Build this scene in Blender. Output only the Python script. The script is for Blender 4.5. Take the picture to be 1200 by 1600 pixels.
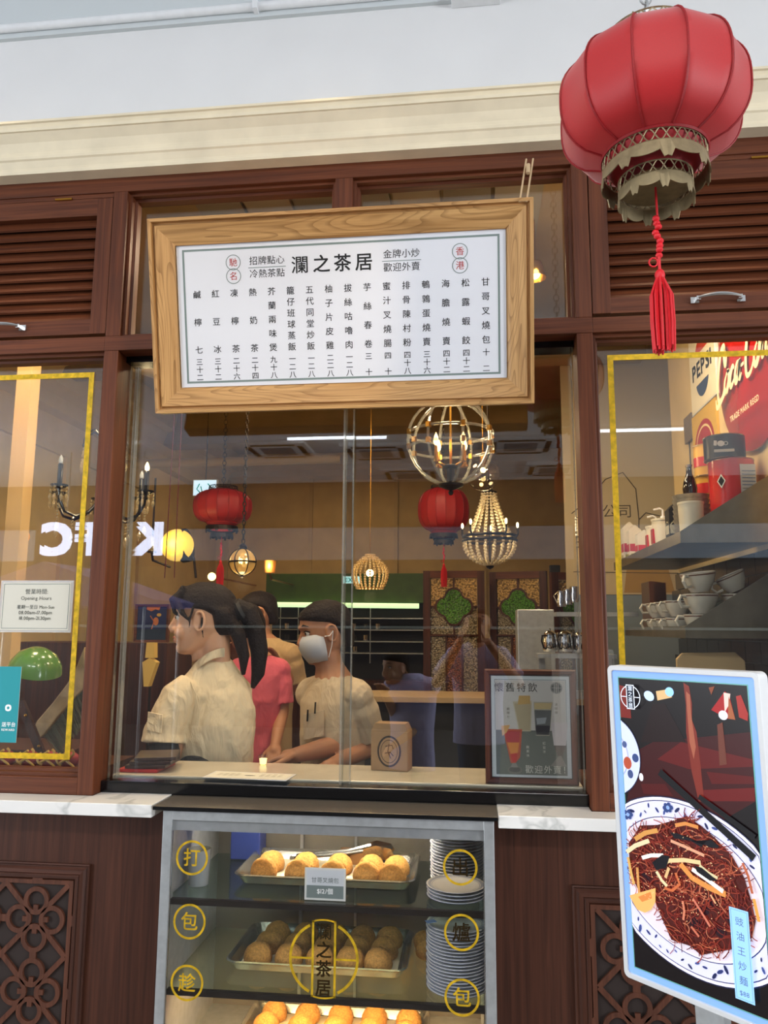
import bpy, bmesh, math, random
from mathutils import Vector, Matrix, Euler
random.seed(7)
PI = math.pi
S = bpy.context.scene
COL = S.collection
for o in list(bpy.data.objects): bpy.data.objects.remove(o)
rad = math.radians

# ---------------------------------------------------------------- camera
YAW, PITCH, ROLL, FPX = rad(6.55), rad(8.6), rad(0.31), 1205.0
CAM = Vector((0.0, -2.3, 1.5))
_fw = Vector((-math.sin(YAW)*math.cos(PITCH), math.cos(YAW)*math.cos(PITCH), math.sin(PITCH)))
_r0 = Vector((math.cos(YAW), math.sin(YAW), 0)); _u0 = _r0.cross(_fw)
_R = math.cos(ROLL)*_r0 + math.sin(ROLL)*_u0; _U = -math.sin(ROLL)*_r0 + math.cos(ROLL)*_u0
cd = bpy.data.cameras.new('camera'); cam = bpy.data.objects.new('camera', cd); COL.objects.link(cam)
cd.sensor_fit = 'VERTICAL'; cd.sensor_height = 36; cd.lens = FPX/1600*36; cd.clip_start = 0.02; cd.clip_end = 200
cam.matrix_world = Matrix(((_R.x,_U.x,-_fw.x,CAM.x),(_R.y,_U.y,-_fw.y,CAM.y),(_R.z,_U.z,-_fw.z,CAM.z),(0,0,0,1)))
S.camera = cam
def at(px, py, Y):                      # point of the plane y = Y that lies behind a pixel of the photo
    d = _fw + _R*((px-600)/FPX) - _U*((py-800)/FPX)
    return CAM + d*((Y-CAM.y)/d.y)

# ---------------------------------------------------------------- exposure, world, lights
S.view_settings.view_transform = 'Standard'; S.view_settings.look = 'None'
S.view_settings.gamma = 1.0; S.view_settings.use_curve_mapping = False
S.view_settings.exposure = 0.0
S.cycles.use_denoising = True
S.cycles.max_bounces = 10; S.cycles.transparent_max_bounces = 24
S.cycles.sample_clamp_indirect = 4.0; S.cycles.caustics_reflective = False; S.cycles.caustics_refractive = False
w = bpy.data.worlds.new('street_daylight'); S.world = w; w.use_nodes = True
w.node_tree.nodes['Background'].inputs[0].default_value = (0.84, 0.90, 1.0, 1)
w.node_tree.nodes['Background'].inputs[1].default_value = 1.0
def light(name, kind, loc, target, power, color, **kw):
    l = bpy.data.lights.new(name, kind); l.energy = power; l.color = color
    for k, v in kw.items(): setattr(l, k, v)
    o = bpy.data.objects.new(name, l); COL.objects.link(o); o.location = loc
    o.rotation_euler = (Vector(target)-Vector(loc)).to_track_quat('-Z', 'Y').to_euler()
    return o
# daylight falling in through the two open ends of the arcade
light('daylight_right', 'AREA', (8.5, -4.4, 2.0), (0, -3.2, 2.5), 300, (0.95, 0.97, 1.0), shape='RECTANGLE', size=5.5, size_y=3.2)
light('daylight_left', 'AREA', (-9.5, -4.4, 2.0), (0, -3.2, 2.5), 205, (0.95, 0.97, 1.0), shape='RECTANGLE', size=5.5, size_y=3.2)
# spotlight on the arcade ceiling, aimed at the sign
light('ceiling_spotlight', 'SPOT', (0.95, -1.95, 3.6), (-1.05, 0.0, 2.10), 100, (1.0, 0.78, 0.52), spot_size=rad(27), spot_blend=0.4, shadow_soft_size=0.03)
for lx in (-1.55, -0.45, 0.72): light('arcade_downlight', 'SPOT', (lx, -0.30, 3.77), (lx, -0.12, 1.0), 42, (1.0, 0.76, 0.46), spot_size=rad(34), spot_blend=0.7, shadow_soft_size=0.04)
for lx in (-1.25, 0.45): light('fill_panel_light', 'AREA', (lx, -3.55, 3.775), (lx, -3.3, 0), 72, (1.0, 0.98, 0.95), shape='RECTANGLE', size=1.15, size_y=0.55)  # added lamps: frontal fill for the shop front
# added fill lamps at both ends, brightening the arcade ceiling mirrored in the glass
light('ceiling_fill_right', 'AREA', (8.3, -6.2, 1.0), (-1.5, -5.0, 3.8), 340, (0.90, 0.95, 1.0), shape='RECTANGLE', size=2.5, size_y=1.6)
light('ceiling_fill_left', 'AREA', (-9.3, -6.2, 1.0), (1.0, -5.0, 3.8), 340, (0.90, 0.95, 1.0), shape='RECTANGLE', size=2.5, size_y=1.6)
# warm light of the dining room
light('dining_room_downlight', 'AREA', (-0.6, 1.5, 3.0), (-0.6, 1.5, 0), 17, (1.0, 0.72, 0.42), shape='DISK', size=0.5)
light('far_downlight', 'AREA', (-1.2, 4.0, 3.1), (-1.2, 4.0, 0), 20, (1.0, 0.70, 0.38), shape='DISK', size=0.6)
light('counter_downlight', 'AREA', (-0.75, 0.42, 3.0), (-0.75, 0.35, 0), 13, (1.0, 0.80, 0.55), shape='DISK', size=0.2)
light('kitchen_downlight', 'AREA', (0.62, 0.45, 2.85), (0.8, 0.9, 0.5), 16, (1.0, 0.78, 0.50), shape='DISK', size=0.3)
light('window_downlight', 'AREA', (-1.6, 0.35, 3.0), (-1.7, 0.7, 0), 22, (1.0, 0.74, 0.45), shape='DISK', size=0.25)

# ---------------------------------------------------------------- materials
def s2l(c):
    f = lambda v: v/12.92 if v <= 0.04045 else ((v+0.055)/1.055)**2.4
    return tuple(f(x/255.0) for x in c[:3])
def rgb(*c): return s2l(c) + (1.0,)
MATS = {}
def newmat(name):
    m = bpy.data.materials.new(name); m.use_nodes = True
    nt = m.node_tree; b = nt.nodes['Principled BSDF']
    MATS[name] = m
    return m, nt, b
def plain(name, col, rough=0.5, metal=0.0, noise=0.0, nscale=20, bump=0.0, emit=0.0, coat=0.0, sub=0.0, alpha=None, trans=0.0, spec=None, bscale=None):
    m, nt, b = newmat(name); N, L = nt.nodes, nt.links
    b.inputs['Base Color'].default_value = rgb(*col); b.inputs['Roughness'].default_value = rough; b.inputs['Metallic'].default_value = metal
    if coat: b.inputs['Coat Weight'].default_value = coat
    if trans: b.inputs['Transmission Weight'].default_value = trans
    if sub: b.inputs['Subsurface Weight'].default_value = sub; b.inputs['Subsurface Radius'].default_value = (0.02, 0.008, 0.004)
    if spec is not None: b.inputs['Specular IOR Level'].default_value = spec
    if emit: b.inputs['Emission Color'].default_value = rgb(*col); b.inputs['Emission Strength'].default_value = emit
    if noise or bump:
        tc = N.new('ShaderNodeTexCoord'); nz = N.new('ShaderNodeTexNoise'); nz.inputs['Scale'].default_value = nscale; nz.inputs['Detail'].default_value = 4
        L.new(tc.outputs['Object'], nz.inputs['Vector'])
        if noise:
            mx = N.new('ShaderNodeMixRGB'); mx.blend_type = 'MULTIPLY'; mx.inputs[0].default_value = 1
            mr = N.new('ShaderNodeMapRange'); mr.inputs[1].default_value = 0.3; mr.inputs[2].default_value = 0.7; mr.inputs[3].default_value = 1-noise; mr.inputs[4].default_value = 1+noise*0.5
            L.new(nz.outputs[0], mr.inputs[0]); mx.inputs[1].default_value = rgb(*col); L.new(mr.outputs[0], mx.inputs[2]); L.new(mx.outputs[0], b.inputs['Base Color'])
        if bump:
            n2 = nz
            if bscale:
                n2 = N.new('ShaderNodeTexNoise'); n2.inputs['Scale'].default_value = bscale; L.new(tc.outputs['Object'], n2.inputs['Vector'])
            bp = N.new('ShaderNodeBump'); bp.inputs['Strength'].default_value = bump; bp.inputs['Distance'].default_value = 0.01
            L.new(n2.outputs[0], bp.inputs['Height']); L.new(bp.outputs[0], b.inputs['Normal'])
    return m
def wood(name, axis, dark, light_, rough=0.5, fine=70.0, along=2.0, rings=0.0, coat=0.0):
    m, nt, b = newmat(name); N, L = nt.nodes, nt.links
    tc = N.new('ShaderNodeTexCoord'); mp = N.new('ShaderNodeMapping')
    sc = [fine, fine, fine]; sc['xyz'.index(axis)] = along; mp.inputs['Scale'].default_value = sc
    L.new(tc.outputs['Object'], mp.inputs[0])
    nz = N.new('ShaderNodeTexNoise'); nz.inputs['Scale'].default_value = 1.0; nz.inputs['Detail'].default_value = 5; nz.inputs['Roughness'].default_value = 0.65; nz.inputs['Distortion'].default_value = 0.6
    L.new(mp.outputs[0], nz.inputs['Vector'])
    cr = N.new('ShaderNodeValToRGB'); cr.color_ramp.elements[0].position = 0.34; cr.color_ramp.elements[1].position = 0.66
    cr.color_ramp.elements[0].color = rgb(*dark); cr.color_ramp.elements[1].color = rgb(*light_)
    L.new(nz.outputs[0], cr.inputs[0]); out = cr.outputs[0]
    if rings:
        mp2 = N.new('ShaderNodeMapping'); s2 = [14.0]*3; s2['xyz'.index(axis)] = 1.6; mp2.inputs['Scale'].default_value = s2; L.new(tc.outputs['Object'], mp2.inputs[0])
        n3 = N.new('ShaderNodeTexNoise'); n3.inputs['Scale'].default_value = 1.0; n3.inputs['Detail'].default_value = 1; L.new(mp2.outputs[0], n3.inputs['Vector'])
        ma = N.new('ShaderNodeMath'); ma.operation = 'MULTIPLY'; ma.inputs[1].default_value = 22; L.new(n3.outputs[0], ma.inputs[0])
        fr = N.new('ShaderNodeMath'); fr.operation = 'FRACT'; L.new(ma.outputs[0], fr.inputs[0])
        c2 = N.new('ShaderNodeValToRGB'); c2.color_ramp.elements[0].position = 0.0; c2.color_ramp.elements[0].color = (0.55, 0.50, 0.45, 1); c2.color_ramp.elements[1].position = 0.4; c2.color_ramp.elements[1].color = (1, 1, 1, 1)
        L.new(fr.outputs[0], c2.inputs[0])
        mx = N.new('ShaderNodeMixRGB'); mx.blend_type = 'MULTIPLY'; mx.inputs[0].default_value = rings; L.new(out, mx.inputs[1]); L.new(c2.outputs[0], mx.inputs[2]); out = mx.outputs[0]
    L.new(out, b.inputs['Base Color'])
    b.inputs['Roughness'].default_value = rough; b.inputs['Coat Weight'].default_value = coat; b.inputs['Coat Roughness'].default_value = 0.3
    b.inputs['Specular IOR Level'].default_value = 0.3
    bp = N.new('ShaderNodeBump'); bp.inputs['Strength'].default_value = 0.15; bp.inputs['Distance'].default_value = 0.003
    L.new(nz.outputs[0], bp.inputs['Height']); L.new(bp.outputs[0], b.inputs['Normal'])
    return m
def glass(name, tint=(255, 255, 255), f0=0.045, rough=0.0, haze=0.0, hcol=(200, 210, 220)):
    m, nt, b = newmat(name); N, L = nt.nodes, nt.links; N.remove(b)
    tr = N.new('ShaderNodeBsdfTransparent'); tr.inputs[0].default_value = rgb(*tint)
    gl = N.new('ShaderNodeBsdfGlossy'); gl.inputs['Roughness'].default_value = rough
    ge = N.new('ShaderNodeNewGeometry'); vm = N.new('ShaderNodeVectorMath'); vm.operation = 'DOT_PRODUCT'
    L.new(ge.outputs['Normal'], vm.inputs[0]); L.new(ge.outputs['Incoming'], vm.inputs[1])
    ab = N.new('ShaderNodeMath'); ab.operation = 'ABSOLUTE'; L.new(vm.outputs['Value'], ab.inputs[0])
    su = N.new('ShaderNodeMath'); su.operation = 'SUBTRACT'; su.inputs[0].default_value = 1; L.new(ab.outputs[0], su.inputs[1])
    pw = N.new('ShaderNodeMath'); pw.operation = 'POWER'; pw.inputs[1].default_value = 5; L.new(su.outputs[0], pw.inputs[0])
    mr = N.new('ShaderNodeMapRange'); mr.inputs[3].default_value = f0; mr.inputs[4].default_value = 1; L.new(pw.outputs[0], mr.inputs[0])
    mix = N.new('ShaderNodeMixShader'); L.new(mr.outputs[0], mix.inputs[0]); L.new(tr.outputs[0], mix.inputs[1]); L.new(gl.outputs[0], mix.inputs[2])
    out = mix.outputs[0]
    if haze:
        df = N.new('ShaderNodeBsdfDiffuse'); df.inputs[0].default_value = rgb(*hcol)
        m2 = N.new('ShaderNodeMixShader'); m2.inputs[0].default_value = haze; L.new(out, m2.inputs[1]); L.new(df.outputs[0], m2.inputs[2]); out = m2.outputs[0]
    L.new(out, N['Material Output'].inputs[0])
    return m
def printmat(name, emit=0.0, rough=0.5, spec=0.3):
    m, nt, b = newmat(name); N, L = nt.nodes, nt.links
    a = N.new('ShaderNodeVertexColor'); a.layer_name = 'Col'
    L.new(a.outputs[0], b.inputs['Base Color']); b.inputs['Roughness'].default_value = rough; b.inputs['Specular IOR Level'].default_value = spec
    if emit:
        L.new(a.outputs[0], b.inputs['Emission Color']); b.inputs['Emission Strength'].default_value = emit
    return m
DK, LT = (74, 36, 20), (106, 57, 32)
WX = wood('stained_wood_horizontal', 'x', DK, LT); WZ = wood('stained_wood_vertical', 'z', DK, LT); WY = wood('stained_wood_deep', 'y', DK, LT)
OX = wood('oak_horizontal', 'x', (166, 122, 72), (204, 160, 104), 0.45, 60, 2, 0.8, 0.05)
OZ = wood('oak_vertical', 'z', (166, 122, 72), (204, 160, 104), 0.45, 60, 2, 0.8, 0.05)
DZ = wood('shaded_dado_wood', 'z', (54, 28, 18), (78, 44, 30)); DX = wood('shaded_dado_wood_horizontal', 'x', (54, 28, 18), (82, 46, 32))  # frame wood again, with the shade of the lower front put into the colour
DARKWOOD = wood('dark_wood', 'z', (48, 24, 16), (84, 44, 28))
CREAM = plain('cream_plaster', (232, 219, 190), 0.6, noise=0.10, nscale=9)
WHITEWALL = plain('white_plaster', (222, 222, 222), 0.7, noise=0.03, nscale=4)
PIPE = plain('white_pipe_paint', (228, 230, 232), 0.35, noise=0.05, nscale=30)
STEEL = plain('brushed_steel', (192, 196, 198), 0.36, 0.65, noise=0.12, nscale=40)
CHROME = plain('chrome', (225, 225, 225), 0.12, 1.0)
BRASS = plain('brass', (176, 128, 52), 0.28, 1.0)
KSTEEL = plain('kitchen_steel', (132, 122, 104), 0.3, 0.75, noise=0.2, nscale=14)
DARKMETAL = plain('dark_bronze', (38, 30, 26), 0.4, 0.6)
BLACK = plain('black_gloss', (10, 10, 12), 0.15)
BLACKM = plain('black_matte', (16, 15, 15), 0.6)
GOLD = plain('gold_foil', (232, 190, 40), 0.35, 0.45, noise=0.35, nscale=55)
DARKGOLD = plain('antique_gilt', (146, 130, 98), 0.5, 0.5, noise=0.2, nscale=60)
GLASS = glass('window_glass', (248, 249, 248), 0.085)
CLEAR = glass('clear_glass', (250, 250, 250), 0.04)
ACRYLIC = glass('acrylic', (236, 236, 232), 0.10, 0.03, 0.12, (230, 225, 210))
WHITE = plain('white_plastic', (226, 228, 230), 0.35)
PAPER = plain('white_board', (216, 217, 222), 0.55)
def marble():
    m, nt, b = newmat('veined_marble'); N, L = nt.nodes, nt.links
    tc = N.new('ShaderNodeTexCoord'); nz = N.new('ShaderNodeTexNoise'); nz.inputs['Scale'].default_value = 2.6; nz.inputs['Detail'].default_value = 4; nz.inputs['Distortion'].default_value = 1.0
    L.new(tc.outputs['Object'], nz.inputs['Vector'])
    cr = N.new('ShaderNodeValToRGB'); e = cr.color_ramp.elements; e[0].position = 0.48; e[0].color = rgb(236, 234, 230); e[1].position = 0.52; e[1].color = rgb(236, 234, 230)
    k = e.new(0.5); k.color = rgb(198, 198, 194)
    L.new(nz.outputs[0], cr.inputs[0]); L.new(cr.outputs[0], b.inputs['Base Color']); b.inputs['Roughness'].default_value = 0.3
    return m
MARBLE = marble()

# ---------------------------------------------------------------- mesh helpers
class MB:
    def __init__(s): s.v = []; s.f = []
    def add(s, V, F, M=None):
        n = len(s.v)
        s.v += [tuple((M @ Vector(p)) if M else p) for p in V]; s.f += [tuple(i+n for i in q) for q in F]
        return s
    def box(s, x0, x1, y0, y1, z0, z1, M=None):
        return s.add([(x0,y0,z0),(x1,y0,z0),(x1,y1,z0),(x0,y1,z0),(x0,y0,z1),(x1,y0,z1),(x1,y1,z1),(x0,y1,z1)],
                     [(0,3,2,1),(4,5,6,7),(0,1,5,4),(1,2,6,5),(2,3,7,6),(3,0,4,7)], M)
    def prism(s, poly, y0, y1, M=None, plane='xz'):
        n = len(poly)
        if plane == 'xz': a = [(p[0], y0, p[1]) for p in poly]; b = [(p[0], y1, p[1]) for p in poly]
        elif plane == 'xy': a = [(p[0], p[1], y0) for p in poly]; b = [(p[0], p[1], y1) for p in poly]
        else: a = [(y0, p[0], p[1]) for p in poly]; b = [(y1, p[0], p[1]) for p in poly]
        F = [tuple(range(n)), tuple(range(2*n-1, n-1, -1))] + [(i, i+n, (i+1) % n+n, (i+1) % n) for i in range(n)]
        return s.add(a+b, F, M)
    def tube(s, pts, r, n=8, closed=False, M=None, cap=True):
        pts = [Vector(p) for p in pts]; k = len(pts); R_ = r if isinstance(r, (list, tuple)) else [r]*k
        V = []; F = []; prev = None
        for i, p in enumerate(pts):
            if closed: t = pts[(i+1) % k]-pts[i-1]
            else: t = pts[min(i+1, k-1)]-pts[max(i-1, 0)]
            if t.length < 1e-9: t = Vector((0, 0, 1))
            t.normalize()
            if prev is None:
                a = Vector((0, 0, 1)) if abs(t.z) < 0.9 else Vector((1, 0, 0)); u = t.cross(a).normalized()
            else:
                u = prev-t*prev.dot(t); u = u.normalized() if u.length > 1e-6 else t.orthogonal().normalized()
            prev = u; v = t.cross(u)
            for j in range(n):
                a = 2*PI*j/n; V.append(tuple(p+(u*math.cos(a)+v*math.sin(a))*R_[i]))
        for i in range(k if closed else k-1):
            i2 = (i+1) % k
            for j in range(n): F.append((i*n+j, i*n+(j+1) % n, i2*n+(j+1) % n, i2*n+j))
        if cap and not closed: F += [tuple(range(n-1, -1, -1)), tuple(range((k-1)*n, k*n))]
        return s.add(V, F, M)
    def lathe(s, prof, c=(0, 0, 0), n=24, M=None, closed=False):
        V = []; F = []; k = len(prof)
        for (r, z) in prof:
            for j in range(n): a = 2*PI*j/n; V.append((c[0]+r*math.cos(a), c[1]+r*math.sin(a), c[2]+z))
        for i in range(k if closed else k-1):
            i2 = (i+1) % k
            for j in range(n): F.append((i*n+j, i*n+(j+1) % n, i2*n+(j+1) % n, i2*n+j))
        if not closed:
            if prof[0][0] > 1e-5: F.append(tuple(range(n-1, -1, -1)))
            if prof[-1][0] > 1e-5: F.append(tuple(range((k-1)*n, k*n)))
        return s.add(V, F, M)
    def sphere(s, c, r, n=12, m=8, M=None):
        if not isinstance(r, (tuple, list)): r = (r, r, r)
        V = [(c[0], c[1], c[2]-r[2])]; F = []
        for i in range(1, m):
            t = PI*i/m
            for j in range(n): a = 2*PI*j/n; V.append((c[0]+r[0]*math.sin(t)*math.cos(a), c[1]+r[1]*math.sin(t)*math.sin(a), c[2]-r[2]*math.cos(t)))
        V.append((c[0], c[1], c[2]+r[2])); L_ = len(V)-1
        for j in range(n): F.append((0, 1+(j+1) % n, 1+j)); F.append((L_, 1+(m-2)*n+j, 1+(m-2)*n+(j+1) % n))
        for i in range(m-2):
            for j in range(n): F.append((1+i*n+j, 1+i*n+(j+1) % n, 1+(i+1)*n+(j+1) % n, 1+(i+1)*n+j))
        return s.add(V, F, M)
    def ring2d(s, cx, cz, r0, r1, y0, y1, n=24, a0=0, a1=2*PI, M=None):
        full = abs(a1-a0-2*PI) < 1e-6; k = n if full else n+1; V = []; F = []
        for i in range(k):
            a = a0+(a1-a0)*i/n; c_, s_ = math.cos(a), math.sin(a)
            V += [(cx+r0*c_, y0, cz+r0*s_), (cx+r1*c_, y0, cz+r1*s_), (cx+r1*c_, y1, cz+r1*s_), (cx+r0*c_, y1, cz+r0*s_)]
        for i in range(n):
            j = (i+1) % k
            for q in range(4): F.append((i*4+q, j*4+q, j*4+(q+1) % 4, i*4+(q+1) % 4))
        if not full: F += [(0, 1, 2, 3), tuple((k-1)*4+q for q in (3, 2, 1, 0))]
        return s.add(V, F, M)
    def build(s, name, mat, parent=None, smooth=False, bevel=0.0, world=False, fixn=True):
        me = bpy.data.meshes.new(name); V = s.v
        if world and parent:
            l = parent.location; V = [(p[0]-l.x, p[1]-l.y, p[2]-l.z) for p in V]
        me.from_pydata(V, [], s.f)
        if fixn:
            bm = bmesh.new(); bm.from_mesh(me); bmesh.ops.recalc_face_normals(bm, faces=bm.faces); bm.to_mesh(me); bm.free()
        if mat: me.materials.append(mat)
        o = bpy.data.objects.new(name, me); COL.objects.link(o)
        if parent: o.parent = parent
        if smooth: 
            me.polygons.foreach_set('use_smooth', [True]*len(me.polygons))
            try: me.set_sharp_from_angle(angle=rad(40))
            except Exception: pass
        if bevel:
            b = o.modifiers.new('bevel', 'BEVEL'); b.width = bevel; b.segments = 2; b.limit_method = 'ANGLE'
        return o
def tag(o, label=None, cat=None, group=None, kind=None):
    if label: o['label'] = label
    if cat: o['category'] = cat
    if group: o['group'] = group
    if kind: o['kind'] = kind
    return o
def empty(name, loc=(0, 0, 0), rot=(0, 0, 0), label=None, cat=None, group=None, kind=None):
    o = bpy.data.objects.new(name, None); COL.objects.link(o); o.location = loc; o.rotation_euler = rot; o.empty_display_size = 0.05
    return tag(o, label, cat, group, kind)
def dup(o, loc=None, rot=None, label=None, group=None, parent=None):
    c = o.copy(); COL.objects.link(c); c.parent = parent
    if loc is not None: c.location = loc
    if rot is not None: c.rotation_euler = rot
    if label: c['label'] = label
    if group: c['group'] = group
    for ch in list(o.children):
        if ch.name in COL.objects: dup(ch, parent=c)
    return c
def structure(name, mb, mat, **k): return tag(mb.build(name, mat, **k), kind='structure')
def T(x, y, z): return Matrix.Translation((x, y, z))
def RX(a): return Matrix.Rotation(a, 4, 'X')
def RY(a): return Matrix.Rotation(a, 4, 'Y')
def RZ(a): return Matrix.Rotation(a, 4, 'Z')
def SC(x, y, z): return Matrix.Diagonal((x, y, z, 1))
def moulding(x0, x1, z0, z1, prof, side):
    """one mitred side of a frame round the rectangle; prof = (outward distance, y)"""
    m = MB(); V = []
    for d, y in prof:
        a = {'bottom': ((x0-d, z0-d), (x1+d, z0-d)), 'top': ((x0-d, z1+d), (x1+d, z1+d)), 'left': ((x0-d, z0-d), (x0-d, z1+d)), 'right': ((x1+d, z0-d), (x1+d, z1+d))}[side]
        V += [(a[0][0], y, a[0][1]), (a[1][0], y, a[1][1])]
    k = len(prof); F = [(2*i, 2*i+1, 2*((i+1) % k)+1, 2*((i+1) % k)) for i in range(k)] + [tuple(range(0, 2*k, 2)), tuple(range(2*k-1, 0, -2))]
    return m.add(V, F)
# text as flat mesh geometry
_tc = {}
def glyph(ch, bold=0.0, res=3):
    key = (ch, bold)
    if key not in _tc:
        c = bpy.data.curves.new('t', 'FONT'); c.body = ch; c.size = 1.0; c.resolution_u = res; c.align_x = 'CENTER'
        o = bpy.data.objects.new('t', c); COL.objects.link(o)
        dg = bpy.context.evaluated_depsgraph_get(); me = bpy.data.meshes.new_from_object(o.evaluated_get(dg))
        V = [(v.co.x, v.co.y) for v in me.vertices]; F = [tuple(p.vertices) for p in me.polygons]
        bpy.data.objects.remove(o); bpy.data.curves.remove(c); bpy.data.meshes.remove(me)
        if bold:          # heavier strokes: the glyph again, shifted a little each way
            n = len(V); V0, F0 = V, F; V, F = [], []
            for q, (dx, dy) in enumerate(((-bold, -bold), (bold, -bold), (-bold, bold), (bold, bold))): V = V+[(p[0]+dx, p[1]+dy, q) for p in V0]; F = F+[tuple(i+q*n for i in f) for f in F0]
        _tc[key] = (V, F)
    return _tc[key]
class Art:
    """flat print: coloured polygons stacked in thin layers on one mesh (u right, v up)"""
    def __init__(s, step=0.00012): s.v = []; s.f = []; s.c = []; s.h = 0.0; s.step = step
    def poly(s, pts, col, lay=True):
        if lay: s.h += s.step
        n = len(s.v); s.v += [(p[0], s.h, p[1]) for p in pts]; s.f.append(tuple(range(n, n+len(pts)))); s.c.append(rgb(*col)); return s
    def rect(s, x0, x1, z0, z1, col): return s.poly([(x0, z0), (x1, z0), (x1, z1), (x0, z1)], col)
    def ell(s, cx, cz, rx, rz, col, rot=0, n=28, a0=0, a1=2*PI):
        P = []
        for i in range(n if abs(a1-a0-2*PI) < 1e-6 else n+1):
            a = a0+(a1-a0)*i/n; x, z = rx*math.cos(a), rz*math.sin(a); P.append((cx+x*math.cos(rot)-z*math.sin(rot), cz+x*math.sin(rot)+z*math.cos(rot)))
        return s.poly(P, col)
    def band(s, pts, w, col, lay=True):
        if lay: s.h += s.step
        n = len(s.v); k = len(pts); W = w if isinstance(w, (list, tuple)) else [w]*k
        for i in range(k):
            a = Vector(pts[max(i-1, 0)]); b = Vector(pts[min(i+1, k-1)]); d = b-a
            if d.length < 1e-9: d = Vector((1, 0))
            d.normalize(); q = Vector((-d.y, d.x))*W[i]*0.5; p = Vector(pts[i]); s.v += [(p.x+q.x, s.h, p.y+q.y), (p.x-q.x, s.h, p.y-q.y)]
        for i in range(k-1): s.f.append((n+2*i, n+2*i+1, n+2*i+3, n+2*i+2)); s.c.append(rgb(*col))
        return s
    def ring(s, cx, cz, r, w, col, rz=None, n=36, a0=0, a1=2*PI, rot=0):
        rz = rz or r; P = []
        for i in range(n+1):
            a = a0+(a1-a0)*i/n; x, z = r*math.cos(a), rz*math.sin(a); P.append((cx+x*math.cos(rot)-z*math.sin(rot), cz+x*math.sin(rot)+z*math.cos(rot)))
        return s.band(P, w, col)
    def text(s, t, x, z, size, col, bold=0.0, sx=1.0, shear=0.0, rot=0.0, track=1.0, align='c', cjk=False):
        s.h += s.step
        wds = [glyph(ch, bold) if ch != ' ' else ([], []) for ch in t]
        adv = []
        for ch, g in zip(t, wds):
            if ord(ch) > 0x2E80: adv.append(1.02)
            elif ch == ' ': adv.append(0.32)
            elif g[0]: adv.append(max(p[0] for p in g[0])-min(p[0] for p in g[0])+0.10)
            else: adv.append(0.4)
        tot = sum(adv)*track; cx = -tot/2 if align == 'c' else (0 if align == 'l' else -tot)
        for (V, F), a in zip(wds, adv):
            if V:
                mx = (max(p[0] for p in V)+min(p[0] for p in V))/2 if a < 1.0 else 0
                n = len(s.v); c0 = cx+a*track/2
                for p in V:
                    X = (p[0]-mx+c0)*sx*size; Z = p[1]*size; X += Z*shear
                    s.v.append((x+X*math.cos(rot)-Z*math.sin(rot), s.h+(p[2]*0.00002 if len(p) > 2 else 0), z+X*math.sin(rot)+Z*math.cos(rot)))
                for q in F: s.f.append(tuple(i+n for i in q)); s.c.append(rgb(*col))
            cx += a*track
        return s
    def build(s, name, mat, parent=None, M=None, front=-1):
        """front = -1: layers rise towards -y"""
        me = bpy.data.meshes.new(name); V = [(p[0], p[1]*front, p[2]) for p in s.v]
        if M: V = [tuple(M @ Vector(p)) for p in V]
        me.from_pydata(V, [], s.f); me.materials.append(mat)
        ca = me.color_attributes.new('Col', 'FLOAT_COLOR', 'CORNER'); data = []
        for q, c in zip(s.f, s.c): data += list(c)*len(q)
        # polygons keep their order
        ca.data.foreach_set('color', data)
        o = bpy.data.objects.new(name, me); COL.objects.link(o)
        if parent: o.parent = parent
        return o
PRINT = printmat('print', 0, 0.55); SCREEN = printmat('backlit_screen', 0.62, 0.25)
# ================================================================ STRUCTURE OF THE SHOP FRONT
XL0, XL1, XR0, XR1 = -1.190, -1.141, 0.3245, 0.3735      # the two posts
GY = 0.075                                                # glass plane behind the frame face
structure('floor', MB().box(-11, 11, -9.5, 6.6, -0.1, 0.0), plain('grey_floor_tile', (128, 124, 118), 0.35, noise=0.15, nscale=3))
structure('wall_front', MB().box(-6, 6, -0.03, 0.12, 3.10, 3.80), WHITEWALL)
structure('ceiling', MB().box(-11, 11, -9.4, -0.03, 3.80, 3.95), plain('arcade_ceiling', (232, 236, 240), 0.8))
# cornice: one moulded length
prof = [(0.0, 3.009), (-0.05, 3.0095), (-0.052, 3.020), (-0.048, 3.023), (-0.050, 3.030), (-0.060, 3.050), (-0.066, 3.054), (-0.068, 3.064), (-0.064, 3.067),
        (-0.066, 3.078), (-0.078, 3.105), (-0.100, 3.128), (-0.106, 3.129), (-0.107, 3.140), (-0.102, 3.143), (-0.108, 3.152), (-0.115, 3.154), (-0.115, 3.162), (-0.03, 3.165)]
structure('trim_1', MB().prism(prof, -6, 6, plane='yz'), CREAM)
# frame members (each its own structure piece)
structure('trim_2', MB().box(-4, 4, 0, 0.10, 2.957, 3.012), WX, bevel=0.002)              # header rail
structure('trim_3', MB().box(-4, XL1-0.049, 0, 0.10, 2.396, 2.445), WX, bevel=0.002)
structure('trim_4', MB().box(XL0, XR1, -0.0006, 0.10, 2.3955, 2.4455), WX, bevel=0.002)
structure('trim_5', MB().box(XR1, 4, 0, 0.10, 2.396, 2.445), WX, bevel=0.002)
structure('trim_6', MB().box(XL0, XL1, 0.0, 0.10, 2.4455, 2.957), WZ, bevel=0.002)
structure('trim_7', MB().box(XR0, XR1, 0.0, 0.10, 2.4455, 2.957), WZ, bevel=0.002)
structure('trim_8', MB().box(XL0, XL1, 0.0, 0.10, 1.0, 2.3955), WZ, bevel=0.002)
structure('trim_9', MB().box(XR0, XR1, 0.0, 0.10, 1.0, 2.3955), WZ, bevel=0.002)
structure('trim_10', MB().box(-0.4305, -0.3725, 0.0, 0.10, 2.4455, 2.957), WZ, bevel=0.002)  # mullion
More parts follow.
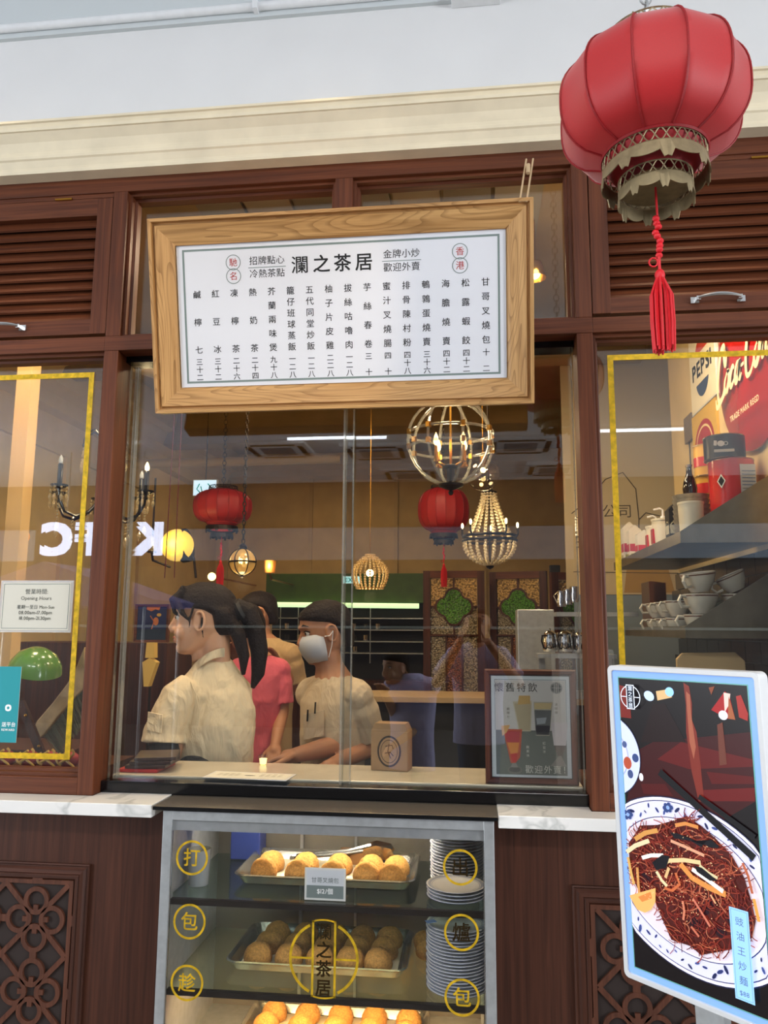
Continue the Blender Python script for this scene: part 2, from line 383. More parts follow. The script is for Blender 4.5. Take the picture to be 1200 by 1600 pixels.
structure('trim_11', MB().box(-4, XL0, 0.0, 0.10, 1.0, 1.05), WX, bevel=0.002)
structure('trim_12', MB().box(XR1, 4, 0.0, 0.10, 1.0, 1.05), WX, bevel=0.002)
# outer posts beyond the frame so that the front goes on
structure('trim_13', MB().box(-2.55, -2.50, 0, 0.10, 1.0, 2.957), WZ, bevel=0.002)
structure('trim_14', MB().box(1.70, 1.75, 0, 0.10, 1.0, 2.957), WZ, bevel=0.002)
structure('wall_left', MB().box(-4, -2.55, 0.01, 0.09, 0.0, 3.0), WZ)
structure('wall_right', MB().box(1.75, 4, 0.01, 0.09, 0.0, 3.0), WZ)
# dado below the marble
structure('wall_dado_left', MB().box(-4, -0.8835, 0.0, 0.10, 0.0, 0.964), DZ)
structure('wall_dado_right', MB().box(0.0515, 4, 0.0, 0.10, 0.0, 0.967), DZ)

# windows ---------------------------------------------------------
def beads(parent, x0, x1, z0, z1, y0=0.02, steps=((0.012, 0.02), (0.020, 0.045)), name='glazing_bead'):
    for sd in ('top', 'left', 'right', 'bottom'):
        w1, w2 = 0.010, 0.018
        pr = [(0, 0.018), (-w1, 0.018), (-w1, 0.040), (-w2, 0.044), (-w2, GY), (0, GY)]
        moulding(x0, x1, z0, z1, pr, sd).build(name, WX if sd in ('top', 'bottom') else WZ, parent)
def pane(parent, x0, x1, z0, z1, y=GY, t=0.005, mat=GLASS, name='glass_pane'):
    return MB().box(x0, x1, y, y+t, z0, z1).build(name, mat, parent)
w1 = tag(empty('window_1'), kind='structure'); beads(w1, -2.50, XL0, 1.05, 2.396); pane(w1, -2.49, XL0-0.01, 1.06, 2.386)
w2 = tag(empty('window_2'), kind='structure'); beads(w2, XR1, 1.70, 1.05, 2.396); pane(w2, XR1+0.01, 1.69, 1.06, 2.386)
w3 = tag(empty('window_3'), kind='structure'); beads(w3, XL1, -0.4305, 2.4455, 2.957); pane(w3, XL1+.01, -0.4405, 2.4555, 2.947)
w4 = tag(empty('window_4'), kind='structure'); beads(w4, -0.3725, XR0, 2.4455, 2.957); pane(w4, -0.3625, XR0-.01, 2.4555, 2.947)
# gold foil bands on the two picture windows
gy = GY-0.0012
for wv, (bx, bz0, bz1, dirx, far) in ((w1, (-1.2585, 1.089, 2.350, -1, -2.43)), (w2, (0.4270, 1.11, 2.349, 1, 1.62))):
    t_ = 0.0175
    MB().box(min(bx, far), max(bx, far), gy, gy+0.0008, bz1-t_, bz1).build('gold_foil_band', GOLD, wv)
    MB().box(min(bx, far), max(bx, far), gy, gy+0.0008, bz0, bz0+t_).build('gold_foil_band', GOLD, wv)
    MB().box(min(bx, bx+dirx*t_), max(bx, bx+dirx*t_), gy, gy+0.0008, bz0+t_, bz1-t_).build('gold_foil_band', GOLD, wv)
    MB().box(min(far, far-dirx*t_), max(far, far-dirx*t_), gy, gy+0.0008, bz0+t_, bz1-t_).build('gold_foil_band', GOLD, wv)
# service window: black tracks, two sliding glass panels with acrylic edge strips
w5 = tag(empty('window_5'), kind='structure')
MB().box(XL1, XR0, 0.050, 0.125, 1.0, 1.034).build('bottom_track', BLACK, w5, bevel=0.002)
MB().box(XL1, XR0, 0.060, 0.125, 2.3745, 2.396).build('top_track', BLACK, w5)
for (x0, x1, y, hx) in ((XL1+0.002, -0.372, 0.092, -1.1075), (-0.402, XR0-0.002, 0.108, None)):
    pane(w5, x0, x1, 1.030, 2.378, y, 0.006, GLASS, 'sliding_pane')
    for ex in (x0, x1-0.004): MB().box(ex, ex+0.004, y-0.002, y+0.008, 1.034, 2.374).build('edge_strip', ACRYLIC, w5)
g = MB(); hx = -1.1115
g.box(hx, hx+0.003, 0.070, 0.086, 1.036, 2.362); g.box(hx+0.009, hx+0.012, 0.070, 0.086, 1.036, 2.362); g.box(hx, hx+0.012, 0.086, 0.090, 1.036, 2.362)
g.build('acrylic_pull', ACRYLIC, w5)
MB().box(-0.406, -0.400, 0.084, 0.091, 1.036, 2.372).build('acrylic_pull', ACRYLIC, w5)

# louvred shutters --------------------------------------------------
def shutter(x0, x1, label, hx, hingex, seed):
    rnd = random.Random(seed)
    z0, z1 = 2.4575, 2.9400
    t = empty('louvred_shutter', ((x0+x1)/2, 0.0, z0), label=label, cat='shutter', group='louvred shutters above the side windows')
    def b(n, m, mt, **k): return m.build(n, mt, t, world=True, **k)
    sw = 0.055
    zz1 = 2.508; zz2 = 2.878
    b('stile', MB().box(x0, x0+sw, 0.004, 0.040, z0, z1), WZ, bevel=0.0015); b('stile', MB().box(x1-sw, x1, 0.004, 0.040, z0, z1), WZ, bevel=0.0015)
    b('rail', MB().box(x0+sw, x1-sw, 0.005, 0.040, z0, zz1), WX); b('rail', MB().box(x0+sw, x1-sw, 0.005, 0.040, zz2, z1), WX)
    n = 10; p = (zz2-zz1)/n
    for i in range(n):
        zc = zz1+(i+0.5)*p
        M = T((x0+x1)/2, 0.024, zc) @ RX(rad(57+rnd.uniform(-2, 2)))
        MB().box(-(x1-x0)/2+sw, (x1-x0)/2-sw, -0.0235, 0.0235, -0.004, 0.004, M).build('slat', WX, t, world=True)
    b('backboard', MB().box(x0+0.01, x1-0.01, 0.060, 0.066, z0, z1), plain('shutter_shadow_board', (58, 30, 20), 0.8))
    hd = MB()
    for s_ in (-1, 1):
        hd.box(hx+s_*0.067-0.012, hx+s_*0.067+0.012, -0.003, 0.005, 2.476, 2.495); hd.box(hx+s_*0.060-0.006, hx+s_*0.060+0.006, -0.020, -0.003, 2.480, 2.492)
    pts = [(hx+k*0.062/6, -0.020-0.006*(1-(k/6)**2), 2.486+0.006*(1-(k/6)**2)) for k in range(-6, 7)]
    hd.tube(pts, [0.004+0.003*(1-(k/6)**2) for k in range(-6, 7)], 8)
    hd.build('handle', CHROME, t, world=True, smooth=True)
    b('hinge', MB().box(hingex-0.03, hingex+0.03, -0.001, 0.012, z1-0.001, z1+0.005), BRASS)
    # fillet above the shutter
    b('top_fillet', MB().box(x0, x1, 0.006, 0.05, z1+0.002, 2.957), WX)
    return t
shutter(-2.50, XL0-0.003, 'left louvred wooden shutter above the window with the green lamp', -1.548, -1.37, 1)
shutter(XR1+0.003, 1.30, 'right louvred wooden shutter behind the big red lantern', 0.744, 0.9, 2)

# marble sills
tag(MB().prism([(-2.6, -0.094), (-0.914, -0.094), (-0.914, 0.055), (-1.140, 0.055), (-1.140, 0.0), (-2.6, 0.0)], 0.965, 1.0, plane='xy').build('marble_sill', MARBLE, bevel=0.002),
    'white veined marble sill left of the bun display case', 'sill', 'marble sills')
tag(MB().prism([(0.0625, -0.086), (2.0, -0.086), (2.0, 0.0), (0.323, 0.0), (0.323, 0.055), (0.0625, 0.055)], 0.967, 1.0, plane='xy').build('marble_sill', MARBLE, bevel=0.002),
    'white veined marble sill right of the bun display case', 'sill', 'marble sills')
# neutral counter block under the tracks between the sills
structure('trim_15', MB().box(-1.14, 0.323, 0.056, 0.125, 0.90, 0.9995), BLACKM)

# carved lattice panels ----------------------------------------------
LATW = wood('lattice_wood', 'z', (72, 42, 30), (98, 58, 42))
def carved(x0, x1, z0, z1, cx, cz, P, label):
    t = empty('carved_panel', ((x0+x1)/2, 0.0, z0), label=label, cat='carved panel', group='carved lattice panels below the sills')
    pr = [(0.047, -0.0004), (0.047, -0.008), (0.043, -0.010), (0.040, -0.006), (0.036, -0.006), (0.030, -0.012), (0.020, -0.013), (0.016, -0.008), (0.012, -0.011), (0.006, -0.011), (0.0, -0.004), (0.0, -0.0004)]
    for sd in ('top', 'left', 'right', 'bottom'):
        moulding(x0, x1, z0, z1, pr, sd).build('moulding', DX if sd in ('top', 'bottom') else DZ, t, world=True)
    MB().box(x0, x1, -0.0012, -0.0004, z0, z1).build('backing_board', plain('lattice_backing', (40, 27, 22), 0.8), t, world=True)
    m = MB(); y0, y1 = -0.0095, -0.0015
    a, ri, ro = P*0.262, P*0.134, P*0.200
    def clip_ok(x, z, r): return x0 < x < x1 and z0-r < z < z1+r
    nx = int((x1-x0)/P)+2; nz = int((z1-z0)/P)+2
    def seg(ax, az, bx, bz, w, k=0.0):
        # straight strap clipped to the panel
        for _ in (0,):
            ins = []
            n = 8
            for i in range(n+1):
                u = i/n; x = ax+(bx-ax)*u; z = az+(bz-az)*u
                if x0 <= x <= x1 and z0 <= z <= z1: ins.append((x, z))
            if len(ins) >= 2:
                (px, pz), (qx, qz) = ins[0], ins[-1]; d = Vector((qx-px, qz-pz)); L_ = d.length
                if L_ < 1e-6: continue
                d.normalize(); n2 = Vector((-d.y, d.x))*w/2
                m.prism([(px+n2.x, pz+n2.y), (qx+n2.x, qz+n2.y), (qx-n2.x, qz-n2.y), (px-n2.x, pz-n2.y)], y0+k, y1)
    def arc(c, z, r0, r1, a0=0, a1=2*PI, k=0.0, n=28):
        # ring cut at the panel border
        run = []
        for i in range(n+1):
            an = a0+(a1-a0)*i/n; x, zz = c+r1*math.cos(an), z+r1*math.sin(an)
            if x0-0.002 <= x <= x1+0.002 and z0-0.002 <= zz <= z1+0.002: run.append(i)
            else:
                if len(run) > 1: m.ring2d(c, z, r0, r1, y0+k, y1, n=run[-1]-run[0], a0=a0+(a1-a0)*run[0]/n, a1=a0+(a1-a0)*run[-1]/n-1e-5)
                run = []
        if len(run) > 1: m.ring2d(c, z, r0, r1, y0+k, y1, n=run[-1]-run[0], a0=a0+(a1-a0)*run[0]/n, a1=a0+(a1-a0)*run[-1]/n-1e-5)
    for i in range(-nx, nx+1):
        for j in range(-nz, nz+1):
            X, Z = cx+i*P, cz+j*P
            if not (x0-P*0.6 < X < x1+P*0.6 and z0-P*0.6 < Z < z1+P*0.6): continue
            for q in range(4):
                an = PI/2*q; dx, dz = math.cos(an), math.sin(an); rx_, rz_ = X+dx*a, Z+dz*a
                if x0-ro < rx_ < x1+ro and z0-ro < rz_ < z1+ro:
                    arc(rx_, rz_, ri, ro)
                # concave diamond outline: arcs between the tips
                tip = P*0.165; t2 = (X+dx*tip, Z+dz*tip)
                if x0+0.005 < t2[0] < x1-0.005 and z0+0.005 < t2[1] < z1-0.005:
                    s_ = P*0.036
                    m.box(t2[0]-s_, t2[0]+s_, y0+0.0004, y1, t2[1]-s_, t2[1]+s_)
                l2 = (X+dx*P*0.49, Z+dz*P*0.49); s_ = P*0.05
                if q < 2 and x0+.02 < l2[0] < x1-.02 and z0+.02 < l2[1] < z1-.02: m.box(l2[0]-s_, l2[0]+s_, y0+0.0010, y1, l2[1]-s_, l2[1]+s_)
                # cross straps at the cell corners
                c2 = (X+P/2, Z+P/2)
                if q == 0:
                    h = P*0.33
                    seg(c2[0]-h, c2[1]-h, c2[0]+h, c2[1]+h, P*0.072, 0.0006); seg(c2[0]-h, c2[1]+h, c2[0]+h, c2[1]-h, P*0.072, 0.0008)
    m.build('lattice', LATW, t, world=True)
    b2 = MB(); e = 0.012
    b2.box(x0, x1, y0+0.001, y1, z1-e, z1); b2.box(x0, x1, y0+0.001, y1, z0, z0+e); b2.box(x0, x0+e, y0+0.001, y1, z0+e, z1-e); b2.box(x1-e, x1, y0+0.001, y1, z0+e, z1-e)
    b2.build('lattice_border', LATW, t, world=True)
carved(-2.05, -1.178, 0.10, 0.7595, -1.2905, 0.649, 0.1975, 'left carved lattice panel in the wooden dado, by the display case')
carved(0.309, 1.20, 0.10, 0.7585, 0.309+0.115, 0.649, 0.1975, 'right carved lattice panel, half hidden by the backlit menu screen')

# pipe and socket box on the white wall
t = empty('cable_conduit', (-1, -0.04, 3.55), label='white painted conduit pipe along the top of the white wall', cat='pipe')
MB().tube([(-4, -0.055, 3.565), (4, -0.055, 3.565)], 0.014, 12).build('pipe', PIPE, t, world=True, smooth=True)
for x in (-2.6, -0.70, 1.2):
    MB().box(x-0.008, x+0.008, -0.075, -0.03, 3.545, 3.585).build('pipe_clip', PIPE, t, world=True, bevel=0.001)
MB().box(-4, 4, -0.045, -0.03, 3.535, 3.80).build('backing_strip', plain('ceiling_edge_paint', (200, 206, 208), 0.7), t, world=True)
p0, p1 = at(705, 14, -0.07), at(783, 8, -0.07)
t = empty('junction_box', ((p0.x+p1.x)/2, -0.03, 3.52), label='white socket box on the wall at the top edge of the photo', cat='junction box')
MB().box(p0.x, p1.x, -0.075, -0.03, 3.517, 3.548).build('box', PIPE, t, world=True, bevel=0.003)
for k in range(3):
    MB().lathe([(0.010, 0), (0.010, 0.002), (0.007, 0.002), (0.007, 0.0)], n=16, M=T(p0.x+0.028+k*0.035, -0.0755, 3.536) @ RX(PI/2)).build('knockout', PIPE, t, world=True)

# ================================================================ THE SIGN BOARD
yt, yb, zt, zb = -0.187, -0.055, 2.734, 2.172
H = math.hypot(zt-zb, yt-yb); W = 1.169; tilt = math.atan2(yb-yt, zt-zb)
sg = empty('menu_sign', (-0.3955, yb, zb), (tilt, 0, 0), 'oak-framed white menu board with black lettering hung over the service window', 'sign')
b_, c_ = 0.004, 0.078      # frame profile: outer lip, sloped face down to the board
ix0, ix1, iz0, iz1 = -W/2+0.079, W/2-0.079, 0.070, H-0.072
prof = [(0.0, 0.012), (0.0, 0.016), (0.012, 0.010), (0.058, -0.006), (0.062, 0.004), (0.067, 0.004), (0.069, -0.010), (0.079, -0.010), (0.079, 0.050), (0.0, 0.050)]
prof = [(d, y+0.008) for d, y in prof]
for sd in ('top', 'bottom', 'left', 'right'):
    moulding(ix0, ix1, iz0, iz1, prof, sd).build('frame_rail', OX if sd in ('top', 'bottom') else OZ, sg)
MB().box(ix0-0.01, ix1+0.01, 0.026, 0.040, iz0-0.01, iz1+0.01).build('board', PAPER, sg)
INK, GRY, RED = (28, 28, 30), (120, 134, 130), (176, 60, 52)
bw, bh = ix1-ix0, iz1-iz0
# measured layout, in fractions of the board (u from the left, v from the top)
def bp(u, v): return (ix0+u*bw, iz1-v*bh)
a = Art(0.00008)
e = 0.0125; th = 0.0062
(xa, za), (xb, zb_) = bp(0.018, 0.030), bp(0.982, 0.972)
for r in ((xa, xb, za-th, za), (xa, xb, zb_, zb_+th), (xa, xa+th, zb_, za), (xb-th, xb, zb_, za)): a.rect(*r, GRY)
o = a.build('border_line', PRINT, sg, T(0, 0.0256, 0))
def chars(art, s_, u, v0, v1, size, col=INK, bold=0.004, nm='dish_character'):
    n = len(s_)
    for i, ch in enumerate(s_):
        v = v0+(v1-v0)*(i/(n-1) if n > 1 else 0.5); x, z = bp(u, v)
        if art is None:
            q = Art(0.00008); q.h = 0.0002; q.text(ch, x, z-size*0.38, size, col, bold); q.build(nm, PRINT, sg, T(0, 0.0256, 0))
        else: art.h -= art.step; art.text(ch, x, z-size*0.38, size, col, bold)
dishes = [('鹹檸七', '三十二'), ('紅豆冰', '三十二'), ('凍檸茶', '二十六'), ('熱奶茶', '二十四'), ('芥蘭兩味煲', '九十八'), ('籠仔班球蒸飯', '一二八'), ('五代同堂炒飯', '一二八'),
          ('柚子片皮雞', '二二八'), ('拔絲咕嚕肉', '一二八'), ('芋絲春卷', '三十'), ('蜜汁叉燒腸', '四十'), ('排骨陳村粉', '四十八'), ('鵪鶉蛋燒賣', '三十六'), ('海膽燒賣', '四十二'), ('松露蝦餃', '四十二'), ('甘哥叉燒包', '十二')]
for i, (d, p_) in enumerate(dishes):
    u = 0.060+i*(0.940-0.060)/15
    chars(None, d, u, 0.345, 0.735, 0.0255)
    chars(None, p_, u, 0.820, 0.930, 0.0225, nm='price_character')
a = Art(0.00008); a.h = 0.0002
for ch, u in zip('澜之茶居', (0.385, 0.451, 0.515, 0.580)):
    x, z = bp(u, 0.170); a.h -= a.step; a.text({'澜': '瀾'}.get(ch, ch), x, z-0.021, 0.055, INK, 0.008 if ch == '澜' else 0.014)
a.build('title_lettering', PRINT, sg, T(0, 0.0256, 0))
a = Art(0.00008); a.h = 0.0002
for t_, u0, v in (('招牌點心', 0.283, 0.132), ('冷熱茶點', 0.283, 0.222), ('金牌小炒', 0.693, 0.132), ('歡迎外賣', 0.693, 0.222)):
    x, z = bp(u0, v); a = Art(0.00008); a.h = 0.0002; a.text(t_, x, z-0.0085, 0.0275, INK, 0.0); a.build('subtitle_lettering', PRINT, sg, T(0, 0.0256, 0))
for u0 in (0.283, 0.693):
    x, z = bp(u0, 0.176); a = Art(0.00008); a.h = 0.0002; a.rect(x-0.059, x+0.059, z-0.001, z+0.001, GRY); a.build('subtitle_rule', PRINT, sg, T(0, 0.0256, 0))
for u0, tx in ((0.178, '馳名'), (0.866, '香港')):
    a = Art(0.00008); a.h = 0.0002
    for ch, v in zip(tx, (0.133, 0.228)):
        x, z = bp(u0, v); a.ring(x, z, 0.0225, 0.0022, GRY); a.text(ch, x, z-0.0095, 0.0265, RED, 0.0)
    a.build('red_seal_lettering', PRINT, sg, T(0, 0.0256, 0))
# hanging straps from the header rail to the top corners
for x, nm in ((0.555, 'hanger'), (-0.02, 'hanger')):
    top = Vector((x+0.02, 0.19 if nm else 0, H+0.105))
    m = MB()
    if x > 0.3:
        for dx in (-0.010, 0.010): m.tube([(x+dx, -0.0, H-0.005), (x+0.026+dx, 0.085, H+0.145)], 0.0028, 6)
        m.box(x-0.014, x+0.014, 0.0, 0.05, H-0.004, H+0.006)
        m.tube([(x+0.018, 0.045, H+0.09), (x+0.02, 0.06, H+0.12)], 0.006, 8)
        m.build('hanging_strap', plain('pale_strap', (196, 168, 130), 0.6), sg)
    else:
        m.tube([(x, 0.02, H), (x, 0.11, H+0.02)], 0.006, 8); m.build('wall_bolt', STEEL, sg)

# ================================================================ BIG RED LANTERN
SILK = plain('red_silk', (182, 13, 20), 0.55, noise=0.06, nscale=400, coat=0.0)
b = SILK.node_tree.nodes['Principled BSDF']; b.inputs['Sheen Weight'].default_value = 0.3; b.inputs['Transmission Weight'].default_value = 0.0
SEAM = plain('red_braid', (150, 12, 20), 0.6, noise=0.2, nscale=300)
TASSEL = plain('red_tassel_silk', (214, 20, 34), 0.5)
def lantern(name, loc, R_, Hh, label, n=12, silk=SILK, detail=True, group=None, tassel=True, gild=None, chain=0.6):
    gild = gild or DARKGOLD
    t = empty(name, loc, label=label, cat='lantern', group=group)
    rt, rb = R_*0.50, R_*0.545
    def rad_at(u):        # u 0 bottom .. 1 top
        a_ = (u-0.5)*2; c = (1-abs(a_)**2.6)**0.62 if abs(a_) < 1 else 0
        r0 = rb if a_ < 0 else rt
        return r0+(R_-r0)*c
    m = MB(); k = 18; sub = 6; V = []; F = []; N_ = n*sub
    for i in range(k+1):
        u = i/k; r = rad_at(u); z = Hh*(u-0.5)
        for j in range(N_):
            a_ = 2*PI*j/N_+0.13; w_ = (j % sub)/sub*2*PI/n; sag = math.cos(PI/n)/math.cos(w_-PI/n)
            q = 1-(1-sag)*(1.6*math.sin(PI*u)**0.5)
            V.append((r*q*math.cos(a_), r*q*math.sin(a_), z))
    for i in range(k):
        for j in range(N_): F.append((i*N_+j, i*N_+(j+1) % N_, (i+1)*N_+(j+1) % N_, (i+1)*N_+j))
    m.add(V, F); o = m.build('silk_body', silk, t, smooth=True)
    m = MB()
    for j in range(n):
        a_ = 2*PI*j/n+0.13
        m.tube([((rad_at(i/k)+0.001)*math.cos(a_), (rad_at(i/k)+0.001)*math.sin(a_), Hh*(i/k-0.5)) for i in range(k+1)], R_*0.013, 5)
    for r, z in ((rb, -Hh/2), (rt, Hh/2)): m.tube([(r*1.01*math.cos(a_*PI/24), r*1.01*math.sin(a_*PI/24), z) for a_ in range(48)], R_*0.022, 5, closed=True)
    m.build('seam_braid', SEAM, t, smooth=True)
    def collar(r, z0, h, nm, nl=30):
        c = MB(); c.tube([(r*math.cos(a_*PI/24), r*math.sin(a_*PI/24), z0) for a_ in range(48)], R_*0.010, 4, closed=True)
        c.tube([(r*math.cos(a_*PI/24), r*math.sin(a_*PI/24), z0-h*0.45) for a_ in range(48)], R_*0.010, 4, closed=True)
        if detail:
            for j in range(nl):                     # pierced scale lattice
                for q in (0, 1):
                    P_ = []
                    for s_ in range(7):
                        u = s_/6; a_ = 2*PI*(j+(u if q == 0 else 1-u))/nl; P_.append((r*math.cos(a_), r*math.sin(a_), z0-h*0.45*(0.5-0.5*math.cos(PI*u*1.0))))
                    c.tube(P_, R_*0.007, 4)
        o1 = c.build(nm+'_lattice', gild, t)
        f = MB(); ns = 8                            # scalloped swag fringe
        V = []; F = []; N2 = 96
        for j in range(N2):
            a_ = 2*PI*j/N2; ph = (j % (N2//ns))/(N2/ns); d = h*(0.30+0.22*math.sin(PI*ph)) + (h*0.34 if ph < 0.12 or ph > 0.90 else 0)
            V += [(r*1.01*math.cos(a_), r*1.01*math.sin(a_), z0-h*0.45), (r*1.05*math.cos(a_), r*1.05*math.sin(a_), z0-h*0.45-d), (r*1.03*math.cos(a_), r*1.03*math.sin(a_), z0-h*0.45-d), (r*0.99*math.cos(a_), r*0.99*math.sin(a_), z0-h*0.45)]
        for j in range(N2):
            j2 = (j+1) % N2
            for q in range(4): F.append((4*j+q, 4*j2+q, 4*j2+(q+1) % 4, 4*j+(q+1) % 4))
        f.add(V, F); f.build(nm+'_fringe', gild, t)
    collar(rb*0.99, -Hh/2-0.002, R_*0.30, 'upper_collar'); 
    collar(rb*0.70, -Hh/2-R_*0.27, R_*0.28, 'lower_collar', 22)
    MB().lathe([(rb*0.98, -Hh/2-R_*0.04), (rb*0.70, -Hh/2-R_*0.27), (rb*0.69, -Hh/2-R_*0.27), (rb*0.96, -Hh/2-R_*0.03)], n=36, closed=True).build('inner_silk', SEAM, t, smooth=True)
    MB().lathe([(rb*0.69, -Hh/2-R_*0.36), (0.0, -Hh/2-R_*0.34)], n=30).build('base_plate', gild, t, smooth=True)
    collar2 = MB(); zt_ = Hh/2
    for r, z in ((rt*1.0, zt_+0.004), (rt*0.96, zt_+R_*0.16)): collar2.tube([(r*math.cos(a_*PI/24), r*math.sin(a_*PI/24), z) for a_ in range(48)], R_*0.012, 4, closed=True)
    for j in range(26):
        for q in (1, -1):
            collar2.tube([(rt*(1-0.04*u)*math.cos(2*PI*(j+q*u)/26), rt*(1-0.04*u)*math.sin(2*PI*(j+q*u)/26), zt_+0.004+(R_*0.16-0.004)*u) for u in (0, 0.25, 0.5, 0.75, 1)], R_*0.008, 4)
    for q in range(3): a_ = PI*q/3; collar2.tube([(rt*math.cos(a_), rt*math.sin(a_), zt_+R_*0.16), (-rt*math.cos(a_), -rt*math.sin(a_), zt_+R_*0.16)], R_*0.010, 5)
    collar2.build('top_collar', gild, t)
    ch = MB(); z = zt_+R_*0.16
    ch.tube([(0, 0, z), (0, 0, z+R_*0.18)], R_*0.012, 6); z += R_*0.16; q = 0; ln = R_*0.15
    while z < zt_+chain:
        P_ = [(math.cos(a_*PI/6)*ln*0.42*(q % 2 == 0), math.cos(a_*PI/6)*ln*0.42*(q % 2 == 1), z+ln*0.6+math.sin(a_*PI/6)*ln*0.62) for a_ in range(12)]
        ch.tube(P_, R_*0.014, 5, closed=True); z += ln*0.98; q += 1
    ch.build('hanging_chain', STEEL if detail else DARKMETAL, t, smooth=True)
    if tassel:
        tz = -Hh/2-R_*0.30; c = MB(); c.tube([(0, 0, tz), (0.001, 0, tz-R_*0.42)], R_*0.012, 6)
        rnd = random.Random(3)
        for q in range(9): zz = tz-R_*0.42-q*R_*0.052; c.sphere((rnd.uniform(-1, 1)*R_*0.02, rnd.uniform(-1, 1)*R_*0.02, zz), (R_*0.040, R_*0.034, R_*0.036), 7, 5)
        c.tube([(-R_*0.02+math.cos(a_*PI/5)*R_*0.045-R_*0.04, 0, tz-R_*0.92+math.sin(a_*PI/5)*R_*0.05) for a_ in range(10)], R_*0.010, 5, closed=True)
        c.tube([(0, 0, tz-R_*0.86), (0, 0, tz-R_*1.05)], R_*0.016, 6)
        c.sphere((0, 0, tz-R_*1.07), (R_*0.055, R_*0.055, R_*0.07), 10, 6)
        c.build('knotted_cord', TASSEL, t, smooth=True)
        c = MB()
        for q in range(46):
            a_ = rnd.uniform(0, 2*PI); r1 = R_*0.13*math.sqrt(rnd.random()); z1 = tz-R_*(1.90+rnd.uniform(-0.03, 0.03))
            c.tube([(R_*0.035*math.cos(a_), R_*0.035*math.sin(a_), tz-R_*1.10), (r1*0.95*math.cos(a_), r1*0.95*math.sin(a_), tz-R_*1.30), (r1*math.cos(a_), r1*math.sin(a_), tz-R_*1.6), (r1*0.9*math.cos(a_), r1*0.9*math.sin(a_), z1)], R_*0.011, 4)
        c.build('tassel', TASSEL, t)
    return t
lantern('red_lantern', (0.378, -0.8, 2.572), 0.187, 0.235, 'large red silk lantern with gilt fringes and a tassel, hanging before the shop front', chain=1.05)
# ================================================================ HEATED BUN DISPLAY CASE
KX0, KX1, KF, KB = -0.8805, 0.0505, -0.09, 0.395
case = empty('display_case', ((KX0+KX1)/2, 0.15, 0.0), label='steel-framed glass display case of buns built in under the service window', cat='display case')
def kb(n, m, mt, **k): return m.build(n, mt, case, world=True, **k)
fw_ = 0.0275
kb('frame_post', MB().box(KX0, KX0+fw_, KF, KF+0.03, 0.0, 0.985), STEEL, bevel=0.001)
kb('frame_post', MB().box(KX1-fw_, KX1, KF, KF+0.03, 0.0, 0.985), STEEL, bevel=0.001)
kb('frame_rail', MB().box(KX0+fw_, KX1-fw_, KF, KF+0.03, 0.9605, 0.985), STEEL, bevel=0.001)
kb('frame_rail', MB().box(KX0+fw_, KX1-fw_, KF, KF+0.03, 0.0, 0.12), STEEL, bevel=0.001)
kb('door_header', MB().box(KX0+fw_, KX1-fw_, KF+0.008, KF+0.03, 0.932, 0.9605), STEEL)
door = kb('glass_door', MB().box(KX0+fw_+0.001, KX1-fw_-0.001, KF, KF+0.005, 0.121, 0.9595), CLEAR)
MB().box(KX0+fw_+0.001, KX0+fw_+0.003, KF-0.0006, KF+0.0055, 0.121, 0.932).build('edge_trim', CHROME, case).location = (-case.location.x, -case.location.y, 0)
MB().box(KX1-fw_-0.003, KX1-fw_-0.001, KF-0.0006, KF+0.0055, 0.121, 0.932).build('edge_trim', CHROME, case).location = (-case.location.x, -case.location.y, 0)
kb('top_slab', MB().box(-0.9085, 0.0620, -0.100, 0.050, 0.9895, 0.9985), plain('polished_steel_top', (118, 110, 100), 0.22, 0.35), bevel=0.0015)
kb('top_slab_edge', MB().box(-0.9080, 0.0615, -0.1008, -0.0975, 0.9885, 0.9980), BLACK)
kb('side_wall', MB().box(KX0, KX0+0.012, KF+0.03, KB, 0.0, 0.985), STEEL); kb('side_wall', MB().box(KX1-0.012, KX1, KF+0.03, KB, 0.0, 0.985), STEEL)
kb('ceiling_panel', MB().box(KX0+0.012, KX1-0.012, KF+0.03, KB, 0.968, 0.985), STEEL)
kb('floor_panel', MB().box(KX0+0.012, KX1-0.012, KF+0.03, KB, 0.260, 0.272), STEEL)
for x0, x1, y in ((KX0+0.012, -0.39, KB-0.012), (-0.43, KX1-0.012, KB-0.004)):
    kb('sliding_back_door', MB().box(x0, x1, y, y+0.004, 0.272, 0.955), plain('back_door_panel', (136, 130, 118), 0.25, 0.2, noise=0.15, nscale=5))
kb('back_door_stile', MB().box(-0.400, -0.392, KB-0.016, KB-0.010, 0.272, 0.955), STEEL)
for z in (0.746, 0.511):
    kb('glass_shelf', MB().box(KX0+0.014, KX1-0.014, -0.0615, KB-0.02, z-0.007, z), glass('shelf_glass', (225, 238, 234), 0.08))
    kb('shelf_edge', MB().box(KX0+0.014, KX1-0.014, -0.076, -0.062, z-0.0145, z+0.0008), DARKMETAL)
for x in (KX0+0.30, KX1-0.04):
    kb('shelf_upright', MB().box(x, x+0.010, KB-0.035, KB-0.022, 0.272, 0.96), STEEL)
LED = plain('warm_led_strip', (255, 214, 150), 0.5, emit=9.0)
kb('light_strip', MB().box(KX0+0.05, KX1-0.05, 0.00, 0.018, 0.958, 0.968), LED)
kb('light_strip', MB().box(KX0+0.05, KX1-0.05, -0.070, -0.064, 0.4995, 0.5025), LED)
l = light('case_light_top', 'AREA', (-0.41, 0.12, 0.955), (-0.41, 0.12, 0), 9.5, (1.0, 0.88, 0.68), shape='RECTANGLE', size=0.8, size_y=0.04)
l = light('case_light_bottom', 'AREA', (-0.41, 0.08, 0.498), (-0.41, 0.12, 0), 5.5, (1.0, 0.62, 0.25), shape='RECTANGLE', size=0.8, size_y=0.04)
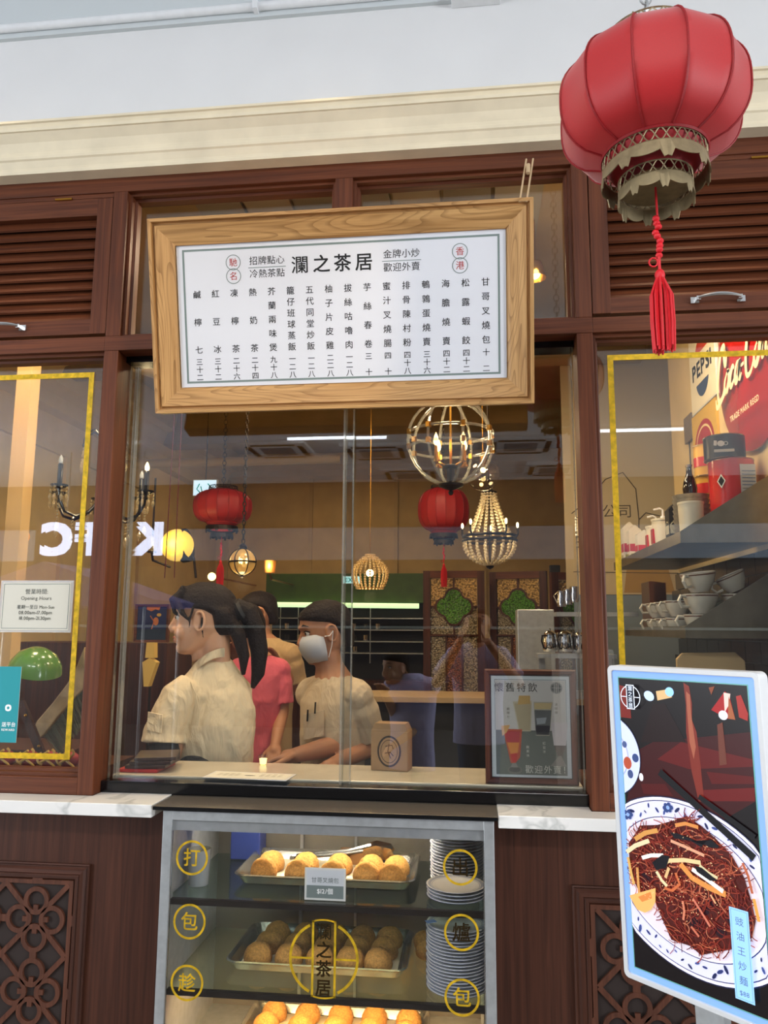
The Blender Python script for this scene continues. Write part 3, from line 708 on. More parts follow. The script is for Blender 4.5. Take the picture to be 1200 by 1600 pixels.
# gold foil characters on the door
ya = KF-0.0006; DGC = plain('dark_lettering_and_foil_reflection', (52, 38, 14), 0.3, 0.5)  # foil's dark reflection put into two characters' colour; emblem lettering itself is dark
for ch, x, z, mat in (('打', -0.7910, 0.8614, GOLD), ('包', -0.7908, 0.6936, GOLD), ('趁', -0.7910, 0.5362, GOLD), ('出', -0.0416, 0.8645, DGC), ('爐', -0.0398, 0.7005, DGC), ('包', -0.0397, 0.5402, GOLD)):
    m = MB(); m.ring2d(x, z, 0.0405, 0.0465, ya, ya+0.0005, n=40)
    r = m.build('gold_ring', GOLD, case, world=True)
    V, F = glyph(ch, 0.012)
    mm = MB(); mm.add([(x+p[0]*0.050, ya-p[2]*0.00003, z-0.018+p[1]*0.050) for p in V], F)
    mm.build('gold_character', mat, case, world=True, fixn=False)
cx_, cz_ = -0.4112, 0.6165
m = MB()
m.ring2d(cx_, cz_, 0.0885, 0.0955, ya, ya+0.0005, n=30, a0=rad(115), a1=rad(245)); m.ring2d(cx_, cz_, 0.0885, 0.0955, ya, ya+0.0005, n=30, a0=rad(-65), a1=rad(65))
m.box(cx_-0.0895, cx_-0.031, ya, ya+0.0005, cz_-0.0025, cz_+0.0025); m.box(cx_+0.031, cx_+0.0895, ya, ya+0.0005, cz_-0.0025, cz_+0.0025)
m.build('round_emblem', GOLD, case, world=True)
m = MB(); m.box(cx_-0.0335, cx_-0.0275, ya-.0003, ya+0.0002, cz_-0.096, cz_+0.096); m.box(cx_+0.0275, cx_+0.0335, ya-.0003, ya+0.0002, cz_-0.096, cz_+0.096)
m.ring2d(cx_, cz_, 0.0965, 0.1005, ya-.0003, ya+0.0002, n=12, a0=rad(70.5), a1=rad(109.5)); m.ring2d(cx_, cz_, 0.0965, 0.1005, ya-.0003, ya+0.0002, n=12, a0=rad(250.5), a1=rad(289.5))
m.build('emblem_bar', GOLD, case, world=True)
for i, ch in enumerate('瀾之茶居'):
    V, F = glyph(ch, 0.008 if i == 0 else 0.018); z = cz_+0.070-i*0.047
    MB().add([(cx_+p[0]*0.044, ya-0.0004-p[2]*0.00003, z-0.017+p[1]*0.044) for p in V], F).build('emblem_character', DGC, case, world=True, fixn=False)

# trays -----------------------------------------------------------
TRAY = plain('tray_steel', (200, 200, 196), 0.25, 0.9)
def tray(x0, x1, y0, y1, z, label):
    t = empty('baking_tray', ((x0+x1)/2, (y0+y1)/2, z), label=label, cat='tray', group='trays in the display case')
    def rr(ins, r, n=5):
        P = []
        a, b_, c, d = x0+ins, x1-ins, y0+ins, y1-ins
        for (cx, cy, a0) in ((b_-r, d-r, 0), (a+r, d-r, 90), (a+r, c+r, 180), (b_-r, c+r, 270)):
            for i in range(n+1): an = rad(a0+90*i/n); P.append((cx+r*math.cos(an), cy+r*math.sin(an)))
        return P
    m = MB(); L_ = [(rr(0.022, 0.02), 0.002), (rr(0.008, 0.03), 0.022), (rr(0.0, 0.035), 0.030), (rr(-0.004, 0.037), 0.027), (rr(0.005, 0.032), 0.020), (rr(0.020, 0.02), 0.0)]
    V = []; F = []; k = len(L_[0][0])
    for P, h in L_: V += [(p[0], p[1], z+h) for p in P]
    for i in range(len(L_)-1):
        for j in range(k): F.append((i*k+j, i*k+(j+1) % k, (i+1)*k+(j+1) % k, (i+1)*k+j))
    F.append(tuple(range(k))); F.append(tuple(range(5*k, 6*k))[::-1])
    m.add(V, F); m.build('pan', TRAY, t, world=True)
    pp = rr(0.030, 0.016)
    MB().prism([(p[0], p[1]) for p in pp], z+0.0025, z+0.0035, plane='xy').build('paper_liner', plain('baking_paper', (240, 226, 192), 0.7), t, world=True)
tray(-0.715, -0.180, 0.055, 0.345, 0.7485, 'steel tray of baked buns on the top shelf of the display case')
tray(-0.728, -0.200, 0.045, 0.350, 0.5135, 'steel tray of baked buns on the middle shelf of the display case')
tray(-0.712, -0.150, 0.050, 0.352, 0.280, 'steel tray of glowing buns at the bottom of the display case')
kb('tray_rest', MB().box(-0.80, -0.06, 0.08, 0.34, 0.2725, 0.2785), STEEL)
# buns ------------------------------------------------------------
BUN = plain('bun_crust', (214, 158, 78), 0.75, noise=0.35, nscale=160, bump=0.5, bscale=260)
BUNG = plain('bun_crust_pale', (206, 164, 104), 0.75, noise=0.35, nscale=160, bump=0.5, bscale=260)
bprof = [(0.033, 0.0), (0.0405, 0.006), (0.0425, 0.016), (0.040, 0.030), (0.033, 0.043), (0.022, 0.052), (0.010, 0.0565), (0.0, 0.0575)]
_bm = None
def bun(x, y, z, s, label, group, mat):
    global _bm
    m = MB(); rnd = random.Random(int(x*9999+y*777)); ph = rnd.uniform(0, 6)
    V = []; n = 18
    for r, h in bprof:
        for j in range(n if r > 0 else 1):
            a_ = 2*PI*j/n; q = 1+0.03*math.sin(3*a_+ph)+0.02*math.sin(5*a_+ph*2); V.append((r*q*math.cos(a_)*s, r*q*math.sin(a_)*s, h*s*rnd.uniform(0.98, 1.02)))
    F = [(i*n+j, i*n+(j+1) % n, (i+1)*n+(j+1) % n, (i+1)*n+j) for i in range(len(bprof)-2) for j in range(n)]
    b0 = (len(bprof)-2)*n; F += [(b0+j, b0+(j+1) % n, b0+n) for j in range(n)] + [tuple(range(n-1, -1, -1))]
    m.add(V, F); o = m.build('bun', mat, None, smooth=True); o.location = (x, y, z)
    return tag(o, label, 'bun', group)
rows = ('front', 'back'); cols = ('first', 'second', 'third', 'fourth', 'fifth')
for r, y in enumerate((0.118, 0.196)):
    for c, x in enumerate((-0.640, -0.531, -0.425, -0.326, -0.248)):
        bun(x+(0.006 if r else 0), y, 0.7526, 0.98, 'baked bun on the top tray, %s from the steel left wall in the %s row' % (cols[c], rows[r]), 'buns on the top tray', BUN)
rows3 = ('front', 'middle', 'back')
for r, y in enumerate((0.108, 0.190, 0.272)):
    for c, x in enumerate((-0.645, -0.552, -0.458, -0.370, -0.286)):
        bun(x+r*0.008, y, 0.5178, 1.0, 'baked bun on the middle tray, %s from the steel left wall in the %s row' % (cols[c], rows3[r]), 'buns on the middle tray', BUN)
for r, y in enumerate((0.118, 0.200, 0.282)):
    for c, x in enumerate((-0.643, -0.537, -0.431, -0.325, -0.219)):
        bun(x+r*0.004, y, 0.2845, 0.95, 'golden bun on the bottom tray, %s from the left wall in the %s row' % (cols[c], rows3[r]), 'buns on the bottom tray', BUNG if r < 0 else BUN)
for k, (x, y) in enumerate(((-0.165, 0.30), (-0.150, 0.225), (-0.128, 0.335))):
    bun(x, y, 0.5115, 0.8, ('small bun lying behind the steel tray by the lower plate stack', 'small bun on the shelf just beside the tray and lower plates', 'small bun at the back beside the lower plate stack')[k], 'loose buns beside the lower plates', BUN)
# plates ----------------------------------------------------------
CHINA = plain('white_china', (236, 236, 230), 0.18, coat=0.3)
def platemat():
    m, nt, b = newmat('blue_rimmed_china'); N, L = nt.nodes, nt.links
    tc = N.new('ShaderNodeTexCoord'); sp = N.new('ShaderNodeSeparateXYZ'); L.new(tc.outputs['Object'], sp.inputs[0])
    cb = N.new('ShaderNodeCombineXYZ'); L.new(sp.outputs[0], cb.inputs[0]); L.new(sp.outputs[1], cb.inputs[1])
    ln = N.new('ShaderNodeVectorMath'); ln.operation = 'LENGTH'; L.new(cb.outputs[0], ln.inputs[0])
    cr = N.new('ShaderNodeValToRGB'); e = cr.color_ramp.elements; cr.color_ramp.interpolation = 'CONSTANT'
    mu = N.new('ShaderNodeMath'); mu.operation = 'MULTIPLY'; mu.inputs[1].default_value = 10; L.new(ln.outputs['Value'], mu.inputs[0]); L.new(mu.outputs[0], cr.inputs[0])
    e[0].position = 0; e[0].color = rgb(238, 238, 232); e[1].position = 0.68; e[1].color = rgb(150, 160, 186)
    for p, c in ((0.695, (238, 238, 232)), (0.715, (186, 192, 206)), (0.80, (238, 238, 232)), (0.845, (110, 122, 160)), (0.858, (238, 238, 232))): k = e.new(p); k.color = rgb(*c)
    nz = N.new('ShaderNodeTexNoise'); nz.inputs['Scale'].default_value = 180; L.new(tc.outputs['Object'], nz.inputs['Vector'])
    L.new(cr.outputs[0], b.inputs['Base Color']); b.inputs['Roughness'].default_value = 0.2
    return m
CHB = platemat()
pprof = [(0.0, 0.004), (0.052, 0.004), (0.060, 0.007), (0.084, 0.0125), (0.086, 0.0115), (0.085, 0.0105), (0.060, 0.003), (0.050, 0.0), (0.0, 0.0)]
pm = MB().lathe(pprof, n=40, closed=False); plate0 = pm.build('plate', CHB, None, smooth=True)
first = True
def place(x, y, z, label, group, s=1.0):
    global first
    o = plate0 if first else dup(plate0); first = False
    o.location = (x, y, z); o.scale = (s, s, s); return tag(o, label, 'plate', group)
for k in range(19): place(-0.055+0.001*math.sin(k*2.1), 0.190, 0.7475+k*0.0090, 'white blue-rimmed plate in the tall stack at the back of the top shelf', 'tall plate stack on the top shelf', 0.97)
for k in range(4): place(-0.056+0.001*math.sin(k*1.7), 0.030, 0.7475+k*0.0090+(0.03 if 0 else 0), 'white blue-rimmed plate in the low stack behind the gold-ringed character on the glass', 'low plate stack on the top shelf', 0.98)
for k in range(20): place(-0.055+0.0012*math.sin(k*2.7), 0.025, 0.5125+k*0.0085, 'white blue-rimmed plate in the stack on the middle shelf', 'plate stack on the middle shelf', 1.0)
# blue price slip on the plates, tag, tongs, paper box
o = MB().box(-0.014, 0.014, -0.010, 0.010, 0, 0.0008, RZ(0.5)).build('paper_slip', plain('blue_slip', (128, 164, 232), 0.6)); o.location = (-0.125, -0.02, 0.6995); tag(o, 'small blue paper slip lying on the middle plate stack', 'paper slip')
t = empty('price_tag', (-0.420, -0.040, 0.7475), (0, 0, 0), 'small framed price tag standing in front of the top bun tray', 'price tag')
wd, ht = 0.117, 0.086
MB().box(-wd/2, wd/2, 0, 0.003, 0, ht).build('holder', plain('clear_holder', (226, 226, 220), 0.2), t, bevel=0.001)
MB().box(-wd/2, wd/2, 0.003, 0.045, 0, 0.003).build('foot', ACRYLIC, t)
a = Art(); a.rect(-wd/2+.006, wd/2-.006, .006, ht-.006, (212, 216, 220)); a.rect(-wd/2+.006, wd/2-.006, .006, ht*0.46, (120, 132, 130)); a.h += 0.0001
a.build('card', PRINT, t)
a = Art(); a.h = 0.0006
a.text('甘哥叉燒包', 0, ht*0.56, 0.0155, (90, 100, 100)); a.text('$12/個', 0, ht*0.22, 0.0165, (240, 242, 240), 0.02)
a.build('price_lettering', PRINT, t)
t = empty('serving_tongs', (-0.42, 0.25, 0.790), label='steel serving tongs lying across the back of the top bun tray', cat='tongs')
m = MB()
for s_ in (-1, 1):
    pts = [(-0.165, 0, 0.0), (-0.150, s_*0.010, 0.002), (0.02, s_*0.016, 0.008), (0.09, s_*0.026, 0.018)]
    m.tube(pts, [0.006, 0.006, 0.006, 0.005], 6)
m.build('arms', CHROME, t)
for s_ in (-1, 1):
    m = MB(); m.prism([(0.07, 0.002), (0.11, -0.012), (0.155, -0.016), (0.165, 0.0), (0.155, 0.018), (0.11, 0.030), (0.07, 0.022)], s_*0.030-0.001, s_*0.030+0.001); m.build('claw', CHROME, t)
t.rotation_euler = (0, rad(-4), rad(4))
o = MB().box(-0.05, 0.05, -0.02, 0.02, 0, 0.042).build('carton', plain('brown_carton', (142, 96, 46), 0.7), bevel=0.002); o.location = (-0.385, 0.297, 0.7530); tag(o, 'small brown carton at the back of the top bun tray', 'carton')
o = MB().box(-0.05, 0.05, -0.04, 0.04, 0, 0.15).build('storage_box', plain('blue_plastic', (44, 62, 136), 0.4), bevel=0.004); o.location = (-0.752, 0.34, 0.7475); tag(o, 'dark blue plastic box in the upper corner of the display case', 'box')
o = MB().lathe([(0.028, 0), (0.034, 0.09), (0.034, 0.10), (0.031, 0.10), (0.026, 0.004), (0, 0.004)], n=20).build('plastic_cup', glass('frosted_plastic', (235, 235, 230), 0.06, 0.2, 0.35), smooth=True); o.location = (-0.818, 0.05, 0.7475); tag(o, 'translucent plastic cup on the top shelf beside the steel wall', 'cup')

# ================================================================ BACKLIT MENU SCREEN
TH, PH = rad(46), rad(1.75)
SO = at(977, 1524, -0.5); EX = Vector((math.cos(TH), -math.sin(TH), 0)); NH = Vector((-math.sin(TH), -math.cos(TH), 0)); EZ = (-NH*math.sin(PH)+Vector((0, 0, 1))*math.cos(PH)); EN = EX.cross(EZ)   # EN points to the back
def sp(px, py):
    d = _fw + _R*((px-600)/FPX) - _U*((py-800)/FPX); n = EX.cross(EZ); t_ = (SO-CAM).dot(n)/d.dot(n); P = CAM+d*t_-SO; return (P.dot(EX), P.dot(EZ))
scr = empty('menu_screen', SO, label='white-framed backlit screen showing a noodle dish, on a stand before the right window', cat='screen')
scr.rotation_euler = Matrix(((EX.x, EN.x, EZ.x), (EX.y, EN.y, EZ.y), (EX.z, EN.z, EZ.z))).to_euler()
SW, SH = 0.339, 0.643
def rrect(x0, x1, z0, z1, r, n=5):
    return [(cx+r*math.cos(rad(a0+90*i/n)), cz+r*math.sin(rad(a0+90*i/n))) for cx, cz, a0 in ((x1-r, z1-r, 0), (x0+r, z1-r, 90), (x0+r, z0+r, 180), (x1-r, z0+r, 270)) for i in range(n+1)]
def frame2(outer, inner, y0, y1):
    n = len(outer); m = MB(); V = [(p[0], y0, p[1]) for p in outer]+[(p[0], y0, p[1]) for p in inner]+[(p[0], y1, p[1]) for p in outer]+[(p[0], y1, p[1]) for p in inner]; F = []
    for i in range(n):
        j = (i+1) % n; F += [(i, j, n+j, n+i), (2*n+i, 3*n+i, 3*n+j, 2*n+j), (i, 2*n+i, 2*n+j, j), (n+i, n+j, 3*n+j, 3*n+i)]
    return m.add(V, F)
frame2(rrect(0, SW, 0, SH, 0.012), rrect(0.0105, SW-0.0105, 0.0105, SH-0.0105, 0.006), -0.004, 0.03).build('bezel', WHITE, scr, bevel=0.0015)
MB().box(0.004, SW-0.004, 0.012, 0.028, 0.004, SH-0.004).build('housing', WHITE, scr)
MB().prism(rrect(0.0105, SW-0.0105, 0.0105, SH-0.0105, 0.006), 0.0005, 0.010).build('light_border', plain('lit_acrylic', (130, 172, 240), 0.5, emit=0.42), scr)
MB().box(0.0235, SW-0.0235, -0.0002, 0.0004, 0.0235, SH-0.0235).build('inner_edge', plain('green_edge', (96, 160, 156), 0.3, emit=0.4), scr)
px0, px1, pz0, pz1 = 0.0260, SW-0.0260, 0.0260, SH-0.0260
a = Art(0.00005)
a.rect(px0, px1, pz0, pz1, (14, 8, 10))
def cl(p): return (min(max(p[0], px0), px1), min(max(p[1], pz0), pz1))
def C5(x, y): return cl(sp(970+x/5.217, 1050+y/5.217))
def D5(x, y): return cl(sp(980+x/5.0, 1240+y/5.0))
def blob(f, pts, col): a.poly([f(*p) for p in pts], col)
# dark red table top
blob(C5, [(330, 560), (1140, 480), (1150, 1043), (700, 1300), (100, 1050), (180, 640)], (52, 10, 12))
for p, c in (([(360, 700), (560, 560), (1140, 700), (1140, 760), (620, 780)], (84, 16, 16)), ([(760, 800), (1140, 840), (1150, 900), (800, 900)], (78, 14, 14)), ([(700, 950), (1150, 930), (1150, 1040), (740, 1040)], (92, 18, 18)), ([(220, 900), (420, 900), (480, 1000), (240, 980)], (70, 14, 14)), ([(70, 100), (150, 120), (160, 370), (75, 360)], (110, 30, 22)), ([(230, 560), (340, 250), (440, 250), (600, 560)], (24, 8, 8))): blob(C5, p, c)
# blurred glasses and candle reflections
for p, c in (([(595, 80), (640, 110), (660, 250), (655, 380), (690, 480), (715, 760), (735, 1043), (690, 1043), (640, 800), (605, 480), (610, 260)], (112, 40, 30)), ([(615, 150), (645, 180), (650, 330), (680, 600), (660, 700), (630, 560), (618, 300)], (150, 84, 62)),
             ([(930, 150), (965, 180), (1010, 380), (940, 370), (815, 300)], (150, 24, 26)), ([(920, 160), (975, 170), (960, 260), (925, 320)], (226, 190, 180)), ([(960, 190), (1010, 380), (950, 370)], (150, 84, 50)), ([(1020, 190), (1060, 180), (1115, 330), (1110, 390), (1040, 360)], (150, 40, 34)),
             ([(860, 420), (905, 400), (930, 740), (870, 750)], (96, 50, 38)), ([(800, 120), (850, 110), (820, 180)], (120, 60, 36)), ([(370, 150), (490, 130), (500, 200), (380, 225)], (206, 170, 120))): blob(C5, p, c)
def dot(f, x, y, r1, r2, col, rot=0.0):
    c = f(x, y); 
    if px0 < c[0] < px1 and pz0 < c[1] < pz1: a.poly([cl((c[0]+r1*math.cos(t_)*math.cos(rot)-r2*math.sin(t_)*math.sin(rot), c[1]+r1*math.cos(t_)*math.sin(rot)+r2*math.sin(t_)*math.cos(rot))) for t_ in [2*PI*i/14 for i in range(14)]], col)
dot(C5, 480, 155, 0.010, 0.0095, (150, 200, 250)); dot(C5, 312, 188, 0.0125, 0.010, (190, 214, 246), -0.4); dot(C5, 912, 343, 0.0095, 0.009, (222, 226, 240))
# big blue-and-white plate; outline measured in the photo and drawn as nested ellipses on the screen
c0 = sp(980+560/5, 1240+740/5)
def plate_ell(cx, cz, rx, rz, rot, cols):
    for k, (s_, col) in enumerate(cols):
        P = []
        for i in range(64):
            t_ = 2*PI*i/64; x, z = rx*s_*math.cos(t_), rz*s_*math.sin(t_); P.append(cl((cx+x*math.cos(rot)-z*math.sin(rot), cz+x*math.sin(rot)+z*math.cos(rot))))
        a.poly(P, col)
PL = [(1.0, (24, 28, 52)), (0.985, (222, 218, 236)), (0.95, (40, 46, 84)), (0.94, (206, 206, 232)), (0.765, (44, 52, 92)), (0.755, (226, 218, 230)), (0.735, (214, 204, 216))]
# small plate cut by the left edge
lc = C5(70, 690); plate_ell(px0-0.030, lc[1]+0.004, 0.075, 0.085, 0, [(1.0, (26, 30, 52)), (0.97, (196, 204, 234)), (0.60, (150, 160, 200)), (0.57, (206, 206, 230))])
dot(C5, 120, 730, 0.010, 0.013, (168, 74, 50)); dot(C5, 185, 690, 0.008, 0.009, (52, 70, 116)); dot(C5, 140, 820, 0.007, 0.009, (60, 76, 120)); dot(C5, 100, 580, 0.006, 0.007, (70, 84, 128)); dot(C5, 228, 845, 0.005, 0.008, (240, 240, 250))
pts_out = [(-60, 60), (300, 0), (520, 40), (740, 160), (960, 260), (1080, 420)]
pc = (0.161, 0.217); pr = (0.2128, 0.1655); rot_ = -0.206
plate_ell(pc[0], pc[1], pr[0], pr[1], rot_, PL)
rnd = random.Random(11)
for i in range(70):                    # leaf scroll on the rim
    t_ = 2*PI*i/70; s_ = 0.85+0.045*math.sin(i*1.9); x, z = pr[0]*s_*math.cos(t_), pr[1]*s_*math.sin(t_)
    X, Z = pc[0]+x*math.cos(rot_)-z*math.sin(rot_), pc[1]+x*math.sin(rot_)+z*math.cos(rot_)
    if px0+0.008 < X < px1-0.008 and pz0+0.008 < Z < pz1-0.008:
        w_ = rnd.uniform(0.0035, 0.0085); a.ell(X, Z, w_, w_*0.42, rnd.choice([(44, 54, 104), (58, 74, 130), (34, 40, 78)]), rnd.uniform(0, PI), n=8)
for x, y in ((375, 95), (60, 150)): 
    for q in range(6): dot(D5, x+26*math.cos(q), y+24*math.sin(q), 0.0045, 0.0045, (48, 66, 116))
    dot(D5, x, y, 0.004, 0.004, (130, 160, 210))
# chopsticks
for f0, f1, w0 in (((385, 800), (1140, 1500), 0.0085), ((700, 1000), (1150, 1330), 0.006)):
    p, q = sp(970+f0[0]/5.217, 1050+f0[1]/5.217), sp(970+f1[0]/5.217, 1050+f1[1]/5.217)
    u1 = min(1, (px1-p[0])/(q[0]-p[0])); q = (p[0]+(q[0]-p[0])*u1, p[1]+(q[1]-p[1])*u1); a.band([p, q], w0*1.7, (12, 12, 16))
# noodle mound
mound = [(60, 370), (160, 235), (290, 230), (400, 200), (520, 160), (640, 240), (740, 330), (870, 470), (960, 640), (1010, 820), (1040, 980), (1010, 1110), (860, 1200), (740, 1225), (600, 1250), (520, 1180), (370, 1130), (300, 960), (250, 820), (130, 760), (60, 600)]
blob(D5, mound, (70, 22, 18))
def inside(x, y, P):
    c = False; j = len(P)-1
    for i in range(len(P)):
        if (P[i][1] > y) != (P[j][1] > y) and x < (P[j][0]-P[i][0])*(y-P[i][1])/(P[j][1]-P[i][1])+P[i][0]: c = not c
        j = i
    return c
for x, y, r in ((620, 880, 70), (560, 1000, 60), (760, 1060, 60), (860, 980, 50), (180, 640, 60), (700, 820, 50)): dot(D5, x, y, r*0.00022, r*0.0002, (36, 14, 22))
NC = [(118, 40, 30), (138, 54, 38), (92, 28, 24), (164, 84, 58), (108, 34, 28), (176, 104, 76), (80, 22, 20), (128, 46, 34)]
for i in range(720):
    x, y = rnd.uniform(50, 1040), rnd.uniform(160, 1250)
    if not inside(x, y, mound): continue
    an = rnd.gauss(1.1 if y > 650 else 0.5, 0.75); ln = rnd.uniform(60, 230); cv = rnd.uniform(-1.8, 1.8); P = []
    for k in range(7): u = k/6-0.5; P.append(D5(x+ln*u*math.cos(an+cv*u), y+ln*u*math.sin(an+cv*u)))
    a.h -= a.step*0.85; a.band(P, rnd.uniform(0.0012, 0.0022), rnd.choice(NC))
a.h += 0.0002
def strip(pts, w_, col): a.h -= a.step*0.5; a.band([D5(*p) for p in pts], w_, col)
for pts, w_, c in (([(470, 530), (560, 640), (700, 720), (820, 770)], 0.011, (206, 136, 70)), ([(560, 570), (660, 640), (800, 745)], 0.0085, (222, 218, 214)), ([(290, 550), (380, 505), (500, 500), (630, 520)], 0.0080, (218, 190, 140)),
                   ([(50, 440), (120, 390), (230, 350)], 0.0085, (214, 200, 160)), ([(120, 340), (200, 290), (300, 270)], 0.009, (196, 140, 74)), ([(170, 485), (240, 465), (340, 465)], 0.0075, (224, 220, 212)), ([(280, 590), (320, 660), (360, 705)], 0.0065, (216, 200, 158)),
                   ([(400, 350), (520, 400), (660, 465)], 0.0060, (206, 150, 120)), ([(440, 230), (520, 215), (620, 245)], 0.007, (200, 130, 70)), ([(620, 540), (690, 600), (760, 640)], 0.0055, (204, 190, 150)), ([(60, 480), (80, 600), (100, 690)], 0.0065, (206, 160, 90)), ([(130, 560), (135, 700), (140, 770)], 0.006, (200, 140, 80)),
                   ([(560, 800), (620, 900), (690, 1020)], 0.0045, (196, 112, 90)), ([(480, 820), (490, 900), (480, 970)], 0.0045, (200, 120, 92)), ([(340, 720), (400, 740), (460, 690), (430, 600)], 0.0055, (190, 100, 60)), ([(700, 770), (740, 840)], 0.004, (206, 150, 110)), ([(540, 1020), (600, 1100)], 0.0045, (190, 104, 80)), ([(380, 560), (350, 640)], 0.006, (210, 170, 120)),
                   ([(1040, 800), (1060, 900), (1075, 980)], 0.006, (214, 150, 70)), ([(960, 520), (1000, 620), (1030, 760)], 0.005, (170, 90, 60))): strip(pts, w_, c)
blob(D5, [(60, 780), (130, 760), (270, 720), (265, 830), (230, 890), (180, 915), (120, 890)], (224, 170, 100)); blob(D5, [(130, 790), (230, 750), (240, 800), (160, 830)], (206, 128, 66))
for P in ([(400, 285), (450, 290), (560, 330), (660, 380), (780, 390), (720, 340), (680, 350), (640, 400), (560, 350), (430, 330)], [(250, 520), (330, 460), (390, 470), (360, 560), (280, 580)], [(580, 540), (640, 560), (760, 660), (700, 660), (600, 590)]): blob(D5, P, (18, 16, 22))
blob(D5, [(660, 370), (700, 345), (780, 385), (770, 405), (700, 400)], (18, 16, 22))
for i in range(150):
    x, y = rnd.gauss(480, 230), rnd.gauss(620, 260)
    if inside(x, y, mound): a.h -= a.step*0.9; dot(D5, x, y, 0.0014, 0.0007, (232, 190, 140), rnd.uniform(0, PI))
a.h += 0.0002
# pale tag with the name and price
tl, br_ = sp(980+845/5, 1240+858/5), sp(980+995/5, 1240+905/5)
bl = sp(1151, 1554)
tx0, tx1, tz1, tz0 = tl[0], br_[0], tl[1], bl[1]
a.rect(tx0, tx1, tz0, tz1, (150, 200, 250)); e = 0.0028
for r in ((tx0+e, tx1-e, tz1-e-0.0005, tz1-e), (tx0+e, tx1-e, tz0+e, tz0+e+0.0005), (tx0+e, tx0+e+0.0005, tz0+e, tz1-e), (tx1-e-0.0005, tx1-e, tz0+e, tz1-e)): a.rect(*r, (70, 96, 130))
hh = tz1-tz0
for i, ch in enumerate('豉油王炒麵'): a.text(ch, (tx0+tx1)/2, tz1-hh*(0.14+i*0.160)-0.006, 0.0165, (84, 104, 136))
a.text('$88', (tx0+tx1)/2, tz1-hh*0.93-0.002, 0.0115, (84, 104, 136))
# emblem
ec = sp(970+183/5.217, 1050+193/5.217); er = 0.0235
for a0, a1 in ((112, 248), (-68, 68)): a.ring(ec[0], ec[1], er, 0.0018, (226, 236, 250), a0=rad(a0), a1=rad(a1))
a.rect(ec[0]-0.0098, ec[0]+0.0098, ec[1]-0.0255, ec[1]+0.0255, (226, 236, 250)); a.rect(ec[0]-0.0080, ec[0]+0.0080, ec[1]-0.0237, ec[1]+0.0237, (20, 26, 44))
for s_ in (-1, 1): a.rect(ec[0]+s_*0.0098 if s_ > 0 else ec[0]-er, ec[0]+er if s_ > 0 else ec[0]-0.0098, ec[1]-0.0008, ec[1]+0.0008, (226, 236, 250))
for i, ch in enumerate('瀾之茶居'): a.text(ch, ec[0], ec[1]+0.0135-i*0.0118, 0.0112, (226, 236, 250))
a.build('dish_picture', SCREEN, scr, T(0, -0.0004, 0))
m = MB(); m.box(SW/2-0.03, SW/2+0.03, 0.030, 0.055, -0.20, 0.40); m.build('mounting_post', STEEL, scr)
g_ = SO.z
m = MB(); m.box(SW/2-0.022, SW/2+0.022, 0.032, 0.053, -g_+0.012, -0.20); m.box(SW/2-0.16, SW/2+0.16, -0.10, 0.18, -g_+0.022, -g_+0.034); m.build('stand_base', STEEL, scr)
# ================================================================ DINING ROOM SHELL
CRM = plain('warm_cream_wall', (214, 186, 132), 0.7, noise=0.12, nscale=5)
CRM2 = plain('cream_panelling', (206, 180, 130), 0.65, noise=0.08, nscale=8)
CEILM = plain('tan_ceiling', (152, 128, 92), 0.8, noise=0.2, nscale=3)
structure('wall_back', MB().box(-2.7, 2.5, 5.6, 5.7, 0, 3.3), CRM)
structure('wall_side', MB().box(-2.8, -2.7, 0.13, 5.7, 0, 3.3), CRM)
structure('wall_kitchen', MB().box(1.0, 1.1, 0.13, 1.60, 0, 3.3), CRM)
structure('wall_kitchen_end', MB().box(1.1, 2.5, 1.50, 1.60, 0, 3.3), CRM)
structure('wall_far_right', MB().box(2.4, 2.5, 1.60, 5.6, 0, 3.3), CRM)
structure('ceiling_dining_room', MB().box(-2.8, 2.5, 0.13, 5.7, 3.3, 3.36), CEILM)
# panelling and dado of the back wall
pn = empty('panelled_wainscot', (-0.2, 5.58, 0), label='dark wooden wainscot along the foot of the rear dining room wall', cat='wainscot')
for k in range(9): MB().box(-2.68+k*0.56, -2.68+k*0.56+0.53, 5.55, 5.598, 0, 1.35).build('panel', DARKWOOD, pn, world=True, bevel=0.006)
MB().box(-2.68, 2.38, 5.53, 5.598, 1.35, 1.41).build('cap_rail', WX, pn, world=True)
for k in range(6): structure('trim_%d' % (20+k), MB().box(-2.6+k*0.9, -2.56+k*0.9, 5.57, 5.6, 1.41, 3.2), CRM2)
structure('trim_16', MB().prism([(5.6, 3.05), (5.52, 3.08), (5.50, 3.14), (5.42, 3.18), (5.40, 3.3), (5.6, 3.3)], -2.7, 2.4, plane='yz'), CRM2)
m = MB(); m.prism([(-2.7, 2.86), (-2.64, 2.88), (-2.62, 2.96), (-2.54, 3.0), (-2.50, 3.1), (-2.44, 3.12), (-2.42, 3.3), (-2.7, 3.3)], 0.14, 5.4, plane='xz'); structure('trim_17', m, CRM2)
for k, (y0, y1) in enumerate(((0.3, 1.3), (1.5, 2.5), (2.7, 3.7))):
    f = MB()
    for a_ in ((y0, y1, 2.62, 2.66), (y0, y1, 1.30, 1.34), (y0, y0+0.04, 1.34, 2.62), (y1-0.04, y1, 1.34, 2.62)): f.box(-2.70, -2.675, a_[0], a_[1], a_[2], a_[3])
    structure('trim_%d' % (30+k), f, CRM2)
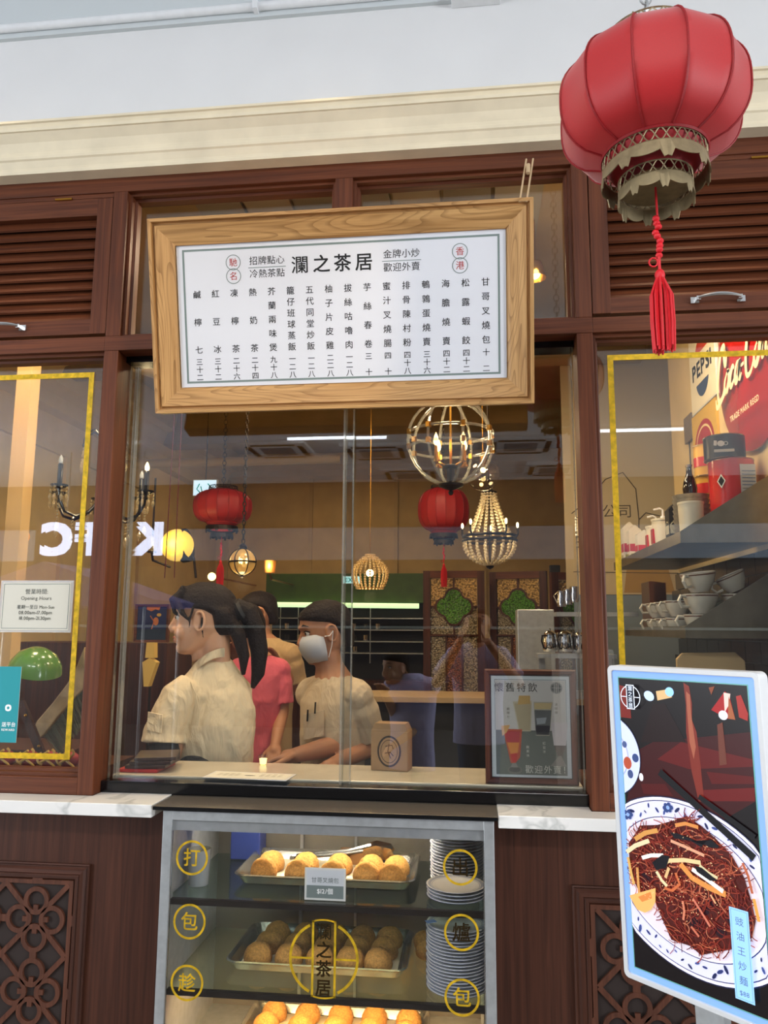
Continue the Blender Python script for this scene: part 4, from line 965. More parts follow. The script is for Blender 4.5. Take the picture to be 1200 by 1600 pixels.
# ceiling beams, duct and pipes
def thing1(name, mb, mat, label, cat, group=None, **k): return tag(mb.build(name, mat, **k), label, cat, group)
thing1('ceiling_beam', MB().box(-2.7, 1.0, 2.05, 2.22, 3.06, 3.298), CEILM, 'wide tan beam crossing the dining room ceiling behind the lanterns', 'beam')
thing1('ceiling_beam', MB().box(-2.7, 1.0, 3.7, 3.9, 3.0, 3.298), CEILM, 'far tan beam crossing the dining room ceiling', 'beam')
p = at(300, 680, 1.55); thing1('ceiling_pipe', MB().tube([(p.x-0.35, 0.9, 2.80), (p.x+0.02, 1.60, 2.80), (p.x+0.04, 1.68, 2.72)], 0.045, 14), plain('tan_pipe', (176, 150, 104), 0.5), 'thick tan pipe bending down under the dining room ceiling', 'pipe', smooth=True)
a0, a1 = at(340, 722, 3.2), at(470, 718, 3.2); thing1('ceiling_pipe', MB().tube([(a0.x-1.4, 3.2, a0.z-0.01), (a1.x+0.3, 3.2, a1.z)], 0.035, 12), MATS['tan_pipe'], 'thin tan pipe running level above the hanging red lantern', 'pipe', smooth=True)
for k, (px, Y) in enumerate(((268, 1.5), (277, 1.5))):
    p = at(px, 800, Y); thing1('hanging_cord', MB().tube([(p.x, Y, 3.3), (p.x-0.02*(1-k), Y, 1.75)], 0.0028, 5), plain('dark_red_cord', (88, 20, 24), 0.7), ('dark red cord hanging nearest the yellow globe lamp', 'dark red cord hanging behind the nearer one by the yellow globe')[k], 'cord', 'dark red cords by the globe lamp')
# rooflight boards seen through the small upper windows
g = empty('ceiling_boards', (-0.4, 0.6, 3.28), label='grey-brown boards fixed under the dining room ceiling behind the transom windows', cat='boards')
for k in range(7): MB().box(-1.15+k*0.21, -1.15+k*0.21+0.195, 0.30, 1.75, 3.272, 3.29+0.004*(k % 2)).build('board', plain('board_%d' % (k % 3), ((132, 122, 108), (150, 136, 116), (116, 106, 92))[k % 3], 0.7), g, world=True)
p0, p1 = at(838, 380, 0.75), at(890, 380, 0.75)
# bracket lamp glowing behind the right transom window
p = at(836, 428, 0.9); t = empty('ceiling_spotlight_lamp', p, label='small glowing spotlight seen through the right transom window beside the sign', cat='lamp')
MB().sphere((0, 0, 0), 0.022, 12, 8).build('bulb', plain('hot_bulb', (255, 226, 160), 0.4, emit=18), t, smooth=True)
MB().lathe([(0.03, 0.05), (0.045, 0.0), (0.05, -0.02), (0.047, -0.02), (0.026, 0.05)], n=20).build('reflector', BRASS, t, smooth=True); MB().tube([(0, 0, 0.05), (0, 0, 3.298-p.z)], 0.004, 6).build('stem', BRASS, t)
light('spot_glow', 'POINT', (p.x, p.y-0.06, p.z), (0, 0, 0), 1.6, (1, .78, .45), shadow_soft_size=0.03)

# service counter behind the sliding glass
ct = empty('service_counter', (-0.4, 0.27, 0), label='pale stone service counter just inside the sliding window', cat='counter')
MB().box(-1.14, 0.32, 0.126, 0.400, 1.0, 1.040).build('countertop', plain('pale_counter', (200, 190, 170), 0.22, noise=0.1, nscale=12), ct, world=True, bevel=0.003)
MB().box(-1.14, 0.32, 0.4005, 0.408, 0.0, 0.999).build('panel', DARKWOOD, ct, world=True)
MB().box(-1.14, 0.32, 0.400, 0.405, 1.004, 1.034).build('metal_edge', STEEL, ct, world=True)
o = MB().box(-0.135, 0.135, -0.055, 0.055, 0, 0.001).build('menu_sheet', PAPER); o.location = (-0.700, 0.150, 1.041); o.rotation_euler = (0, 0, rad(-4)); tag(o, 'white printed menu sheet lying on the counter in front of the woman', 'menu')
a = Art()
a.rect(-0.128, 0.128, -0.048, 0.048, (226, 220, 200)); a.rect(-0.124, 0.124, -0.044, 0.044, (236, 232, 216))
a.ell(0.0, 0.0, 0.018, 0.007, (96, 92, 82)); [a.rect(x-.006, x+.006, z-.002, z+.002, (150, 144, 128)) for x in (-.10, -.08, -.06, -.04, .04, .06, .08, .10) for z in (-.012, .002, .016)]
q = a.build('menu_print', PRINT, o, T(0, 0, 0.0012) @ RX(-PI/2))
t = empty('red_menu_folders', at(195, 1186, 0.40), label='stack of dark folders with red covers left of the woman', cat='folders')
t['label'] = 'red-edged menu folder lying open, bottom of the pile left of the woman'; t.name = 'menu_folder'; t['category'] = 'folder'; t['group'] = 'menu folders left of the woman'
t.location = (-1.062, 0.235, 1.0412)
MB().box(-0.075, 0.055, -0.08, 0.08, 0, 0.010).build('cover', plain('red_leather', (170, 24, 30), 0.4), t, bevel=0.001); MB().box(-0.072, 0.052, -0.075, 0.081, 0.002, 0.008).build('pages', PAPER, t)
for k in range(3):
    c = dup(t, (-1.045+0.006*k, 0.240+0.004*k, 1.0530+0.0118*k), (0, 0, rad(5+6*k)), label=('dark menu folder directly on the red-edged one, left of the woman', 'dark menu folder second from the top left of the woman', 'dark menu folder on top of the pile left of the woman')[k])
    for ch in c.children:
        if ch.name.startswith('cover'): ch.data = ch.data.copy(); ch.data.materials[0] = plain('dark_leather', (58, 36, 30), 0.4) if 'dark_leather' not in MATS else MATS['dark_leather']
ct2 = empty('side_counter', (-1.6, 0.5, 0), label='dark wooden side counter with a steel edge left of the woman', cat='counter')
MB().box(-2.4, -1.45, 0.43, 0.72, 1.02, 1.058).build('countertop', DARKWOOD, ct2, world=True, bevel=0.003)
MB().box(-2.4, -1.45, 0.44, 0.70, 0.0, 1.02).build('cabinet_body', DARKWOOD, ct2, world=True)
t = empty('reflection_glow_cup', at(411, 1196, 0.36), label='small glowing cup standing in for a reflection on the counter between the two women', cat='reflection'); t.location.z = 1.0405  # added glowing cup in place of a reflection on the counter
MB().lathe([(0.013, 0), (0.017, 0.032), (0.0155, 0.032), (0.012, 0.002), (0, 0.002)], n=16).build('glass_cup', CLEAR, t, smooth=True)
MB().lathe([(0.011, 0.002), (0.0135, 0.020), (0.0, 0.022)], n=12).build('glow_core', plain('reflection_glow', (255, 226, 150), 0.5, emit=2.5), t, smooth=True)

t = empty('kraft_carton', (at(612, 1190, 0.335).x, 0.335, 1.0405), (0, 0, rad(-8)), 'brown kraft carton with a dark round emblem on the counter, right of the masked worker', 'carton')
MB().box(-0.062, 0.062, -0.035, 0.035, 0, 0.125).build('box_body', plain('kraft_card', (150, 118, 82), 0.7, noise=0.1, nscale=30), t, bevel=0.002)
MB().prism([(-0.062, 0.125), (0.062, 0.125), (0.05, 0.150), (-0.05, 0.150)], -0.034, 0.034).build('folded_top', MATS['kraft_card'], t)
a = Art(0.0004); a.ell(0, 0.062, 0.040, 0.050, (40, 32, 30)); a.ell(0, 0.062, 0.034, 0.044, (156, 124, 90)); a.ring(0, 0.062, 0.028, 0.002, (60, 44, 36), rz=0.036); a.band([(-.012, .078), (.010, .082), (.014, .070)], .003, (70, 44, 34)); a.band([(0, .086), (-.004, .062), (.006, .040)], .003, (70, 44, 34)); a.band([(-.014, .056), (.004, .060), (.015, .048)], .003, (70, 44, 34)); a.build('round_emblem', PRINT, t, T(0, -0.0352, 0))
# framed drinks poster standing on the counter ------------------------
X0, X1, Z0, Z1 = 0.033, 0.308, 1.0415, 1.379
pf = empty('drinks_poster', ((X0+X1)/2, 0.150, Z0), label='wood-framed poster of four iced drinks standing inside the service window', cat='poster')
FR = wood('red_brown_frame_h', 'x', (58, 26, 16), (104, 54, 34)); FRV = wood('red_brown_frame_v', 'z', (58, 26, 16), (104, 54, 34))
for sd in ('top', 'left', 'right', 'bottom'):
    moulding(X0+0.018, X1-0.018, Z0+0.018, Z1-0.018, [(0.018, 0.135), (0.018, 0.148), (0, 0.148), (0, 0.139), (0.006, 0.131), (0.014, 0.129)], sd).build('frame_rail', FR if sd in ('top', 'bottom') else FRV, pf, world=True)
a = Art(0.00006); u0, u1, v0, v1 = X0+0.018, X1-0.018, Z0+0.018, Z1-0.018
a.rect(u0, u1, v0, v1, (20, 20, 20)); a.rect(u0+.002, u1-.002, v0+.002, v1-.002, (214, 220, 224)); w_, h_ = u1-u0, v1-v0
def q(x, y): return (u0+x*w_, v1-y*h_)      # fractions from the top left
a.poly([q(.06, .05), q(.06, .54), q(.94, .54), q(.94, .05)], (206, 200, 194)); a.poly([q(.06, .54), q(.06, .97), q(.94, .97), q(.94, .54)], (112, 116, 108))
for A_, B_ in (((.05, .04), (.95, .045)), ((.05, .04), (.055, .54)), ((.945, .04), (.95, .54))): a.poly([q(A_[0], A_[1]), q(B_[0], A_[1]), q(B_[0], B_[1]), q(A_[0], B_[1])], (120, 122, 118))
p_ = q(.32, .155); a.text('懷舊特飲', p_[0], p_[1], 0.029, (50, 46, 40), 0.002, track=1.15)
def glassp(pts, col): a.poly([q(*p) for p in pts], col)
glassp([(.28, .26), (.52, .25), (.50, .55), (.35, .55)], (196, 184, 158)); glassp([(.30, .28), (.51, .27), (.49, .54), (.36, .54)], (182, 166, 134)); glassp([(.36, .20), (.50, .20), (.50, .28), (.34, .29)], (198, 160, 96))
glassp([(.54, .26), (.78, .26), (.73, .59), (.56, .59)], (176, 168, 150)); glassp([(.55, .34), (.76, .34), (.73, .58), (.56, .58)], (104, 106, 104)); glassp([(.56, .49), (.74, .49), (.72, .58), (.57, .58)], (58, 56, 62)); glassp([(.55, .27), (.77, .27), (.75, .33), (.55, .33)], (200, 176, 128)); glassp([(.57, .42), (.70, .41), (.68, .47), (.58, .48)], (160, 164, 168))
glassp([(.75, .46), (.96, .46), (.93, .68), (.78, .68)], (212, 202, 204)); glassp([(.78, .68), (.93, .68), (.88, .78), (.82, .78)], (108, 94, 86)); glassp([(.84, .78), (.87, .78), (.93, .88), (.73, .88)], (150, 144, 136))
glassp([(.15, .53), (.39, .53), (.36, .80), (.30, .86), (.24, .86)], (196, 96, 70)); glassp([(.17, .55), (.36, .55), (.35, .66), (.20, .66)], (188, 66, 72)); glassp([(.20, .66), (.35, .66), (.33, .76), (.24, .77)], (226, 142, 66)); glassp([(.24, .77), (.33, .76), (.31, .85), (.26, .85)], (204, 60, 56)); glassp([(.13, .50), (.24, .49), (.20, .56), (.14, .60)], (222, 172, 112))
a.ell(*q(.29, .925), 0.022, 0.012, (130, 126, 118)); a.ell(*q(.29, .92), 0.017, 0.008, (96, 96, 90)); glassp([(.26, .86), (.31, .86), (.33, .90), (.24, .90)], (150, 146, 138))
p_ = q(.70, .945); a.text('歡迎外賣！', p_[0], p_[1], 0.025, (232, 228, 214), 0.0, track=1.08)
for tx, x, y, c in (('鹹檸七', .22, .33, (120, 112, 100)), ('凍檸樂', .82, .28, (120, 112, 100)), ('雜果冰', .455, .70, (232, 228, 214)), ('紅豆冰', .66, .66, (232, 228, 214))):
    for i, ch in enumerate(tx): pp = q(x, y+i*.04); a.text(ch, pp[0], pp[1]-0.004, 0.0095, c)
ex, ez = q(.83, .12); a.ell(ex, ez, 0.0172, 0.0172, (70, 74, 72)); a.ell(ex, ez, 0.0158, 0.0158, (206, 206, 204)); a.ell(ex, ez, 0.0148, 0.0148, (70, 74, 72)); a.rect(ex-.0065, ex+.0065, ez-.016, ez+.016, (206, 206, 204)); a.rect(ex-.0052, ex+.0052, ez-.015, ez+.015, (70, 74, 72)); a.rect(ex-.0148, ex+.0148, ez-.0006, ez+.0006, (206, 206, 204))
for i, ch in enumerate('瀾之茶居'): a.text(ch, ex, ez+0.0078-i*0.0070, 0.0064, (206, 206, 204))
a.build('drinks_print', PRINT, pf, T(-pf.location.x, 0.1385-pf.location.y, -pf.location.z))
MB().box(X0+0.004, X1-0.004, 0.1395, 0.1475, Z0+0.004, Z1-0.004).build('backing', BLACKM, pf, world=True)
MB().box(X0+0.018, X1-0.018, 0.1335, 0.1345, Z0+0.018, Z1-0.018).build('cover_glass', CLEAR, pf, world=True)

# ================================================================ LAMPS
BULB = plain('warm_bulb', (255, 222, 150), 0.4, emit=14); BULB2 = plain('dim_bulb', (255, 214, 140), 0.4, emit=5)
CRYSTAL = glass('crystal', (240, 232, 210), 0.22, 0.05, 0.18, (255, 236, 190))
def pt(loc, p_, r=0.03, col=(1, .76, .42)): light('lamp_glow', 'POINT', loc, (0, 0, 0), p_, col, shadow_soft_size=r)
def chain_(m, x, y, z0, z1, s=0.02, r=0.0022):
    z = z0; k = 0
    while z < z1:
        m.tube([(x+math.cos(a_*PI/4)*s*0.32*(k % 2 == 0), y+math.cos(a_*PI/4)*s*0.32*(k % 2 == 1), z+s*0.5+math.sin(a_*PI/4)*s*0.6) for a_ in range(8)], r, 4, closed=True); z += s; k += 1
# big cage chandelier
c = at(704, 690, 0.95); Rg = 0.188
t = empty('cage_chandelier', c, label='globe-shaped brass and acrylic cage chandelier hanging just below the menu board', cat='chandelier')
for k in range(8):
    a_ = PI*k/4+0.3; m = MB()
    m.tube([(math.cos(a_)*math.sin(u)*Rg, math.sin(a_)*math.sin(u)*Rg, math.cos(u)*Rg) for u in [0.25+i*(PI-0.42)/14 for i in range(15)]], 0.0062, 6); m.build('acrylic_rib', ACRYLIC, t, smooth=True)
for z in (0.035, -0.005+0.0):
    z = z if z > 0 else -0.03
    r = math.sqrt(Rg**2-z*z)*0.985; m = MB(); m.tube([(r*math.cos(u*PI/20), r*math.sin(u*PI/20), z) for u in range(40)], 0.0060, 6, closed=True); m.build('acrylic_hoop', ACRYLIC, t, smooth=True)
m = MB()
for k in range(8):
    a_ = PI*k/4+0.3
    for z in (0.035, -0.03): r = math.sqrt(Rg**2-z*z); m = MB(); m.box(-0.009, 0.009, -0.008, 0.008, -0.011, 0.011, T(r*math.cos(a_), r*math.sin(a_), z) @ RZ(a_)); m.build('brass_clamp', BRASS, t)
m = MB(); m.tube([(0, 0, -0.10), (0, 0, Rg+0.02)], 0.0055, 8); m.tube([(0, 0, Rg), (0, 0, 3.3-c.z)], 0.004, 6); m.build('brass_rod', BRASS, t)
MB().lathe([(0, -0.235), (0.008, -0.232), (0.012, -0.222), (0.006, -0.214), (0.030, -0.205), (0.052, -0.196), (0.055, -0.188), (0.020, -0.182), (0.016, -0.15), (0.018, -0.12), (0.034, -0.118), (0.038, -0.108), (0.012, -0.100), (0, -0.1)], n=24).build('bottom_finial', DARKMETAL, t, smooth=True)
for k in range(4):
    a_ = PI/2*k+0.75; x, y = 0.082*math.cos(a_), 0.082*math.sin(a_)
    m = MB(); m.tube([(0.02*math.cos(a_), 0.02*math.sin(a_), -0.112), (x*.6, y*.6, -0.105), (x, y, -0.100)], 0.0045, 6); m.lathe([(0.013, -0.1), (0.014, -0.09), (0.008, -0.088), (0.0072, -0.03), (0, -0.03)], (x, y, 0), 10); m.build('candle_arm', BRASS, t, smooth=True)
    MB().lathe([(0, -0.03), (0.009, -0.022), (0.012, -0.008), (0.008, 0.010), (0.0, 0.030)], (x, y, 0), 12).build('candle_bulb', BULB if k == 1 else BULB2, t, smooth=True)
pt(c+Vector((0, 0, 0.02)), 5.5, 0.05)
# clear glass ball lamp
c = at(755, 742, 1.6); t = empty('glass_ball_pendant', c, label='clear glass ball pendant lamp just right of the cage chandelier', cat='pendant lamp')
MB().sphere((0, 0, 0), 0.084, 24, 16).build('glass_ball', glass('bubble_glass', (250, 244, 230), 0.12), t, smooth=True)
m = MB(); m.tube([(0, 0, 0.083), (0, 0, 3.3-c.z)], 0.003, 6); m.lathe([(0.02, 0.10), (0.022, 0.075), (0.012, 0.05), (0, 0.05)], n=14); m.build('fitting', BRASS, t, smooth=True)
MB().sphere((0, 0, 0.025), 0.014, 10, 8).build('bulb', BULB, t, smooth=True); MB().sphere((-0.01, 0, -0.050), 0.010, 10, 8).build('lower_bulb', BULB2, t, smooth=True)
# inner red lanterns
DULLRED = plain('dim_red_silk', (168, 28, 32), 0.5, noise=0.1, nscale=200)
p = at(348, 792, 2.5); lantern('red_lantern', p, 0.188, 0.205, 'oval red lantern hanging indoors above the yellow globe lamp, on a long chain', n=16, silk=DULLRED, detail=False, gild=DARKMETAL, tassel=True, chain=3.3-p.z)
p = at(693, 797, 2.7); lantern('red_lantern', p, 0.165, 0.27, 'pleated red lantern hanging indoors behind the crystal basket chandelier', n=16, silk=DULLRED, detail=False, gild=DARKMETAL, tassel=True, chain=3.3-p.z)
pt(at(348, 792, 2.5), 1.0, .05, (1, .4, .2))
# yellow globe
c = at(277, 852, 2.3); t = empty('globe_lamp', c, label='glowing yellow globe lamp on a black ring, left of the woman', cat='globe lamp')
MB().sphere((0, 0, 0), 0.101, 24, 16).build('glass_globe', plain('glowing_globe', (255, 208, 84), 0.3, emit=1.0), t, smooth=True)
m = MB(); m.lathe([(0.085, -0.02), (0.106, -0.018), (0.106, 0.03), (0.085, 0.03)], n=30, closed=True, M=T(0.03, 0.03, 0) @ RY(rad(80)) @ RZ(0)); m.tube([(0.05, 0.03, 0), (0.10, 0.03, -0.08), (0.11, 0.05, -0.20)], 0.008, 8); m.build('black_ring', DARKMETAL, t, smooth=True)
pt(c+Vector((0, -0.14, 0)), 3.2, 0.08, (1, .78, .3))
c2 = at(238, 850, 2.3); t = empty('wall_sconce', c2, label='small dark wall sconce with a clear chimney beside the yellow globe', cat='sconce')
MB().lathe([(0.022, -0.05), (0.03, -0.02), (0.03, 0.03), (0.02, 0.05), (0.018, 0.05), (0.026, 0.02), (0.026, -0.02), (0.02, -0.05)], n=16, closed=True).build('glass_chimney', CLEAR, t, smooth=True)
m = MB(); m.tube([(0, 0, -0.05), (0, 0.02, -0.10), (0, 0.3, -0.12)], 0.008, 6); m.lathe([(0.03, -0.055), (0.03, -0.045), (0, -0.045)], n=14); m.tube([(0, 0, 0.05), (0, 0, 0.42)], 0.006, 6); m.build('bracket', DARKMETAL, t)
# banded ball pendant
c = at(379, 878, 1.8); t = empty('banded_ball_pendant', c, label='small glass ball pendant with black bands above the two workers', cat='pendant lamp')
MB().sphere((0, 0, 0), 0.072, 22, 14).build('glass_ball', glass('lit_ribbed_glass', (255, 236, 190), 0.12, 0.1, 0.35, (255, 226, 160)), t, smooth=True)
m = MB()
for k in range(3): a_ = PI*k/3+0.2; m.tube([(0.0735*math.cos(a_)*math.sin(u), 0.0735*math.sin(a_)*math.sin(u), 0.0735*math.cos(u)) for u in [2*PI*i/24 for i in range(24)]], 0.0035, 5, closed=True)
m.tube([(0.0735*math.cos(u), 0.0735*math.sin(u), 0) for u in [2*PI*i/24 for i in range(24)]], 0.0045, 5, closed=True); m.lathe([(0.022, 0.072), (0.024, 0.085), (0.010, 0.10), (0, 0.10)], n=14); m.lathe([(0, -0.09), (0.01, -0.082), (0.012, -0.072), (0, -0.072)], n=10); m.build('bands', DARKMETAL, t)
m = MB(); chain_(m, 0, 0, 0.10, 3.3-c.z, 0.026, 0.0035); m.build('chain', DARKMETAL, t)
for k in range(3): MB().sphere((0.022*math.cos(k*2.1), 0.022*math.sin(k*2.1), 0.005), (0.007, 0.007, 0.016), 8, 6).build('bulb', BULB, t, smooth=True)
pt(c+Vector((0, 0, -0.12)), 1.5, 0.04)
# small round bulb, tumbler sconce, bead basket lamp
c = at(331, 901, 4.2); t = empty('round_wall_lamp', c, label='tiny round glowing lamp on the far wall above the woman', cat='wall lamp'); MB().sphere((0, 0, 0), 0.036, 16, 10).build('glass_globe', BULB2, t, smooth=True); MB().tube([(0, 0.03, 0), (0, 1.38, 0)], 0.01, 6).build('arm', BRASS, t)
c = at(422, 885, 3.6); t = empty('tumbler_wall_lamp', c, label='square glowing glass sconce right of the banded ball pendant', cat='sconce'); MB().lathe([(0.040, -0.05), (0.046, 0.045), (0.042, 0.045), (0.036, -0.045), (0, -0.045)], n=16).build('glass_shade', glass('lit_cut_glass', (255, 226, 160), 0.15, 0.2, 0.5, (255, 210, 120)), t, smooth=True); MB().sphere((0, 0, 0), 0.018, 10, 8).build('bulb', BULB, t, smooth=True); MB().tube([(0, 0, -0.05), (0, 0.05, -0.10), (0, 1.98, -0.10)], 0.008, 6).build('arm', BRASS, t)
pt(c+Vector((0, -0.08, 0)), 1.2, .03)
def strands(specs, bead, mat, name, t):
    m = MB()
    for P in specs:
        for p_ in P: m.sphere(p_, bead, 6, 4)
    return tag(m.build(name, mat, t, smooth=True), kind='stuff')
BEAD = plain('amber_beads', (226, 196, 140), 0.25, coat=0.5); BEADW = plain('pale_wood_beads', (212, 196, 164), 0.4)
c = at(578, 893, 2.6); t = empty('beaded_basket_lamp', c, label='glowing basket pendant woven from amber beads, left of the glazed screens', cat='pendant lamp')
S_ = []
for k in range(22):
    a_ = 2*PI*k/22; S_.append([((0.028+0.088*math.sin(min(1, u/0.55)*PI/2) if u < 0.55 else 0.116-0.030*((u-0.55)/0.45)**2)*math.cos(a_), (0.028+0.088*math.sin(min(1, u/0.55)*PI/2) if u < 0.55 else 0.116-0.030*((u-0.55)/0.45)**2)*math.sin(a_), 0.105-0.21*u) for u in [i/13 for i in range(14)]])
strands(S_, 0.0075, BEAD, 'bead_strands', t)
MB().sphere((0, 0, -0.01), 0.024, 12, 8).build('bulb', BULB, t, smooth=True)
m = MB(); m.tube([(0.086*math.cos(u*PI/12), 0.086*math.sin(u*PI/12), -0.107) for u in range(24)], 0.004, 5, closed=True); m.tube([(0, 0, 0.10), (0, 0, 3.3-c.z)], 0.0035, 5); m.tube([(0.03*math.cos(u*PI/12), 0.03*math.sin(u*PI/12), 0.107) for u in range(24)], 0.004, 5, closed=True); m.build('wire_frame', BRASS, t)
pt(c+Vector((0, -0.0, -0.16)), 1.5, .04)
# crystal basket chandelier
c = at(765, 845, 2.0); t = empty('crystal_basket_chandelier', c, label='bead-strung basket chandelier with a dark ring, above the glazed wooden screens', cat='chandelier')
S_ = []
for k in range(14): a_ = 2*PI*k/14; S_.append([((0.036+(0.118-0.036)*u**1.3)*math.cos(a_), (0.036+(0.118-0.036)*u**1.3)*math.sin(a_), 0.265-0.235*u) for u in [i/13 for i in range(14)]])
strands(S_, (0.0095, 0.0095, 0.0075), BEADW, 'upper_bead_strands', t); S_ = []
for k in range(18): a_ = 2*PI*k/18; S_.append([(0.143*math.cos(u)*math.cos(a_), 0.143*math.cos(u)*math.sin(a_), -0.125*math.sin(u)-0.01) for u in [i/9*1.35 for i in range(10)]])
strands(S_, (0.0088, 0.0088, 0.0088), BEADW, 'bowl_bead_strands', t)
m = MB()
for z, r in ((0.0, 0.148), (0.024, 0.146)): m.tube([(r*math.cos(u*PI/16), r*math.sin(u*PI/16), z) for u in range(32)], 0.008, 6, closed=True)
m.lathe([(0.040, 0.262), (0.046, 0.275), (0.02, 0.285), (0.02, 0.30), (0, 0.30)], n=16); m.tube([(0, 0, -0.12), (0, 0, 3.3-c.z)], 0.005, 6); m.lathe([(0, -0.16), (0.018, -0.15), (0.024, -0.136), (0.01, -0.128), (0, -0.128)], n=12); m.build('metal_ring', DARKMETAL, t)
for k in range(5): 
    a_ = 2*PI*k/5+0.25; MB().tube([(0.148*math.cos(a_), 0.148*math.sin(a_), 0.02), (0.162*math.cos(a_), 0.162*math.sin(a_), 0.04), (0.162*math.cos(a_), 0.162*math.sin(a_), 0.075)], 0.006, 6).build('candle_holder', DARKMETAL, t); MB().sphere((0.162*math.cos(a_), 0.162*math.sin(a_), 0.092), (0.007, 0.007, 0.016), 8, 6).build('candle_bulb', BULB, t, smooth=True)
pt(c+Vector((0, 0, 0.08)), 2.6, .06)
# black crystal chandelier behind the left post
c = at(158, 790, 0.85); t = empty('crystal_chandelier', c, label='black-armed crystal chandelier half hidden behind the left post', cat='chandelier')
m = MB(); m.lathe([(0, -0.14), (0.016, -0.13), (0.024, -0.10), (0.012, -0.07), (0.030, -0.04), (0.034, 0.0), (0.014, 0.03), (0.010, 0.16), (0.024, 0.20), (0.012, 0.24), (0.010, 0.40), (0.026, 0.42), (0.0, 0.44)], n=18); m.build('central_stem', BLACK, t, smooth=True)
m = MB(); chain_(m, 0, 0, 0.43, 3.3-c.z, 0.03, 0.003); m.build('chain', BLACK, t)
for k in range(6):
    a_ = PI/3*k+PI; ca, sa = math.cos(a_), math.sin(a_)
    m = MB(); m.tube([(r*ca, r*sa, z) for r, z in ((0.01, 0.02), (0.06, -0.035), (0.12, -0.06), (0.17, -0.045), (0.195, 0.0), (0.200, 0.045))], 0.0065, 8)
    m.lathe([(0.012, 0.045), (0.034, 0.056), (0.036, 0.062), (0.012, 0.058)], (0.2*ca, 0.2*sa, 0), 14); m.lathe([(0.0105, 0.058), (0.0105, 0.150), (0, 0.150)], (0.2*ca, 0.2*sa, 0), 12); m.build('arm', BLACK, t, smooth=True)
    MB().lathe([(0, 0.150), (0.008, 0.154), (0.010, 0.165), (0.006, 0.180), (0, 0.190)], (0.2*ca, 0.2*sa, 0), 10).build('candle_bulb', BULB if k == 3 else glass('frosted_bulb', (240, 236, 226), 0.1, 0.2, 0.5) if 'frosted_bulb' not in MATS else MATS['frosted_bulb'], t, smooth=True)
    m = MB(); m.tube([(r*ca, r*sa, z) for r, z in ((0.012, 0.30), (0.05, 0.33), (0.085, 0.31), (0.10, 0.27), (0.09, 0.24))], 0.0045, 6); m.build('scroll', BLACK, t, smooth=True)
    for q2 in range(8):
        b_ = 2*PI*q2/8; x, y = 0.2*ca+0.034*math.cos(b_), 0.2*sa+0.034*math.sin(b_); m = MB()
        for i in range(2): m.sphere((x, y, 0.048-i*0.016), 0.0055, 6, 4)
        m.lathe([(0, 0.026), (0.006, 0.014), (0.0075, 0.004), (0, -0.014)], (x, y, 0), 6); m.build('crystal_drop', CRYSTAL, t)
    for r, z0, n in ((0.10, 0.235, 3), (0.06, -0.05, 4), (0.13, -0.07, 4), (0.2, -0.02, 5)):
        m = MB()
        for i in range(n): m.sphere((r*ca, r*sa, z0-i*0.014), 0.0058, 6, 4)
        m.lathe([(0, z0-n*0.014), (0.009, z0-n*0.014-0.016), (0.011, z0-n*0.014-0.028), (0, z0-n*0.014-0.052)], (r*ca, r*sa, 0), 6); m.build('crystal_pendant', CRYSTAL, t)
pt(c+Vector((0.20, -0.05, 0.17)), 1.2, .02)
# orange globe and cream post in the left window
c = at(30, 838, 1.75); t = empty('orange_pendant_lamp', c, label='small orange globe lamp behind the cream column in the left window', cat='globe lamp'); MB().sphere((0, 0, 0), 0.055, 18, 12).build('glass_globe', plain('orange_glow', (240, 160, 60), 0.4, emit=0.7), t, smooth=True); MB().tube([(0, 0, 0.05), (0, 0, 3.3-c.z)], 0.004, 6).build('cord', DARKMETAL, t)
p = at(29, 700, 0.75); structure('column', MB().box(p.x-0.034, p.x+0.034, 0.75, 0.82, 1.0, 3.3), plain('cream_column', (224, 186, 126), 0.5))

# ================================================================ GLAZED WOODEN SCREENS
def patterned(name, col, emit=0.0):
    m, nt, b = newmat(name); N, L = nt.nodes, nt.links
    tc = N.new('ShaderNodeTexCoord'); vo = N.new('ShaderNodeTexVoronoi'); vo.inputs['Scale'].default_value = 95; L.new(tc.outputs['Object'], vo.inputs['Vector'])
    cr = N.new('ShaderNodeValToRGB'); cr.color_ramp.elements[0].color = rgb(*[min(255, int(v*1.25)) for v in col]); cr.color_ramp.elements[1].color = rgb(*[int(v*0.6) for v in col]); cr.color_ramp.elements[1].position = 0.75
    L.new(vo.outputs['Distance'], cr.inputs[0]); L.new(cr.outputs[0], b.inputs['Base Color']); b.inputs['Roughness'].default_value = 0.15
    bp = N.new('ShaderNodeBump'); bp.inputs['Strength'].default_value = 0.8; bp.inputs['Distance'].default_value = 0.01; L.new(vo.outputs['Distance'], bp.inputs['Height']); L.new(bp.outputs[0], b.inputs['Normal'])
    return m
PG, PGR, PBR, PCL = patterned('amber_pattern_glass', (206, 166, 104)), patterned('green_pattern_glass', (84, 140, 44)), patterned('brown_pattern_glass', (132, 76, 40)), patterned('grey_pattern_glass', (150, 138, 116))
def quatre(r, n=10):
    P = []
    for q2 in range(4):
        a0 = PI/2*q2
        for i in range(n+1): a_ = a0-PI*0.46+PI*0.92*i/n; P.append((r*0.53*math.cos(a0)+r*0.47*math.cos(a_), r*0.53*math.sin(a0)+r*0.47*math.sin(a_)))
    return P
